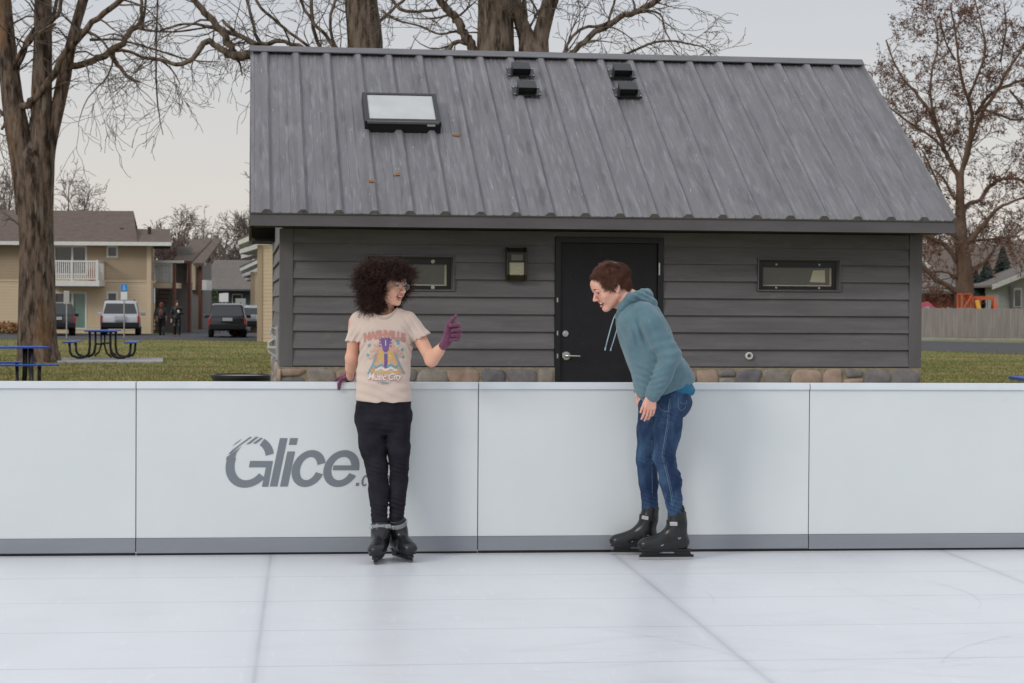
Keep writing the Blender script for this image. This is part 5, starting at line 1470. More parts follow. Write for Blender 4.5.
# ------------------------------------------------------------------ trees
def wander(p, q, n, amp, rng):
    p, q = Vector(p), Vector(q); L_ = (q-p).length; out = [p]
    for i in range(1, n):
        t = i/n; out.append(p.lerp(q, t)+Vector((rng.gauss(0,1), rng.gauss(0,1), rng.gauss(0,1)))*amp*L_)
    out.append(q); return out
def smooth_path(pts, rads, sub=4):
    P = [Vector(p) for p in pts]; out = []; ro = []
    for i in range(len(P)-1):
        p0, p1, p2, p3 = P[max(i-1,0)], P[i], P[i+1], P[min(i+2,len(P)-1)]
        for j in range(sub):
            t = j/sub; out.append(.5*((2*p1)+(p2-p0)*t+(2*p0-5*p1+4*p2-p3)*t*t+(3*p1-p0-3*p2+p3)*t**3)); ro.append(rads[i]+(rads[i+1]-rads[i])*t)
    out.append(P[-1]); ro.append(rads[-1]); return out, ro
def twig(tm, p, d, L_, r_, lvl, rng, bend, leaf=None, segs=6, nk=5, spread=.9, rmin=.005, wob=.22):
    d = d.normalized(); pts = [p]; rs = [r_]; s_ = L_/segs
    for i in range(segs):
        d = (d+Vector((rng.gauss(0,wob), rng.gauss(0,wob), rng.gauss(0,wob)+bend*(1 if i < segs*.65 else -1.1)))).normalized()
        p = p+d*s_; pts.append(p); rs.append(max(rmin, r_*(1-(i+1)/segs*.75)))
    tm.tube(pts, rs, 5 if lvl > 1 else 3, cap=False)
    if lvl > 0:
        for k in range(nk):
            i = rng.randint(1, segs); t_ = (pts[i]-pts[i-1]).normalized()
            ax_ = Vector((rng.gauss(0,1), rng.gauss(0,1), rng.gauss(0,1))).normalized()
            nd = (t_+ax_.cross(t_).normalized()*rng.uniform(.5, 1.2)*spread)
            twig(tm, pts[i], nd, L_*rng.uniform(.40,.66), max(rmin, rs[i]*.6), lvl-1, rng, bend, leaf, segs, nk, spread, rmin, wob)
    elif leaf is not None: leaf(pts, rng)
def limb_twigs(tm, path, rads, n, L_, lvl, rng, bend, leaf=None, t0=.1, **kw):
    for k in range(n):
        i = min(len(path)-1, max(1, int(len(path)*(t0+(1-t0)*rng.random()))))
        t_ = (path[i]-path[i-1]).normalized(); ax_ = Vector((rng.gauss(0,1), rng.gauss(0,1), rng.gauss(0,1))).normalized()
        nd = t_*.8+ax_.cross(t_).normalized()*rng.uniform(.5,1.2)
        twig(tm, path[i], nd, L_*rng.uniform(.6,1.2), max(.008, min(.03, rads[i]*.35)), lvl, rng, bend, leaf, **kw)
def build_tree(name, label, base, D, sc, stems, limbs, seed, barkm, twigm, tw, bend=-.05, leafm=None, leaf_size=.1, leafp=.5, kw=None, group=None, cat="tree", dj=.25, lw=1):
    """stems, limbs: lists of [(px, py, width_px), ...] ; sc px per metre at depth D"""
    rng = random.Random(seed); kw = kw or {}
    rt = empty(name, (base[0], base[1], GZ), 0, label, cat, group)
    tr = MB(); cr = MB(); lf = MB()
    def leaf(pts, rg):
        for p in pts[2:]:
            if rg.random() < leafp:
                for _ in range(rg.randint(1, 3)):
                    q = p+Vector((rg.gauss(0,1), rg.gauss(0,1), rg.gauss(0,1)))*leaf_size*.7; s_ = leaf_size*rg.uniform(.5,1.1)
                    a = Vector((rg.gauss(0,1), rg.gauss(0,1), rg.gauss(0,1))).normalized()*s_; b_ = Vector((rg.gauss(0,1), rg.gauss(0,1), rg.gauss(0,1))).normalized()*s_*.8
                    lf.add([q-a, q+b_*.5, q+a, q-b_*.5], [(0,1,2,3)])
    lfn = leaf if leafm else None
    allp = []
    for kind, ls in (('s', stems), ('l', limbs)):
        for L_ in ls:
            dd = 0; pts = []; rs = []; slope = rng.uniform(-1,1)*dj if kind == 'l' else 0
            for j, (px, py, w_) in enumerate(L_):
                if j: dd += math.hypot(px-L_[j-1][0], py-L_[j-1][1])/sc*slope
                pts.append(at(px, py, D+dd)); rs.append(w_/sc/2*(lw if kind == "l" else 1))
            P_, R_ = smooth_path(pts, rs, 4 if kind == 'l' else 6)
            if kind == 'l':
                P_ = [p+Vector((rng.gauss(0,1), rng.gauss(0,1), rng.gauss(0,1)))*min(.03, R_[i]*.22) for i, p in enumerate(P_)]
                tr.tube(P_, R_, 8, cap=True)
            else:
                # fluted trunk
                n = 28; base_i = len(tr.v); ph = [rng.uniform(0,6.28) for _ in range(4)]
                for i, p in enumerate(P_):
                    for k in range(n):
                        a = 2*PI*k/n; f_ = 1+.05*math.sin(3*a+ph[0]+i*.06)+.035*math.sin(7*a+ph[1]+i*.11)+.03*math.sin(12*a+ph[2]-i*.09)+rng.uniform(-.012,.012)
                        tr.v.append((p.x+R_[i]*f_*math.cos(a), p.y+R_[i]*f_*math.sin(a), p.z))
                for i in range(len(P_)-1):
                    for k in range(n):
                        k2 = (k+1) % n; tr.f.append((base_i+i*n+k, base_i+i*n+k2, base_i+(i+1)*n+k2, base_i+(i+1)*n+k)); tr.m.append(0)
            allp.append((kind, P_, R_))
    for kind, P_, R_ in allp:
        ln = sum((a-b_).length for a, b_ in zip(P_, P_[1:]))
        n = int(tw['n']*ln) if kind == 'l' else int(tw.get('ns', .3)*ln)
        limb_twigs(cr, P_, R_, n, tw['L'], tw['lvl'], rng, bend, lfn, t0=.08 if kind == 'l' else .45, **kw)
    to = tr.build('trunk', barkm, rt, world=True, smooth=True, fixn=False)
    if lf.f:
        n_ = len(cr.v); cr.add(lf.v, lf.f, 1)
        cr.build('crown', [twigm, leafm], rt, world=True, fixn=False)
    else: cr.build('crown', twigm, rt, world=True, fixn=False)
    return rt
# big tree at the left edge
D = 52; sc = FPX/D
gb = onz(38, 362, GZ)
build_tree('bare_tree', 'huge furrowed bare tree with split trunk beside the blue picnic tables', (gb.x, gb.y), D, sc,
  [[(41,366,50),(40,358,42),(38,340,38),(37.5,300,36),(37,250,34),(36,215,34),(34,185,36),(32,165,35),(31,150,24),(31,140,8)],
   [(30,215,26),(24,165,25),(18,130,24),(13,100,21),(8,60,19),(4,20,17),(0,-30,15)],
   [(40,215,26),(42,165,25),(42,130,22),(42,90,20),(43,50,18),(43,10,17),(44,-30,16)],
   [(46,190,14),(50,150,12),(58,110,13),(64,80,14),(70,50,11),(76,25,10),(83,0,10),(90,-30,9)]],
  [[(10,112,6),(28,104,8),(42,92,8),(56,70,7),(66,52,7),(80,36,7),(98,18,6),(122,0,6),(140,-18,5)],
   [(72,67,7),(86,64,7),(100,57,7),(115,50,7),(128,35,6),(138,25,5),(142,14,4),(140,-5,3)],
   [(112,50,5),(115,60,5),(122,70,4),(132,80,3),(140,82,2)],
   [(115,50,4),(130,52,3),(145,58,3),(160,60,2.5),(172,70,1.5),(180,84,1)],
   [(14,80,6),(24,50,6),(34,30,5),(52,20,5),(60,10,4),(62,-10,4)],
   [(40,45,5),(50,25,5),(56,5,4),(60,-15,4)],
   [(8,90,4),(16,60,5),(30,42,4),(36,34,3),(56,24,3)],
   [(2,130,3),(6,121,3),(12,120,2.5)], [(-12,95,4),(0,112,4),(8,118,4),(14,128,4)],
   [(142,30,3),(146,0,2.5),(144,-20,2)], [(138,28,3),(160,32,2),(190,30,2),(215,26,1.5)],
   [(90,40,3),(120,40,2),(150,48,2),(190,60,1.6),(220,62,1)],
   [(158,-10,2),(157,20,2),(156,60,2),(157,95,1.6),(160,120,1),(163,135,.7)],
   [(80,30,4),(100,38,2.5),(112,60,2),(106,78,1.6),(88,98,1.2),(80,118,.8)]],
  11, M['bark'], M['twig'], dict(n=1.9, ns=1.0, L=1.7, lvl=2), bend=-.11, kw=dict(nk=3, rmin=.0065, wob=.20), dj=.35)
# tree behind the hut's left half, with its low limb reaching over the picnic tables
D = 44; sc = FPX/D
gb = onz(362, 372, GZ)
build_tree('bare_tree', 'bare tree whose single straight trunk rises behind the left half of the hut roof', (at(362,300,D).x, D), D, sc,
  [[(362,380,46),(362,300,40),(363,200,37),(364,100,35),(365,48,34),(363,20,33),(361,0,32),(360,-60,30)]],
  [[(358,100,10),(320,72,11),(285,60,11),(250,55,10),(236,55,9),(226,52,7),(216,45,6),(207,41,6),(200,48,6),(193,58,5),(180,65,4.5),(165,61,3.5),(148,57,2.5)],
   [(236,54,7),(228,42,8),(220,30,7),(210,18,7),(198,5,6),(185,-12,5)], [(258,44,3),(235,34,5),(220,30,5),(205,26,3),(185,24,2.5),(160,30,2)],
   [(350,90,6),(312,55,5),(285,42,4),(262,44,4),(240,36,4),(222,20,3)], [(352,80,6),(330,42,4),(312,20,3.5),(300,0,3),(295,-20,3)],
   [(345,80,4),(322,50,4),(312,20,4),(311,-20,4)], [(340,78,4),(310,48,3),(284,28,3),(262,8,3),(248,-14,3)], [(350,75,4),(333,40,3),(331,15,3),(340,-10,3)],
   [(300,60,5),(262,46,4),(252,20,3),(246,-5,3),(242,-25,2)], [(372,30,4),(392,10,3),(410,-5,3),(425,-18,2)], [(378,-25,4),(400,8,3.5),(424,11,3),(437,9,3)],
   [(230,54,3),(238,60,2.5),(241,68,2),(242,76,1.2)]],
  13, M['bark2'], M['twig'], dict(n=2.3, ns=.5, L=1.5, lvl=2), bend=-.06, kw=dict(nk=3, rmin=.0055, wob=.20), dj=.3)
# tree behind the middle of the roof
D = 42; sc = FPX/D
build_tree('bare_tree', 'bare tree with a thick pale trunk and forked stems behind the roof vents', (at(512,300,D).x, D), D, sc,
  [[(512,400,70),(512,300,62),(508,200,56),(502,120,46),(497,70,40),(496,40,37),(496,10,35),(495,-40,33)],
   [(516,230,40),(526,140,34),(532,90,32),(533,60,30),(528,40,18),(519,15,13),(514,-10,11),(512,-40,10)],
   [(536,100,24),(538,60,22),(540,40,17),(545,20,16),(550,0,15),(556,-30,14)]],
  [[(482,110,10),(478,60,9),(468,42,10),(462,30,9),(456,18,9),(446,8,8),(438,-2,8),(430,-20,7)], [(468,44,4),(456,42,4),(448,50,4),(444,58,4)],
   [(540,90,9),(556,66,6),(570,55,5),(585,42,6),(600,30,6),(620,18,6),(640,10,6),(655,2,6),(672,-12,5)], [(524,40,5),(525,15,5),(523,-15,4)],
   [(560,62,3),(570,40,3),(584,28,3),(605,24,3),(612,10,2.5),(618,-15,2)], [(590,66,3),(615,58,3),(640,48,2.6),(655,42,2.5),(672,41,2.2),(690,44,1.8),(704,48,1.2),(712,54,.8)],
   [(640,10,3),(660,14,2),(665,30,1.6),(672,44,1.2)], [(545,28,3),(556,6,2),(560,-15,2)], [(462,30,3),(440,34,2),(420,26,2),(396,20,2),(382,10,2)]],
  17, M['bark2'], M['twig'], dict(n=3.0, ns=.5, L=1.25, lvl=2), bend=-.04, kw=dict(nk=4, rmin=.0055, wob=.20), dj=.3, leafm=M['rust'], leafp=.10, leaf_size=.03)
# the big tree on the right, with rusty leaf clusters
D = 106; sc = FPX/D
build_tree('leafy_brown_tree', 'big spreading tree with rust brown leaf clusters behind the board fence', (at(963,300,D).x, D), D, sc,
  [[(965,342,26),(965,325,22),(965,300,19),(965,280,17),(964,262,15),(962,245,13),(961,225,11),(960,205,9),(960,187,8),(960,172,7)]],
  [[(958,292,8),(948,286,7),(936,280,5),(925,270,4),(918,262,3)], [(957,262,6),(948,248,6),(936,240,5),(922,234,4),(908,230,3)],
   [(957,277,5),(945,272,3),(930,272,3),(915,271,2)], [(968,275,6),(978,266,5),(986,260,4),(992,252,3)], [(957,240,5),(948,232,4),(940,228,3),(918,222,3)],
   [(964,248,8),(974,235,7),(984,226,6),(996,210,4),(1012,202,3),(1030,195,3)], [(960,222,6),(967,206,6),(980,200,5),(990,186,5),(1003,179,4.5),(1016,179,4),(1030,184,3)],
   [(960,182,7),(952,165,6),(945,150,6),(938,130,6),(930,112,5),(915,92,4),(903,78,3),(893,60,2.5),(886,40,2)],
   [(960,182,7),(963,165,6),(970,140,6),(972,118,5),(968,98,4),(962,80,4),(958,55,3),(955,30,2.5),(950,5,2)],
   [(962,175,6),(968,155,6),(975,130,5),(984,110,5),(996,92,4),(1005,75,4),(1018,55,3),(1026,40,2)],
   [(975,115,4),(990,95,4),(1005,86,3),(1024,80,3),(1040,76,2)], [(935,120,4),(930,95,3),(932,70,3),(938,45,2),(935,20,2)], [(945,150,4),(930,135,3),(912,125,3),(895,112,2),(880,98,1.6)],
   [(968,98,4),(980,70,3),(985,45,3),(980,20,2),(975,0,2)], [(955,60,3),(945,40,2),(940,20,2)], [(985,110,4),(1000,115,3),(1015,120,2.5),(1032,118,2)],
   [(948,235,4),(945,205,3),(940,190,3),(932,170,2.4),(922,150,2)], [(955,200,4),(944,180,3),(934,170,2)], [(968,240,4),(985,240,3),(1004,238,3),(1020,236,2)],
   [(1000,62,3),(1006,30,2),(1004,5,2)], [(1010,90,3),(1024,110,2),(1030,130,2)]],
  19, M['bark3'], M['twig3'], dict(n=3.0, ns=.6, L=2.0, lvl=2), bend=.0, kw=dict(nk=4, rmin=.011, wob=.22), dj=.5, leafm=M['rust'], leafp=.42, leaf_size=.11, lw=.8)

# smaller bare trees far away: one generic builder
def far_tree(px, ptop, pbase, D, wpx, seed, label, twigm, lvl=2, leafm=None, group='bare trees beyond the far roofs', dens=1.0, name='bare_tree'):
    rng = random.Random(seed); sc = FPX/D
    b = at(px, pbase, D); top = at(px, ptop, D); H = top.z-GZ; rt = empty(name, (b.x, D, GZ), 0, label, 'tree', group)
    tr = MB(); cr = MB(); x0 = Vector((b.x, D, GZ)); Wm = wpx/sc
    tr.tube([x0, x0+Vector((.1,0,H*.25)), x0+Vector((0,0,H*.5))], [H*.022,H*.017,H*.012], 7)
    for k in range(int(9*dens)):
        h = H*rng.uniform(.22,.5); a = rng.uniform(0, 2*PI); e = rng.uniform(.5,1.3)
        d_ = Vector((math.cos(a)*Wm*.42, math.sin(a)*Wm*.42, H*rng.uniform(.3,.6)*e))
        p = x0+Vector((0,0,h)); pts = [p, p+d_*.35+Vector((0,0,.02*H)), p+d_*.7, p+d_]
        if pts[-1].z > x0.z+H: pts[-1].z = x0.z+H*.97
        rs = [H*.010,H*.007,H*.005,H*.003]; P_, R_ = smooth_path(pts, rs, 3); tr.tube(P_, R_, 5)
        limb_twigs(cr, P_, R_, int(9*dens), H*.15, lvl, rng, .03, None, t0=.2, nk=3, segs=4, rmin=.012*D/100, wob=.2)
    tr.build('trunk', M['bark3'], rt, world=True, fixn=False)
    cr.build('crown', twigm, rt, world=True, fixn=False)
M['pale_twig'] = mat('pale_far_twigs', (.16,.13,.12), (.22,.18,.165), rough=.95, vscale=.3)
M['purple_twig'] = mat('mauve_far_twigs', (.12,.085,.08), (.17,.125,.115), rough=.95, vscale=.3)
for i, (px, pt, D, w_, lab, tm) in enumerate((
    (68, 184, 125, 50, 'bare grey tree rising above the brown roof beside the big trunk', 'pale_twig'),
    (4, 186, 128, 34, 'bare tree above the brown roof at the left edge of the photo', 'pale_twig'),
    (170, 214, 150, 44, 'bushy bare tree above the right end of the apartment roof', 'purple_twig'),
    (200, 226, 165, 36, 'small bare tree over the dark lower roof, left of the far hill', 'pale_twig'),
    (222, 236, 190, 34, 'low mauve bare tree in front of the far blue hill', 'purple_twig'),
    (246, 190, 140, 34, 'tall bare tree close to the left corner of the hut roof', 'pale_twig'),
    (184, 232, 205, 60, 'wide dim bare tree low behind the grey shingled roof', 'purple_twig'))):
    far_tree(px, pt, 330, D, w_, 40+i, lab, M[tm], dens=1.5)
for i, (px, pt, D, w_) in enumerate(((930,226,190,60),(985,232,200,60),(1030,222,195,60))):
    far_tree(px, pt, 320, D, w_, 60+i, ('brown bare tree in the far background left of the big right trunk','brown bare tree in the far background right of the big right trunk','brown bare tree in the far background at the right edge')[i], M['purple_twig'], dens=1.8, group='far bare trees on the right')
def spruce(px, ptop, D, wpx, seed, label):
    rng = random.Random(seed); sc = FPX/D; t = at(px, ptop, D); H = t.z-GZ; rt = empty('spruce_tree', (t.x, D, GZ), 0, label, 'tree', 'spruces beside the pale house')
    tr = MB(); x0 = Vector((t.x, D, GZ)); tr.tube([x0, x0+Vector((0,0,H*.97))], [H*.025,H*.004], 6); cr = MB(); W_ = wpx/sc/2
    for k in range(1500):
        u_ = 1-rng.random()**1.5*.95; u_ = rng.uniform(.08,1)**.8; a = rng.uniform(0, 2*PI); z = H*(.06+.94*u_); R_ = W_*(1-u_)**.8*rng.uniform(.55,1.12)+.05
        p0 = x0+Vector((math.cos(a)*R_*.35, math.sin(a)*R_*.35, z+.08)); p1 = x0+Vector((math.cos(a)*R_, math.sin(a)*R_, z-.12*R_+rng.uniform(-.1,.1)))
        w_ = rng.uniform(.05,.12); sd = Vector((-math.sin(a), math.cos(a), 0))*w_
        cr.add([p0, p1-sd*.3, p1+sd*.3, p0.lerp(p1,.6)+sd, p0.lerp(p1,.6)-sd-Vector((0,0,.08)), p0.lerp(p1,.5)-Vector((0,0,.22))], [(0,4,1,3),(0,3,2,5)])
    tr.build('trunk', M['bark3'], rt, world=True); cr.build('crown', M['spruce'], rt, world=True, fixn=False)
spruce(987, 260, 116, 46, 1, 'shorter dark spruce left of the pale house gable'); spruce(1003, 247, 118, 50, 2, 'tallest dark spruce behind the pale house gable'); spruce(976, 270, 117, 32, 3, 'smallest dark spruce just right of the orange play frame')

# ------------------------------------------------------------------ apartment block (left)
def Wt(px, py, D): return at(px, py, D)
D = 98.0
def fx(px): return at(px, 300, D).x
def fz(py, D_=D, px=100): return at(px, py, D_).z
ap = empty('apartment_building', (fx(60), D, GZ), 0, 'two storey tan apartment block with brown roof and white balcony behind the parked cars', 'building')
AL = ap.location
def abox(name, x0, x1, y0, y1, z0, z1, m, par=None, **kw): 
    o = MB().box(x0, x1, y0, y1, z0, z1).build(name, m, ap if par is None else par, world=False, **kw)
    for v in o.data.vertices: v.co -= AL
    return o
xl, xr = fx(-60), fx(152.5)
zb, zm, ze = GZ, fz(281), fz(243)
bal = (fx(53), fx(104))
holes_u = [(fx(53.5), fx(87), fz(275), fz(245.5)), (fx(106.5), fx(118), fz(257.5), fz(245.5))]
holes_l = [(fx(54), fx(87), fz(329.5), fz(292)), (fx(106.5), fx(118), fz(302), fz(291.5))]
def siding_courses(mb, x0, x1, z0, z1, y, holes, pitch=.15):
    for a, b_, c, d in rects_with_holes(x0, x1, z0, z1, holes):
        z = c
        while z < d-.001:
            q = min(z+pitch, d); mb.hexa([(a,y-.02,z),(b_,y-.02,z),(b_,y+.2,z),(a,y+.2,z),(a,y-.002,q),(b_,y-.002,q),(b_,y+.2,q),(a,y+.2,q)]); z = q
def rel(o, L_=None):
    L_ = AL if L_ is None else L_
    for v in o.data.vertices: v.co -= L_
    return o
mb = MB(); siding_courses(mb, xl, xr, zb, zm, D, holes_l); rel(mb.build('lower_wall', M['tan'], ap, fixn=False))
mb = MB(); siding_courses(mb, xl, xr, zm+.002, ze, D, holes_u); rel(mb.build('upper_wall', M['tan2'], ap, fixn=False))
abox('belt_trim', xl, xr+.03, D-.05, D-.021, zm-.05, zm+.04, M['tan'])
abox('rear_wall', xl, at(154,300,D+8).x, D+.25, D+8, zb, ze-.05, M['tan2'])
for nm, h, gm_ in (('patio_door', holes_l[0], M['glassg']), ('balcony_door', holes_u[0], M['glassd']), ('window', holes_l[1], M['glassd']), ('window', holes_u[1], M['glassd'])):
    fr = MB(); t = .09; a, b_, c, d = h
    fr.box(a,a+t,D-.03,D+.12,c,d); fr.box(b_-t,b_,D-.03,D+.12,c,d); fr.box(a+t,b_-t,D-.03,D+.12,d-t,d); fr.box(a+t,b_-t,D-.03,D+.12,c,c+t*.8)
    if 'door' in nm: m_ = (a+b_)/2+.1; fr.box(m_-.05,m_+.05,D-.03,D+.12,c+t*.8,d-t)
    f_ = rel(fr.build(nm, M['wtrim'] if nm != 'window' or 1 else None, ap))
    q = MB().box(a+t,b_-t,D+.06,D+.08,c+t*.8,d-t) if 'door' not in nm else MB().box(a+t,m_-.05,D+.06,D+.08,c+t*.8,d-t)
    rel(q.build('pane', M['glassd'], f_))
    if 'door' in nm: rel(MB().box(m_+.05,b_-t,D+.06,D+.08,c+t*.8,d-t).build('pane', gm_, f_))
# balcony
b0, b1 = fx(52), fx(104.5); bd = 1.5
sl_ = abox('balcony', b0-.05, b1+.05, D-bd, D-.021, fz(286.5), fz(281.3), M['wtrim'], bevel=.01)
mb = MB(); zt_, zb2 = fz(260.5, D-bd), fz(278.5, D-bd); y = D-bd+.08
mb.box(b0, b1, y-.04, y+.04, zt_-.08, zt_); mb.box(b0, b1, y-.03, y+.03, zb2-.05, zb2)
for i in range(26):
    x = b0+.03+(b1-b0-.06)*i/25; mb.box(x-.025, x+.025, y-.025, y+.025, zb2+.0, zt_-.08)
mb.box(b1-.08, b1, y+.04, D-.03, zt_-.08, zt_); 
for i in range(9):
    yy = y+.12+i*.15; mb.box(b1-.06, b1-.02, yy-.02, yy+.02, zb2-.1, zt_-.08)
for x in (b0+.05, (b0+b1)/2, b1-.05): mb.box(x-.05, x+.05, y-.055, y+.055, fz(281.2), zt_+.02)
rel(mb.build('balcony_railing', M['wtrim'], sl_))
# orange lantern and pots on the balcony
for px, py, w_, h_, m_, lab, cat, nm in ((91.5, 277, .35, .55, 'orange', 'small orange object on the white balcony floor', 'garden pot', 'balcony_pot'),):
    p = at(px, py, D-.9); o = MB().lathe((0,0,0), (0,0,1), [(w_*.3,0),(w_*.5,h_*.5),(w_*.42,h_*.8),(w_*.5,h_)], 12).build(nm, M[m_], smooth=True, angle=40)
    o.location = (p.x, p.y, fz(281.2)+.0); tag(o, lab, cat)
# roof planes
def roof_pair(name, x0, x1, y0, ze_, zr_, yr, m, hip=0, over=.6):
    mb = MB(); t = .12
    a = [(x0, y0-over, ze_), (x1, y0-over, ze_), (hip, yr, zr_), (x0, yr, zr_)]; yb_ = 2*yr-y0+over
    b_ = [(x0, yr, zr_), (hip, yr, zr_), (hip-.6, yb_, ze_), (x0, yb_, ze_)]
    for q in (a, b_):
        mb.hexa([*[(x, y, z-t) for x, y, z in q], *q])
    return mb.build(name, m, None)
yr = D+5
xr1 = fx(133.5)
r1 = rel(roof_pair('roof', xl, fx(140), D, ze+.05, at(60, 210.5, yr).z, yr, M['shingle'], hip=at(133.5,211,yr).x, over=.7)); r1.parent = ap
r2 = rel(roof_pair('roof', fx(120), fx(174), D, ze+.03, at(150, 229, D+3.0).z, D+3.0, M['shingle'], hip=at(170,229,D+3).x, over=.68)); r2.parent = ap
g_ = abox('gutter', xl, fx(174), D-.86, D-.72, ze-.14, ze+.04, M['wtrim'])
abox('eave_soffit', xl, fx(171), D-.715, D-.021, ze-.12, ze-.06, M['wtrim'])
for px, py in ((121.5, 231), (149, 230)):
    p = at(px, py+4, D+1.5); rel(MB().tube([(p.x,D+1.6,p.z-.3),(p.x,D+1.6,p.z+.35)], .09, 8).build('roof_pipe', M['soffit'], r1))
rel(MB().box(fx(149)-.1, fx(151.5), D-.09, D-.021, GZ, ze-.12).build('downspout', M['tan'], ap))
# side wall going back, stair recess, second balcony, posts
sr = empty('stair_wing', (fx(172), D+1, GZ), 0, 'recessed stair wing with small upper balcony and red brown posts beside the two walkers', 'building')
SLc = sr.location
def sb_(name, x0, x1, y0, y1, z0, z1, m, par=None, **kw): return rel(MB().box(x0, x1, y0, y1, z0, z1).build(name, m, sr if par is None else par, **kw), SLc)
D2 = 100.5
def f2(px): return at(px, 300, D2).x
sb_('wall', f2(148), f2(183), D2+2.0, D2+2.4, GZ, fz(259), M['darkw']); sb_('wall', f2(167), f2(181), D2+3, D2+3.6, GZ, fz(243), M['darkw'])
bb = sb_('balcony', f2(154), f2(177), D2-1.4, D2+1.4, fz(287.5), fz(282), M['tan'])
mb = MB()
for px in (154.5, 176.5): mb.box(f2(px)-.06, f2(px)+.06, D2-1.38, D2-1.26, fz(282)+.002, fz(262)); 
mb.box(f2(154), f2(177), D2-1.4, D2-1.25, fz(264), fz(262.3)-.0)
for i in range(16):
    x = f2(155)+(f2(176)-f2(155))*i/15; mb.box(x-.02, x+.02, D2-1.34, D2-1.30, fz(281.5), fz(264.2))
rel(mb.build('balcony_railing', M['wtrim'], bb), SLc)
# stairs
mb = MB()
for i in range(12): mb.box(f2(155), f2(166), D2-.8+i*.18, D2-.62+i*.18, GZ+.2*i+.1, GZ+.2*i+.16)
mb.hexa([(f2(154.6),D2-.9,GZ),(f2(155),D2-.9,GZ),(f2(155),D2+1.4,fz(289)),(f2(154.6),D2+1.4,fz(289)),(f2(154.6),D2-.9,GZ+.3),(f2(155),D2-.9,GZ+.3),(f2(155),D2+1.4,fz(285)),(f2(154.6),D2+1.4,fz(285))])
rel(mb.build('stairs', M['brownpost'], sr), SLc)
sb_('post', f2(177.8), f2(180.2), D2-1.5, D2-1.25, GZ, fz(262)-.0, M['brownpost'])
sb_('beam', f2(154), f2(188), D2-1.5, D2-1.3, fz(262.0), fz(259.5), M['wtrim'])
sb_('post', f2(184.3), f2(187), D2+1.0, D2+1.3, GZ, fz(260), M['brownpost'])
def slab_roof(name, x0, x1, y0, y1, z0, z1, m, par, L_):
    mb = MB(); mb.hexa([(x0,y0,z0-.12),(x1,y0,z0-.12),(x1,y1,z1-.12),(x0,y1,z1-.12),(x0,y0,z0),(x1,y0,z0),(x1,y1,z1),(x0,y1,z1)]); return rel(mb.build(name, m, par), L_)
slab_roof('roof', f2(168), f2(188), D2+1.2, D2+8, at(178,261,D2+1.2).z, at(178,239,D2+8).z, M['shingle'], sr, SLc)
sb_('wall', f2(182), f2(187), D2+1.5, D2+2.0, at(182,282,D2).z, at(182,261,D2).z-.1, M['tan'])
# junk on the small balcony
o = MB(); p = at(166, 281, D2-.6); o.box(-.45,.45,-.3,.3,0,.42); o.box(-.3,.2,-.2,.2,.4201,.7); o = o.build('storage_box', M['darkw'], bevel=.03); o.location = (p.x, D2-.6, fz(282)+.002); tag(o, 'stacked grey storage boxes on the small upper balcony', 'box')
# third wing further back
tw = empty('rear_wing', (at(195,300,114).x, 114, GZ), 0, 'narrow rear wing with brown roof and red brown post between stair wing and grey house', 'building')
TL = tw.location
def tb(name, px0, px1, py0, py1, Dd, dep, m): 
    a, b_ = at(px0, py1, Dd), at(px1, py0, Dd); return rel(MB().box(a.x, b_.x, Dd, Dd+dep, a.z, b_.z).build(name, m, tw), TL)
tb('wall', 188, 201, 262, 331, 114, 4, M['darkw']); tb('wall', 187.5, 195, 266, 290, 113.6, .38, M['tan']); tb('post', 198.3, 201.5, 266, 331, 112.5, .4, M['brownpost'])
tb('white_trim', 186, 205, 262.5, 265.5, 112.2, .2, M['wtrim']); a, b_ = at(186,263,112), at(204,263,112)
slab_roof('roof', a.x, b_.x, 112, 119, at(195,263,112).z, at(195,238,119).z, M['shingle'], tw, TL)
tb('balcony', 202, 206.5, 280, 290, 112.5, 2, M['wtrim'])
# slate grey house at the far end
gh = empty('grey_house', (at(228,300,128).x, 128, GZ), 0, 'slate grey house with long grey roof at the end of the driveway', 'house')
GL = gh.location
def gbx(name, px0, px1, py0, py1, Dd, dep, m, par=None):
    a, b_ = at(px0, py1, Dd), at(px1, py0, Dd); return rel(MB().box(a.x, b_.x, Dd, Dd+dep, a.z, b_.z).build(name, m, gh if par is None else par), GL)
gbx('wall', 199, 262, 289, 327, 128, 6, M['greyw']); 
a, b_ = at(198,289,127), at(264,289,127); slab_roof('roof', a.x, b_.x, 127, 134, at(230,289,127).z, at(230,260,134).z, M['shingleg'], gh, GL)
w1 = gbx('window', 232, 242, 294, 304, 127.9, .09, M['wtrim']); gbx('pane', 232.8, 241.2, 295, 303, 127.85, .05, M['glassd'], w1)
gbx('gutter', 198, 264, 289.2, 290.4, 126.9, .1, M['greyw'])
# bush in front
def bush(px, D_, w_, h_, seed, label, m, name='bush', cat='bush'):
    rng = random.Random(seed); c = at(px, 320, D_); mb = MB()
    for k in range(900):
        v = Vector((rng.gauss(0,1), rng.gauss(0,1), rng.gauss(0,1))).normalized(); q = Vector((v.x*w_/2, v.y*w_/2, (v.z*.5+.5)*h_))*rng.uniform(.75,1.05)
        s_ = .07; a = Vector((rng.gauss(0,1), rng.gauss(0,1), rng.gauss(0,1))).normalized()*s_; b_ = Vector((rng.gauss(0,1), rng.gauss(0,1), rng.gauss(0,1))).normalized()*s_
        mb.add([q-a, q+b_, q+a, q-b_], [(0,1,2,3)])
    o = mb.build(name, m, None, fixn=False); o.location = (c.x, D_, GZ); tag(o, label, cat)
bush(209.5, 123, 1.3, 2.4, 3, 'small green bush beside the rear wing post', M['bush']); bush(238, 92, .8, .45, 4, 'low dry bush at the foot of the tan building', M['leaf']); bush(3, 95, 2.2, .55, 5, 'low brown shrub against the apartment wall at the left edge', M['leaf'])
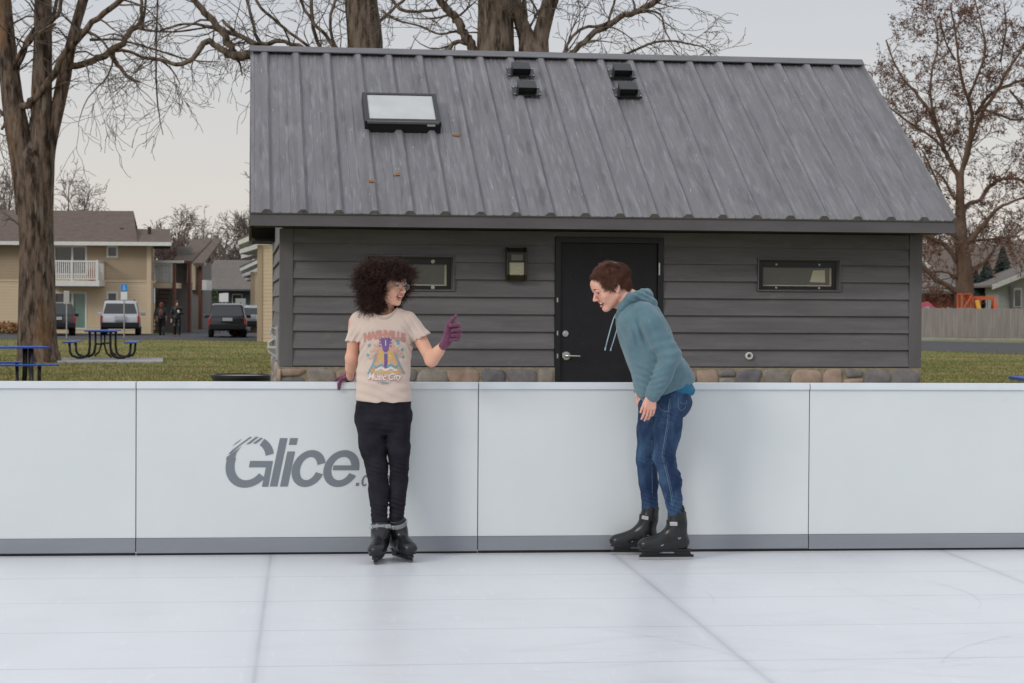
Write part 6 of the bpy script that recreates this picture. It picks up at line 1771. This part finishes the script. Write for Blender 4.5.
# tan building at the right of the driveway, seen end-on with stepped eaves
for i, (pxl, pxr, pe, pb, Dd, lab) in enumerate(((258,285,245,330,80,'nearest tan sided apartment block just left of the hut corner'), (251,262,272,328,104,'second tan sided block receding behind the nearest one'))):
    t = empty('tan_apartment', (at((pxl+pxr)/2,300,Dd).x, Dd, GZ), 0, lab, 'building', 'tan blocks right of the driveway'); TLc = t.location
    a, b_ = at(pxl, 330, Dd), at(pxr, pe, Dd)
    mb = MB(); siding_courses(mb, a.x, b_.x+1.5, GZ, b_.z, Dd, []); rel(mb.build('wall', M['tan'], t, fixn=False), TLc)
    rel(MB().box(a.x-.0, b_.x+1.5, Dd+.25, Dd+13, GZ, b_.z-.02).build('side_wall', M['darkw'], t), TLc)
    rel(MB().box(a.x-.03, a.x+.16, Dd-.06, Dd-.021, GZ, b_.z).build('corner_shade_strip', M['tan2'], t), TLc)  # darker tan strip: the shadow at this corner is put into its colour
    for k, (e0, ez, dd) in enumerate(((238,238,-.5),(239.5,247,3),(241,252,6)) if i == 0 else ((240,266,-.5),(242,272,3),(245,276,6))):
        q0 = at(e0, ez, Dd+dd); mb = MB(); y0, y1 = Dd+dd, Dd+dd+2.9
        mb.hexa([(q0.x,y0,q0.z-.28),(a.x+.6,y0,q0.z+.25),(a.x+.6,y1,q0.z+.25),(q0.x,y1,q0.z-.28),(q0.x,y0,q0.z-.10),(a.x+.6,y0,q0.z+.55),(a.x+.6,y1,q0.z+.55),(q0.x,y1,q0.z-.10)])
        rel(mb.build('eave', M['wtrim'], t), TLc)
        mb = MB(); mb.hexa([(q0.x-.02,y0-.02,q0.z-.098),(a.x+3,y0-.02,q0.z+1.55),(a.x+3,y1+.05,q0.z+1.55),(q0.x-.02,y1+.05,q0.z-.098),(q0.x-.02,y0-.02,q0.z-.02),(a.x+3,y0-.02,q0.z+1.63),(a.x+3,y1+.05,q0.z+1.63),(q0.x-.02,y1+.05,q0.z-.02)])
        rel(mb.build('roof', M['shingleg'], t), TLc)

# ------------------------------------------------------------------ cars
def car(loc, rz, paint, label, W_=1.9, H_=1.75, L_=4.7, lower=None, wagon=True, group=None, tall=.55, name='parked_car'):
    c = empty(name, loc, rz, label, 'car', group)          # local: +y is the car's front, rear at y=0
    h = W_/2; zl = .32; zbelt = H_*.56; body = MB()
    st_ = [ # y, half low, half belt, z low, z shoulder
        (0.0, h*.86, h*.86, .42, zbelt-.08), (.04, h*.95, h*.93, .36, zbelt), (.30, h*1.0, h*.985, zl, zbelt), (1.2, h, h*.99, .28, zbelt), (2.9, h, h*.985, .28, zbelt-.02), (3.3, h, h*.97, .28, zbelt-.05),
        (4.3, h*.97, h*.90, .30, zbelt-.17), (4.62, h*.90, h*.80, .38, zbelt-.27), (4.72, h*.80, h*.7, .45, zbelt-.34)]
    k = L_/4.72; rings = []
    for y, hl, hb, z0, z1 in st_:
        rings.append([(-hl*.93,y*k,z0),(-hl,y*k,z0+.14),(-hl*1.0,y*k,(z0+z1)/2),(-hb,y*k,z1-.07),(-hb*.93,y*k,z1),(hb*.93,y*k,z1),(hb,y*k,z1-.07),(hl*1.0,y*k,(z0+z1)/2),(hl,y*k,z0+.14),(hl*.93,y*k,z0)])
    def loft(mb, rings, mi=0):
        n = len(rings[0]); b0_ = len(mb.v)
        for r_ in rings: mb.v += r_
        for i in range(len(rings)-1):
            for j in range(n): j2 = (j+1) % n; mb.f.append((b0_+i*n+j, b0_+i*n+j2, b0_+(i+1)*n+j2, b0_+(i+1)*n+j)); mb.m.append(mi)
        mb.f.append(tuple(b0_+j for j in range(n))[::-1]); mb.m.append(mi); e = b0_+(len(rings)-1)*n; mb.f.append(tuple(e+j for j in range(n))); mb.m.append(mi)
    loft(body, rings)
    ht = h*.76; zt_ = H_
    gs = [(.10, h*.92, h*.90, zbelt-.02, zbelt+.02), (.32, h*.93, ht*1.02, zbelt-.02, zt_-.05), (.50, h*.94, ht*1.03, zbelt-.02, zt_), (1.6, h*.94, ht*1.04, zbelt-.02, zt_+.01), (2.6, h*.94, ht, zbelt-.02, zt_-.04), (2.85, h*.93, ht*.97, zbelt-.02, zt_-.12), (3.55, h*.90, h*.86, zbelt-.08, zbelt-.02)]
    rings = [[(-a,y*k,z0),(-(a*.45+b_*.55)*1.0,y*k,z0+(z1-z0)*.6),(-b_,y*k,z1-.05*(z1-z0)),(-b_*.85,y*k,z1),(b_*.85,y*k,z1),(b_,y*k,z1-.05*(z1-z0)),((a*.45+b_*.55),y*k,z0+(z1-z0)*.6),(a,y*k,z0)] for y, a, b_, z0, z1 in gs]
    loft(body, rings)
    bo = body.build('body', paint, c, smooth=True, angle=38, bevel=.015)
    # rear glass on the sloping tailgate
    g_ = MB(); za, zb3 = zbelt+.10, zt_-.13; ya = (.10+(.22)*(za-zbelt)/(zt_-.05-zbelt))*k-.015; yb_ = (.10+.22*(zb3-zbelt)/(zt_-.05-zbelt))*k-.015
    g_.hexa([(-h*.84,ya,za),(h*.84,ya,za),(h*.84,ya+.03,za),(-h*.84,ya+.03,za),(-h*.70,yb_,zb3),(h*.70,yb_,zb3),(h*.70,yb_+.03,zb3),(-h*.70,yb_+.03,zb3)])
    g_.build('rear_window', M['carglass'], c, bevel=.012)
    for sg in (-1, 1):
        s_ = MB(); z0, z1 = zbelt+.04, zt_-.12
        X = lambda z: sg*((h*.94)+(ht*1.03-h*.94)*((z-zbelt)/(zt_-zbelt))**1.0+.004+.03*math.sin(PI*(z-zbelt)/(zt_-zbelt)))
        for ya_, yb_, yc, yd in ((.52,1.05,1.02,.60),(1.12,1.92,1.90,1.10),(2.0,3.1,2.62,1.98)):
            s_.hexa([(X(z0)-sg*.02,ya_*k,z0),(X(z0)-sg*.02,yb_*k,z0),(X(z0),yb_*k,z0),(X(z0),ya_*k,z0),(X(z1)-sg*.02,yd*k,z1),(X(z1)-sg*.02,yc*k,z1),(X(z1),yc*k,z1),(X(z1),yd*k,z1)])
        s_.build('side_window', M['carglass'], c)
        t_ = MB(); t_.box(sg*h*.97-.10 if sg > 0 else sg*h*.97-.005, sg*h*.97+.005 if sg > 0 else sg*h*.97+.10, -.012, .16, zbelt-.34 if wagon else zbelt-.20, zbelt+.02)
        t_.build('tail_light', M['tail'], c, bevel=.02)
        m_ = MB(); m_.box(min(sg*h*.98, sg*(h+.20)), max(sg*h*.98, sg*(h+.20)), 2.85*k, 3.0*k, zbelt+.0, zbelt+.16); m_.build('wing_mirror', paint, c, bevel=.03)
        r_ = MB(); r_.tube([(sg*ht*.88,.6*k,zt_-.0),(sg*ht*.9,.7*k,zt_+.05),(sg*ht*.9,2.3*k,zt_+.04),(sg*ht*.88,2.4*k,zt_-.03)], .018, 6); r_.build('roof_rail', M['blackm'], c)
    bm_ = MB(); bm_.hexa([(-h*.93,-.09,.36),(h*.93,-.09,.36),(h*.96,.2,.34),(-h*.96,.2,.34),(-h*.93,-.09,.60),(h*.93,-.09,.60),(h*.96,.2,.62),(-h*.96,.2,.62)])
    bm_.build('rear_bumper', lower or M['blackm'], c, bevel=.03)
    MB().box(-.22,.22,-.105,-.092,.72 if lower is None else .74,.86 if lower is None else .88).build('licence_plate', M['plate'], c); 
    MB().box(-.26,.26,-.09,.02,.68,.92).build('plate_recess', paint, c, bevel=.01)
    for sg in (-1, 1):
        for y in (.95, 3.75):
            w_ = MB(); x1 = sg*(h-.01); x0 = sg*(h-.25)
            w_.lathe((x0, y*k, .35), (sg,0,0), [(.25,0),(.34,.02),(.355,.06),(.355,.19),(.34,.235),(.24,.24)], 24); wo = w_.build('wheel', M['tyre'], c, smooth=True, angle=40)
            w_ = MB(); w_.lathe((x1-sg*.02, y*k, .35), (sg,0,0), [(.235,0),(.235,.012),(.20,.015),(.06,.004),(.05,.02)], 20); w_.build('rim', M['rim'], wo, smooth=True, angle=30)
    return c
def carpos(px, py, D_): return at(px, py, D_).x
car((carpos(120.5,300,92), 92-.1, GZ+.006), R(9.5), M['carsilver'], 'silver sport utility car parked in front of the apartment block', W_=1.82, H_=1.60, L_=4.7, lower=M['blackm'])
car((carpos(227.5,300,88), 88, GZ+.006), R(8), M['carblack'], 'black sport utility car with red tail lamps at the driveway mouth', W_=1.70, H_=1.50, L_=4.5, lower=M['blackm'])
car((carpos(57,300,90), 90, GZ+.006), R(14), M['carplum'], 'dark plum car half hidden behind the huge furrowed trunk', W_=1.70, H_=1.52, L_=4.5)
car((carpos(252,300,103), 103, GZ+.006), R(4), M['carwhite'], 'white car mostly hidden behind the black car', W_=1.7, H_=1.40, L_=4.4)
# ------------------------------------------------------------------ sign posts
def sign_post(px, D_, ptop, pbot, w_, label, face, second=None, group='parking sign posts'):
    p = at(px, 330, D_); rt = empty('parking_sign', (p.x, D_, GZ), 0, label, 'sign', group)
    z1 = at(px, ptop, D_).z-GZ; z0 = at(px, pbot, D_).z-GZ
    MB().tube([(0,.03,0),(0,.03,z1)], .03, 8).build('post', M['steel'], rt)
    a = MB().box(-w_/2, w_/2, -.02, -.005, z0, z1).build('sign_face', face, rt, bevel=.01)
    return rt, a, z0, z1
rt, a, z0, z1 = sign_post(124, 86, 284, 291.5, .28, 'blue accessible parking sign on a post above the silver car', M['signblue'])
# the wheelchair symbol
m_ = MB(); zc = (z0+z1)/2; m_.lathe((0,-.022,zc+.09), (0,-1,0), [(.022,0),(.022,.003)], 10)
m_.box(-.012,.012,-.0245,-.0215,zc-.02,zc+.06); m_.box(-.012,.05,-.0245,-.0215,zc-.03,zc-.012); m_.box(.038,.056,-.0245,-.0215,zc-.09,zc-.03)
m_.tube([(.05*math.cos(t)-.005,-.023,zc-.055+.05*math.sin(t)) for t in [2.2+i*.4 for i in range(11)]], .007, 5); m_.build('wheelchair_symbol', M['white'], a)
MB().box(-.14,.14,-.02,-.005,z0-.36,z0-.02).build('lower_plate', M['white'], rt, bevel=.01)
l_ = MB()
for i in range(4): l_.box(-.10,.10,-.0235,-.021,z0-.08-i*.07,z0-.06-i*.07)
l_.build('small_print', mat('green_sign_print',(.05,.22,.12),None), rt) if False else None
sign_post(66.5, 84, 291, 304, .24, 'bare steel sign post beside the huge trunk, seen edge-on', M['steel'])
sign_post(222, 96, 293.5, 302, .28, 'left white notice on a post above the black car', M['white']); sign_post(225.5, 99, 293, 302, .28, 'right white notice on a post above the black car', M['white'])
sign_post(240.5, 97, 298.5, 306, .5, 'round grey notice on a post right of the black car', M['palehouse'])
# ------------------------------------------------------------------ picnic tables
def picnic(px, D_, rz, label, wid=1.85, L_=1.85, hi=None):
    p = at(px, 300, D_); t = empty('picnic_table', (p.x, D_, GZ+.05 if D_ > 45 else GZ), rz, label, 'picnic table', 'blue picnic tables on the lawn')   # local x: across, y: along
    tt = MB()
    for i in range(7):
        x0 = -.38+i*.11; tt.box(x0, x0+.098, -L_/2, L_/2, .735, .765)
    tt.box(-.38,.378,-L_/2-.012,-L_/2-.001,.728,.766); tt.box(-.38,.378,L_/2+.001,L_/2+.012,.728,.766); tt.box(-.36,.36,-.05,.05,.70,.7345)
    tt.build('table_top', M['blue'], t, bevel=.004)
    for sg in (-1, 1):
        s_ = MB()
        for i in range(3):
            x0 = sg*.80+(-.145+i*.10); s_.box(x0, x0+.09, -L_/2, L_/2, .435, .460)
        s_.box(sg*.80-.145, sg*.80+.145, -L_/2-.012, -L_/2-.001, .428, .461); s_.box(sg*.80-.145, sg*.80+.145, L_/2+.001, L_/2+.012, .428, .461)
        s_.build('seat', M['blue'], t, bevel=.004)
        for y in (-L_/2+.3, L_/2-.3):
            q = MB(); q.tube([(sg*.28,y,.73),(sg*.27,y,.35),(sg*.30,y,.14),(sg*.38,y,.06),(sg*.50,y,.035),(sg*.62,y,.04),(sg*.74,y,.09),(sg*.79,y,.18),(sg*.81,y,.43)], .034, 10)
            q.tube([(sg*.12,y,.73),(sg*.12,y,.34),(sg*.18,y,.15),(sg*.3,y,.05)], .026, 8); q.tube([(sg*.118,y,.40),(sg*.0,y,.40)], .022, 8)
            q.build('bent_leg', M['blackm'], t, smooth=True)
    return t
picnic(103, 54, R(5), 'blue picnic table with curved black legs standing on the concrete pad')
picnic(-27, 36.2, R(118), 'nearest blue picnic table cut off by the left edge of the photo', L_=2.6)
picnic(1110, 24, R(90), 'blue picnic table mostly hidden behind the rink barrier at the right edge', L_=2.2)
# ------------------------------------------------------------------ dark tub behind the barrier
p = at(242, 374.6, 27); t = MB().lathe((0,0,0), (0,0,1), [(.36,0),(.39,.05),(.40,p.z-GZ-.05),(.42,p.z-GZ-.04),(.42,p.z-GZ),(.385,p.z-GZ+.002),(.38,p.z-GZ-.03)], 40).build('metal_tub', M['blackm'], smooth=True, angle=35)
t.location = (p.x, 27, GZ); tag(t, 'low round black tub with a grey lid between rink and lawn', 'tub')
MB().lathe((0,0,p.z-GZ-.045), (0,0,1), [(.375,0),(.375,.03),(.2,.035),(.02,.036)], 32).build('lid', M['concrete'], t, smooth=True)
# ------------------------------------------------------------------ right side: fence, play frame, houses
fa, fb = onz(900, 338.5, GZ), onz(1100, 339.0, GZ)
D_ = 99
fn_ = empty('board_fence', (at(985,300,D_).x, D_, GZ), R(-1.0), 'long grey weathered board fence beyond the road', 'fence')
rng = random.Random(7); w0 = -9; ztop = at(960, 308, D_).z-GZ
x = w0; mb = MB(); i = 0
while x < 24:
    w_ = .14; dz = rng.uniform(-.02,.015)-(.03 if x > 1.9 else 0); mb.box(x, x+w_-.008, rng.uniform(-.012,0), .02, .04, ztop+dz); x += w_; i += 1
mb.build('boards', M['fence'], fn_); q = MB(); q.box(w0, 24, .021, .06, .4, .5); q.box(w0, 24, .021, .06, 1.3, 1.4); q.build('rails', M['fence'], fn_)
x = w0
while x < 24: MB().box(x-.05, x+.05, .061, .16, 0, ztop+.04).build('post', M['fence'], fn_); x += 2.4
# orange play frame
pf = empty('swing_set', (at(976,300,101.5).x, 101.5, GZ), R(6), 'orange timber swing set showing above the fence beside the big trunk', 'swing set')
hz = at(976, 296.2, 101.5).z-GZ; kx = FPX/101.5
def X_(px): return (px-976)/kx
mb = MB(); mb.box(X_(964), X_(995), -.07, .07, hz-.18, hz); mb.build('beam', M['orange'], pf)
for pxa, pxb, y in ((995,998.5,-1.0),(995,991,1.0),(995,999.5,1.0),(995,990.5,-1.0),(972,970,-.9),(972,976,.9)):
    MB().tube([(X_(pxa),0,hz-.09),(X_(pxb),y,0)], .07, 6).build('leg', M['orange'], pf)
tw_ = MB()
for px in (959.5, 968.5):
    for y in (-.3,.3): tw_.box(X_(px)-.05, X_(px)+.05, y-.05, y+.05, 0, hz+.08)
tw_.box(X_(959), X_(969), -.4, .4, hz-.8, hz-.7); tw_.box(X_(959), X_(969), -.4,.4, hz+.081, hz+.14); tw_.tube([(X_(960),-.42,hz-.7),(X_(969),-.42,hz+.05)], .05, 6); tw_.tube([(X_(974),0,0),(X_(981),0,hz-.1)], .06, 6); tw_.tube([(X_(982),0,0),(X_(975),0,hz-.1)], .06, 6)
tw_.build('tower', M['orange'], pf)
MB().tube([(X_(974),-.4,hz-.2),(X_(978),-.5,hz-1.0),(X_(981),-.5,hz-1.6)], .12, 8).build('slide', mat('yellow_plastic',(.75,.40,.06),None,rough=.4), pf)
for px in (984, 988):
    q = MB(); q.tube([(X_(px),0,hz-.18),(X_(px),0,.9)], .012, 4); q.tube([(X_(px)+.4,0,hz-.18),(X_(px)+.4,0,.9)], .012, 4); q.box(X_(px)-.03, X_(px)+.43, -.1, .1, .86, .9); q.build('swing', M['blackm'], pf)
# pale gabled house
hs_ = empty('gabled_house', (at(1020,300,112).x, 112, GZ), 0, 'pale grey green house with white trimmed gable at the right edge', 'house'); HL = hs_.location
def hb_(name, px0, px1, py0, py1, Dd, dep, m, par=None):
    a, b_ = at(px0, py1, Dd), at(px1, py0, Dd); return rel(MB().box(a.x, b_.x, Dd, Dd+dep, a.z, b_.z).build(name, m, hs_ if par is None else par), HL)
mb = MB(); a, b_ = at(998,330,112), at(1075,285,112); siding_courses(mb, a.x, b_.x, GZ, b_.z, 112, [], .16); rel(mb.build('wall', M['palehouse'], hs_, fixn=False), HL)
hb_('rear_wall', 998, 1075, 285, 331, 112.25, 8, M['palehouse'])
pL, pT, pR = at(992,285,111), at(1048,263,111), at(1104,285,111); th_ = .3
mb = MB()
for A_, B_ in ((pL, pT), (pT, pR)):
    mb.hexa([(A_.x,111,A_.z-.12),(B_.x,111,B_.z-.12),(B_.x,121,B_.z-.12),(A_.x,121,A_.z-.12),(A_.x,111,A_.z),(B_.x,111,B_.z),(B_.x,121,B_.z),(A_.x,121,A_.z)])
rel(mb.build('roof', M['shingleg'], hs_), HL)
mb = MB()
for A_, B_ in ((pL, pT), (pT, pR)): mb.hexa([(A_.x,110.93,A_.z-.26),(B_.x,110.93,B_.z-.26),(B_.x,110.995,B_.z-.26),(A_.x,110.995,A_.z-.26),(A_.x,110.93,A_.z+.02),(B_.x,110.93,B_.z+.02),(B_.x,110.995,B_.z+.02),(A_.x,110.995,A_.z+.02)])
rel(mb.build('white_trim', M['wtrim'], hs_), HL)
mb = MB(); mb.prism([(at(998,285,112).x, at(998,285,112).z),(at(1075,285,112).x, at(1075,285,112).z),(at(1048,266,112).x, at(1048,266,112).z)], 'y', 111.98, 112.2); rel(mb.build('gable', M['palehouse'], hs_), HL)
w1 = hb_('window', 1013.5, 1022, 288, 307, 111.9, .09, M['wtrim']); hb_('pane', 1015, 1020.8, 290, 306, 111.86, .05, M['glassd'], w1); hb_('corner_post', 1010, 1012, 286, 330, 111.8, .12, M['glassd'])
# long brown roofed house behind, and the red walled one
lb = empty('brown_roofed_house', (at(1000,300,150).x, 150, GZ), 0, 'long low house with broad dark brown roof behind the spruces', 'house'); LL = lb.location
a, b_ = at(905,272,150), at(1090,272,150); slab_roof('roof', a.x, b_.x, 150, 160, at(1000,276,150).z, at(1000,245,160).z, M['shingle'], lb, LL); rel(MB().box(a.x+1, b_.x-1, 151, 160, GZ, at(1000,278,151).z).build('wall', M['tan2'], lb), LL)
rh = empty('red_walled_house', (at(935,300,122).x, 122, GZ), 0, 'low dull red house with grey roof seen left of the big brown tree trunk', 'house'); RL = rh.location
a, b_ = at(896,292,122), at(957,292,122); rel(MB().box(a.x, b_.x, 122.8, 130, GZ, at(930,291,122).z).build('wall', M['redw'], rh), RL)
slab_roof('roof', a.x-.6, b_.x+.4, 122, 127, at(930,291,122).z, at(930,272,127).z, M['shingleg'], rh, RL)
rel(MB().box(a.x-.6, b_.x+.4, 121.88, 121.99, at(930,293.5,122).z, at(930,291,122).z).build('fascia', M['darkw'], rh), RL)
wg = empty('white_gabled_shed', (at(940,300,135).x, 135, GZ), 0, 'white trimmed gable peeking over the red walled house', 'shed'); WL = wg.location
for p0, p1, p2 in ((at(905,272,135), at(922,258,135), at(950,282,135)), (at(968,288,134), at(977,275,134), at(984,290,134))):
    mb = MB(); mb.prism([(p0.x,p0.z),(p1.x,p1.z),(p2.x,p2.z),(p2.x,p2.z-.35),(p1.x,p1.z-.35),(p0.x,p0.z-.35)], 'y', p0.y-.05, p0.y+.1); rel(mb.build('gable_trim', M['wtrim'], wg), WL)
    mb = MB(); mb.prism([(p0.x,p0.z-.02),(p1.x,p1.z-.02),(p2.x,p2.z-.02),(p2.x,GZ),(p0.x,GZ)], 'y', p0.y+.11, p0.y+6); rel(mb.build('wall', M['shingleg'], wg), WL)
fl = MB(); p = at(927,304,104)
fl.prism([(-.35,-.0),(.0,.12),(.4,-.25),(.4,-.45),(0,-.08),(-.35,-.2)], 'y', -.4, .4, 0); fl.prism([(-.35,-.21),(0,-.09),(.4,-.46),(.36,-.62),(0,-.25),(-.35,-.34)], 'y', -.39, .39, 1)
fl.tube([(0,0,.05),(0,0,-(p.z-GZ))], .03, 6, 1); fo = fl.build('garden_umbrella', [mat('pink_canvas',(.62,.10,.14),None), mat('pale_blue_canvas',(.3,.4,.55),None)]); fo.location = p; tag(fo, 'pink and pale blue garden umbrella just over the fence beside the hut', 'umbrella')
# ------------------------------------------------------------------ two walkers in the distance
def walker(px, D_, Hm, top_m, leg_m, hair_m, label, facing, pack=False):
    p = at(px, 335, D_); w = empty('person', (p.x, D_, GZ), facing, label, 'person'); k = Hm/1.7
    # local build about the origin (front is -y), head to feet one surface
    V = lambda x, y, z: Vector((x*k, y*k, z*k))
    S = SDF(); S.ell(V(0,-.01,1.58), V(.075,.095,.115), None, .02); S.ell(V(0,-.10,1.565), V(.015,.02,.02), None, .01); S.chain([V(0,.02,1.5), V(0,.01,1.38)], [.05*k,.06*k], .03)
    S.chain([V(0,0,1.30), V(0,0,.95)], [.12*k,.12*k], .05)
    arms = ([V(-.19,0,1.36), V(-.25,.03,1.10), V(-.24,-.06,.86)], [V(.19,0,1.36), V(.25,.0,1.10), V(.24,-.08,.88)]) if pack else ([V(-.19,0,1.36), V(-.26,.03,1.10), V(-.27,-.02,.84)], [V(.19,0,1.36), V(.24,-.02,1.12), V(.10,-.26,1.16)])
    for a in arms:
        S.chain(a, [.045*k,.037*k,.027*k], .02); d_ = (a[2]-a[1]).normalized(); S.cone(a[2], a[2]+d_*.09*k, .032*k, .020*k, .02)
        for j in range(4): S.cone(a[2]+d_*.08*k+Vector(((j-1.5)*.014*k,0,0)), a[2]+d_*.16*k+Vector(((j-1.5)*.018*k,0,0)), .010*k, .008*k, .004)
        S.cone(a[2]+d_*.02*k, a[2]+d_*.07*k+Vector((.03*k,-.02*k,0)), .012*k, .009*k, .006)
    legs = ([V(-.09,0,.92), V(-.10,-.05,.50), V(-.11,.06,.08)], [V(.09,0,.92), V(.10,-.09,.50), V(.09,-.10,.08)])
    for a in legs: S.chain(a, [.08*k,.055*k,.04*k], .03); S.cone(a[2]-Vector((0,0,.03*k)), a[2]+V(0,-.15,-.045), .04*k, .035*k, .02)
    L0 = Vector(w.location); w.location = (0,0,0)
    nmesh('body', S.mesh(.014), M['skinA'], w)
    S = SDF(); S.loft(V(0,0,.86), (0,0,1), (1,0,0), [(0,0,0,.19*k,.14*k),(.2*k,0,0,.17*k,.125*k),(.42*k,0,0,.20*k,.13*k),(.54*k,0,0,.16*k,.10*k),(.60*k,0,0,.08*k,.07*k)], .02)
    for a in arms: S.chain([a[0], a[1], a[1].lerp(a[2],.85 if not pack else .1)], [.068*k,.055*k,.045*k], .03)
    nmesh('jacket', S.mesh(.013, wsum(3,.006,30)), top_m, w)
    S = SDF(); S.cone(V(-.05,0,.93), V(.05,0,.93), .135*k, .135*k, .03)
    for a in legs: S.chain([a[0], a[1], a[2]], [.105*k,.078*k,.065*k], .03)
    nmesh('trousers', S.mesh(.013, wsum(4,.005,40)), leg_m, w)
    S = SDF(); S.ell(V(0,.02,1.615), V(.105,.120,.118), None, .02); S.ell(V(0,.05,1.52), V(.10,.085,.12), None, .02); S.ell(V(0,-.13,1.55), V(.065,.06,.09), None, .01, True); nmesh('hair', S.mesh(.012, wsum(5,.006,60)), hair_m, w)
    for a in legs:
        S = SDF(); S.cone(a[2]+V(0,.01,-.03), a[2]+V(0,-.16,-.042), .048*k, .040*k, .02); nmesh('shoe', S.mesh(.012), M['blackm'] if pack else M['leaf'], w)
    if pack: S = SDF(); S.ell(V(0,.17,1.17), V(.14,.085,.20), None, .02); nmesh('rucksack', S.mesh(.013), M['brownpost'], w)
    else: S = SDF(); S.ell(V(.05,-.29,1.20), V(.05,.03,.09), None, .01); nmesh('paper_cup', S.mesh(.012), M['white'], w)
    w.location = L0
walker(161.5, 93, 1.52, mat('dark_teal_jacket',(.02,.035,.045),None,rough=.9), M['blackm'], mat('red_hair',(.14,.035,.02),None), 'distant walker with reddish hair and a brown rucksack seen from behind', PI, True)
walker(177, 90, 1.60, M['blackm'], M['blackm'], M['hairA'], 'distant walker dressed all in black holding something white at the chest', R(12))
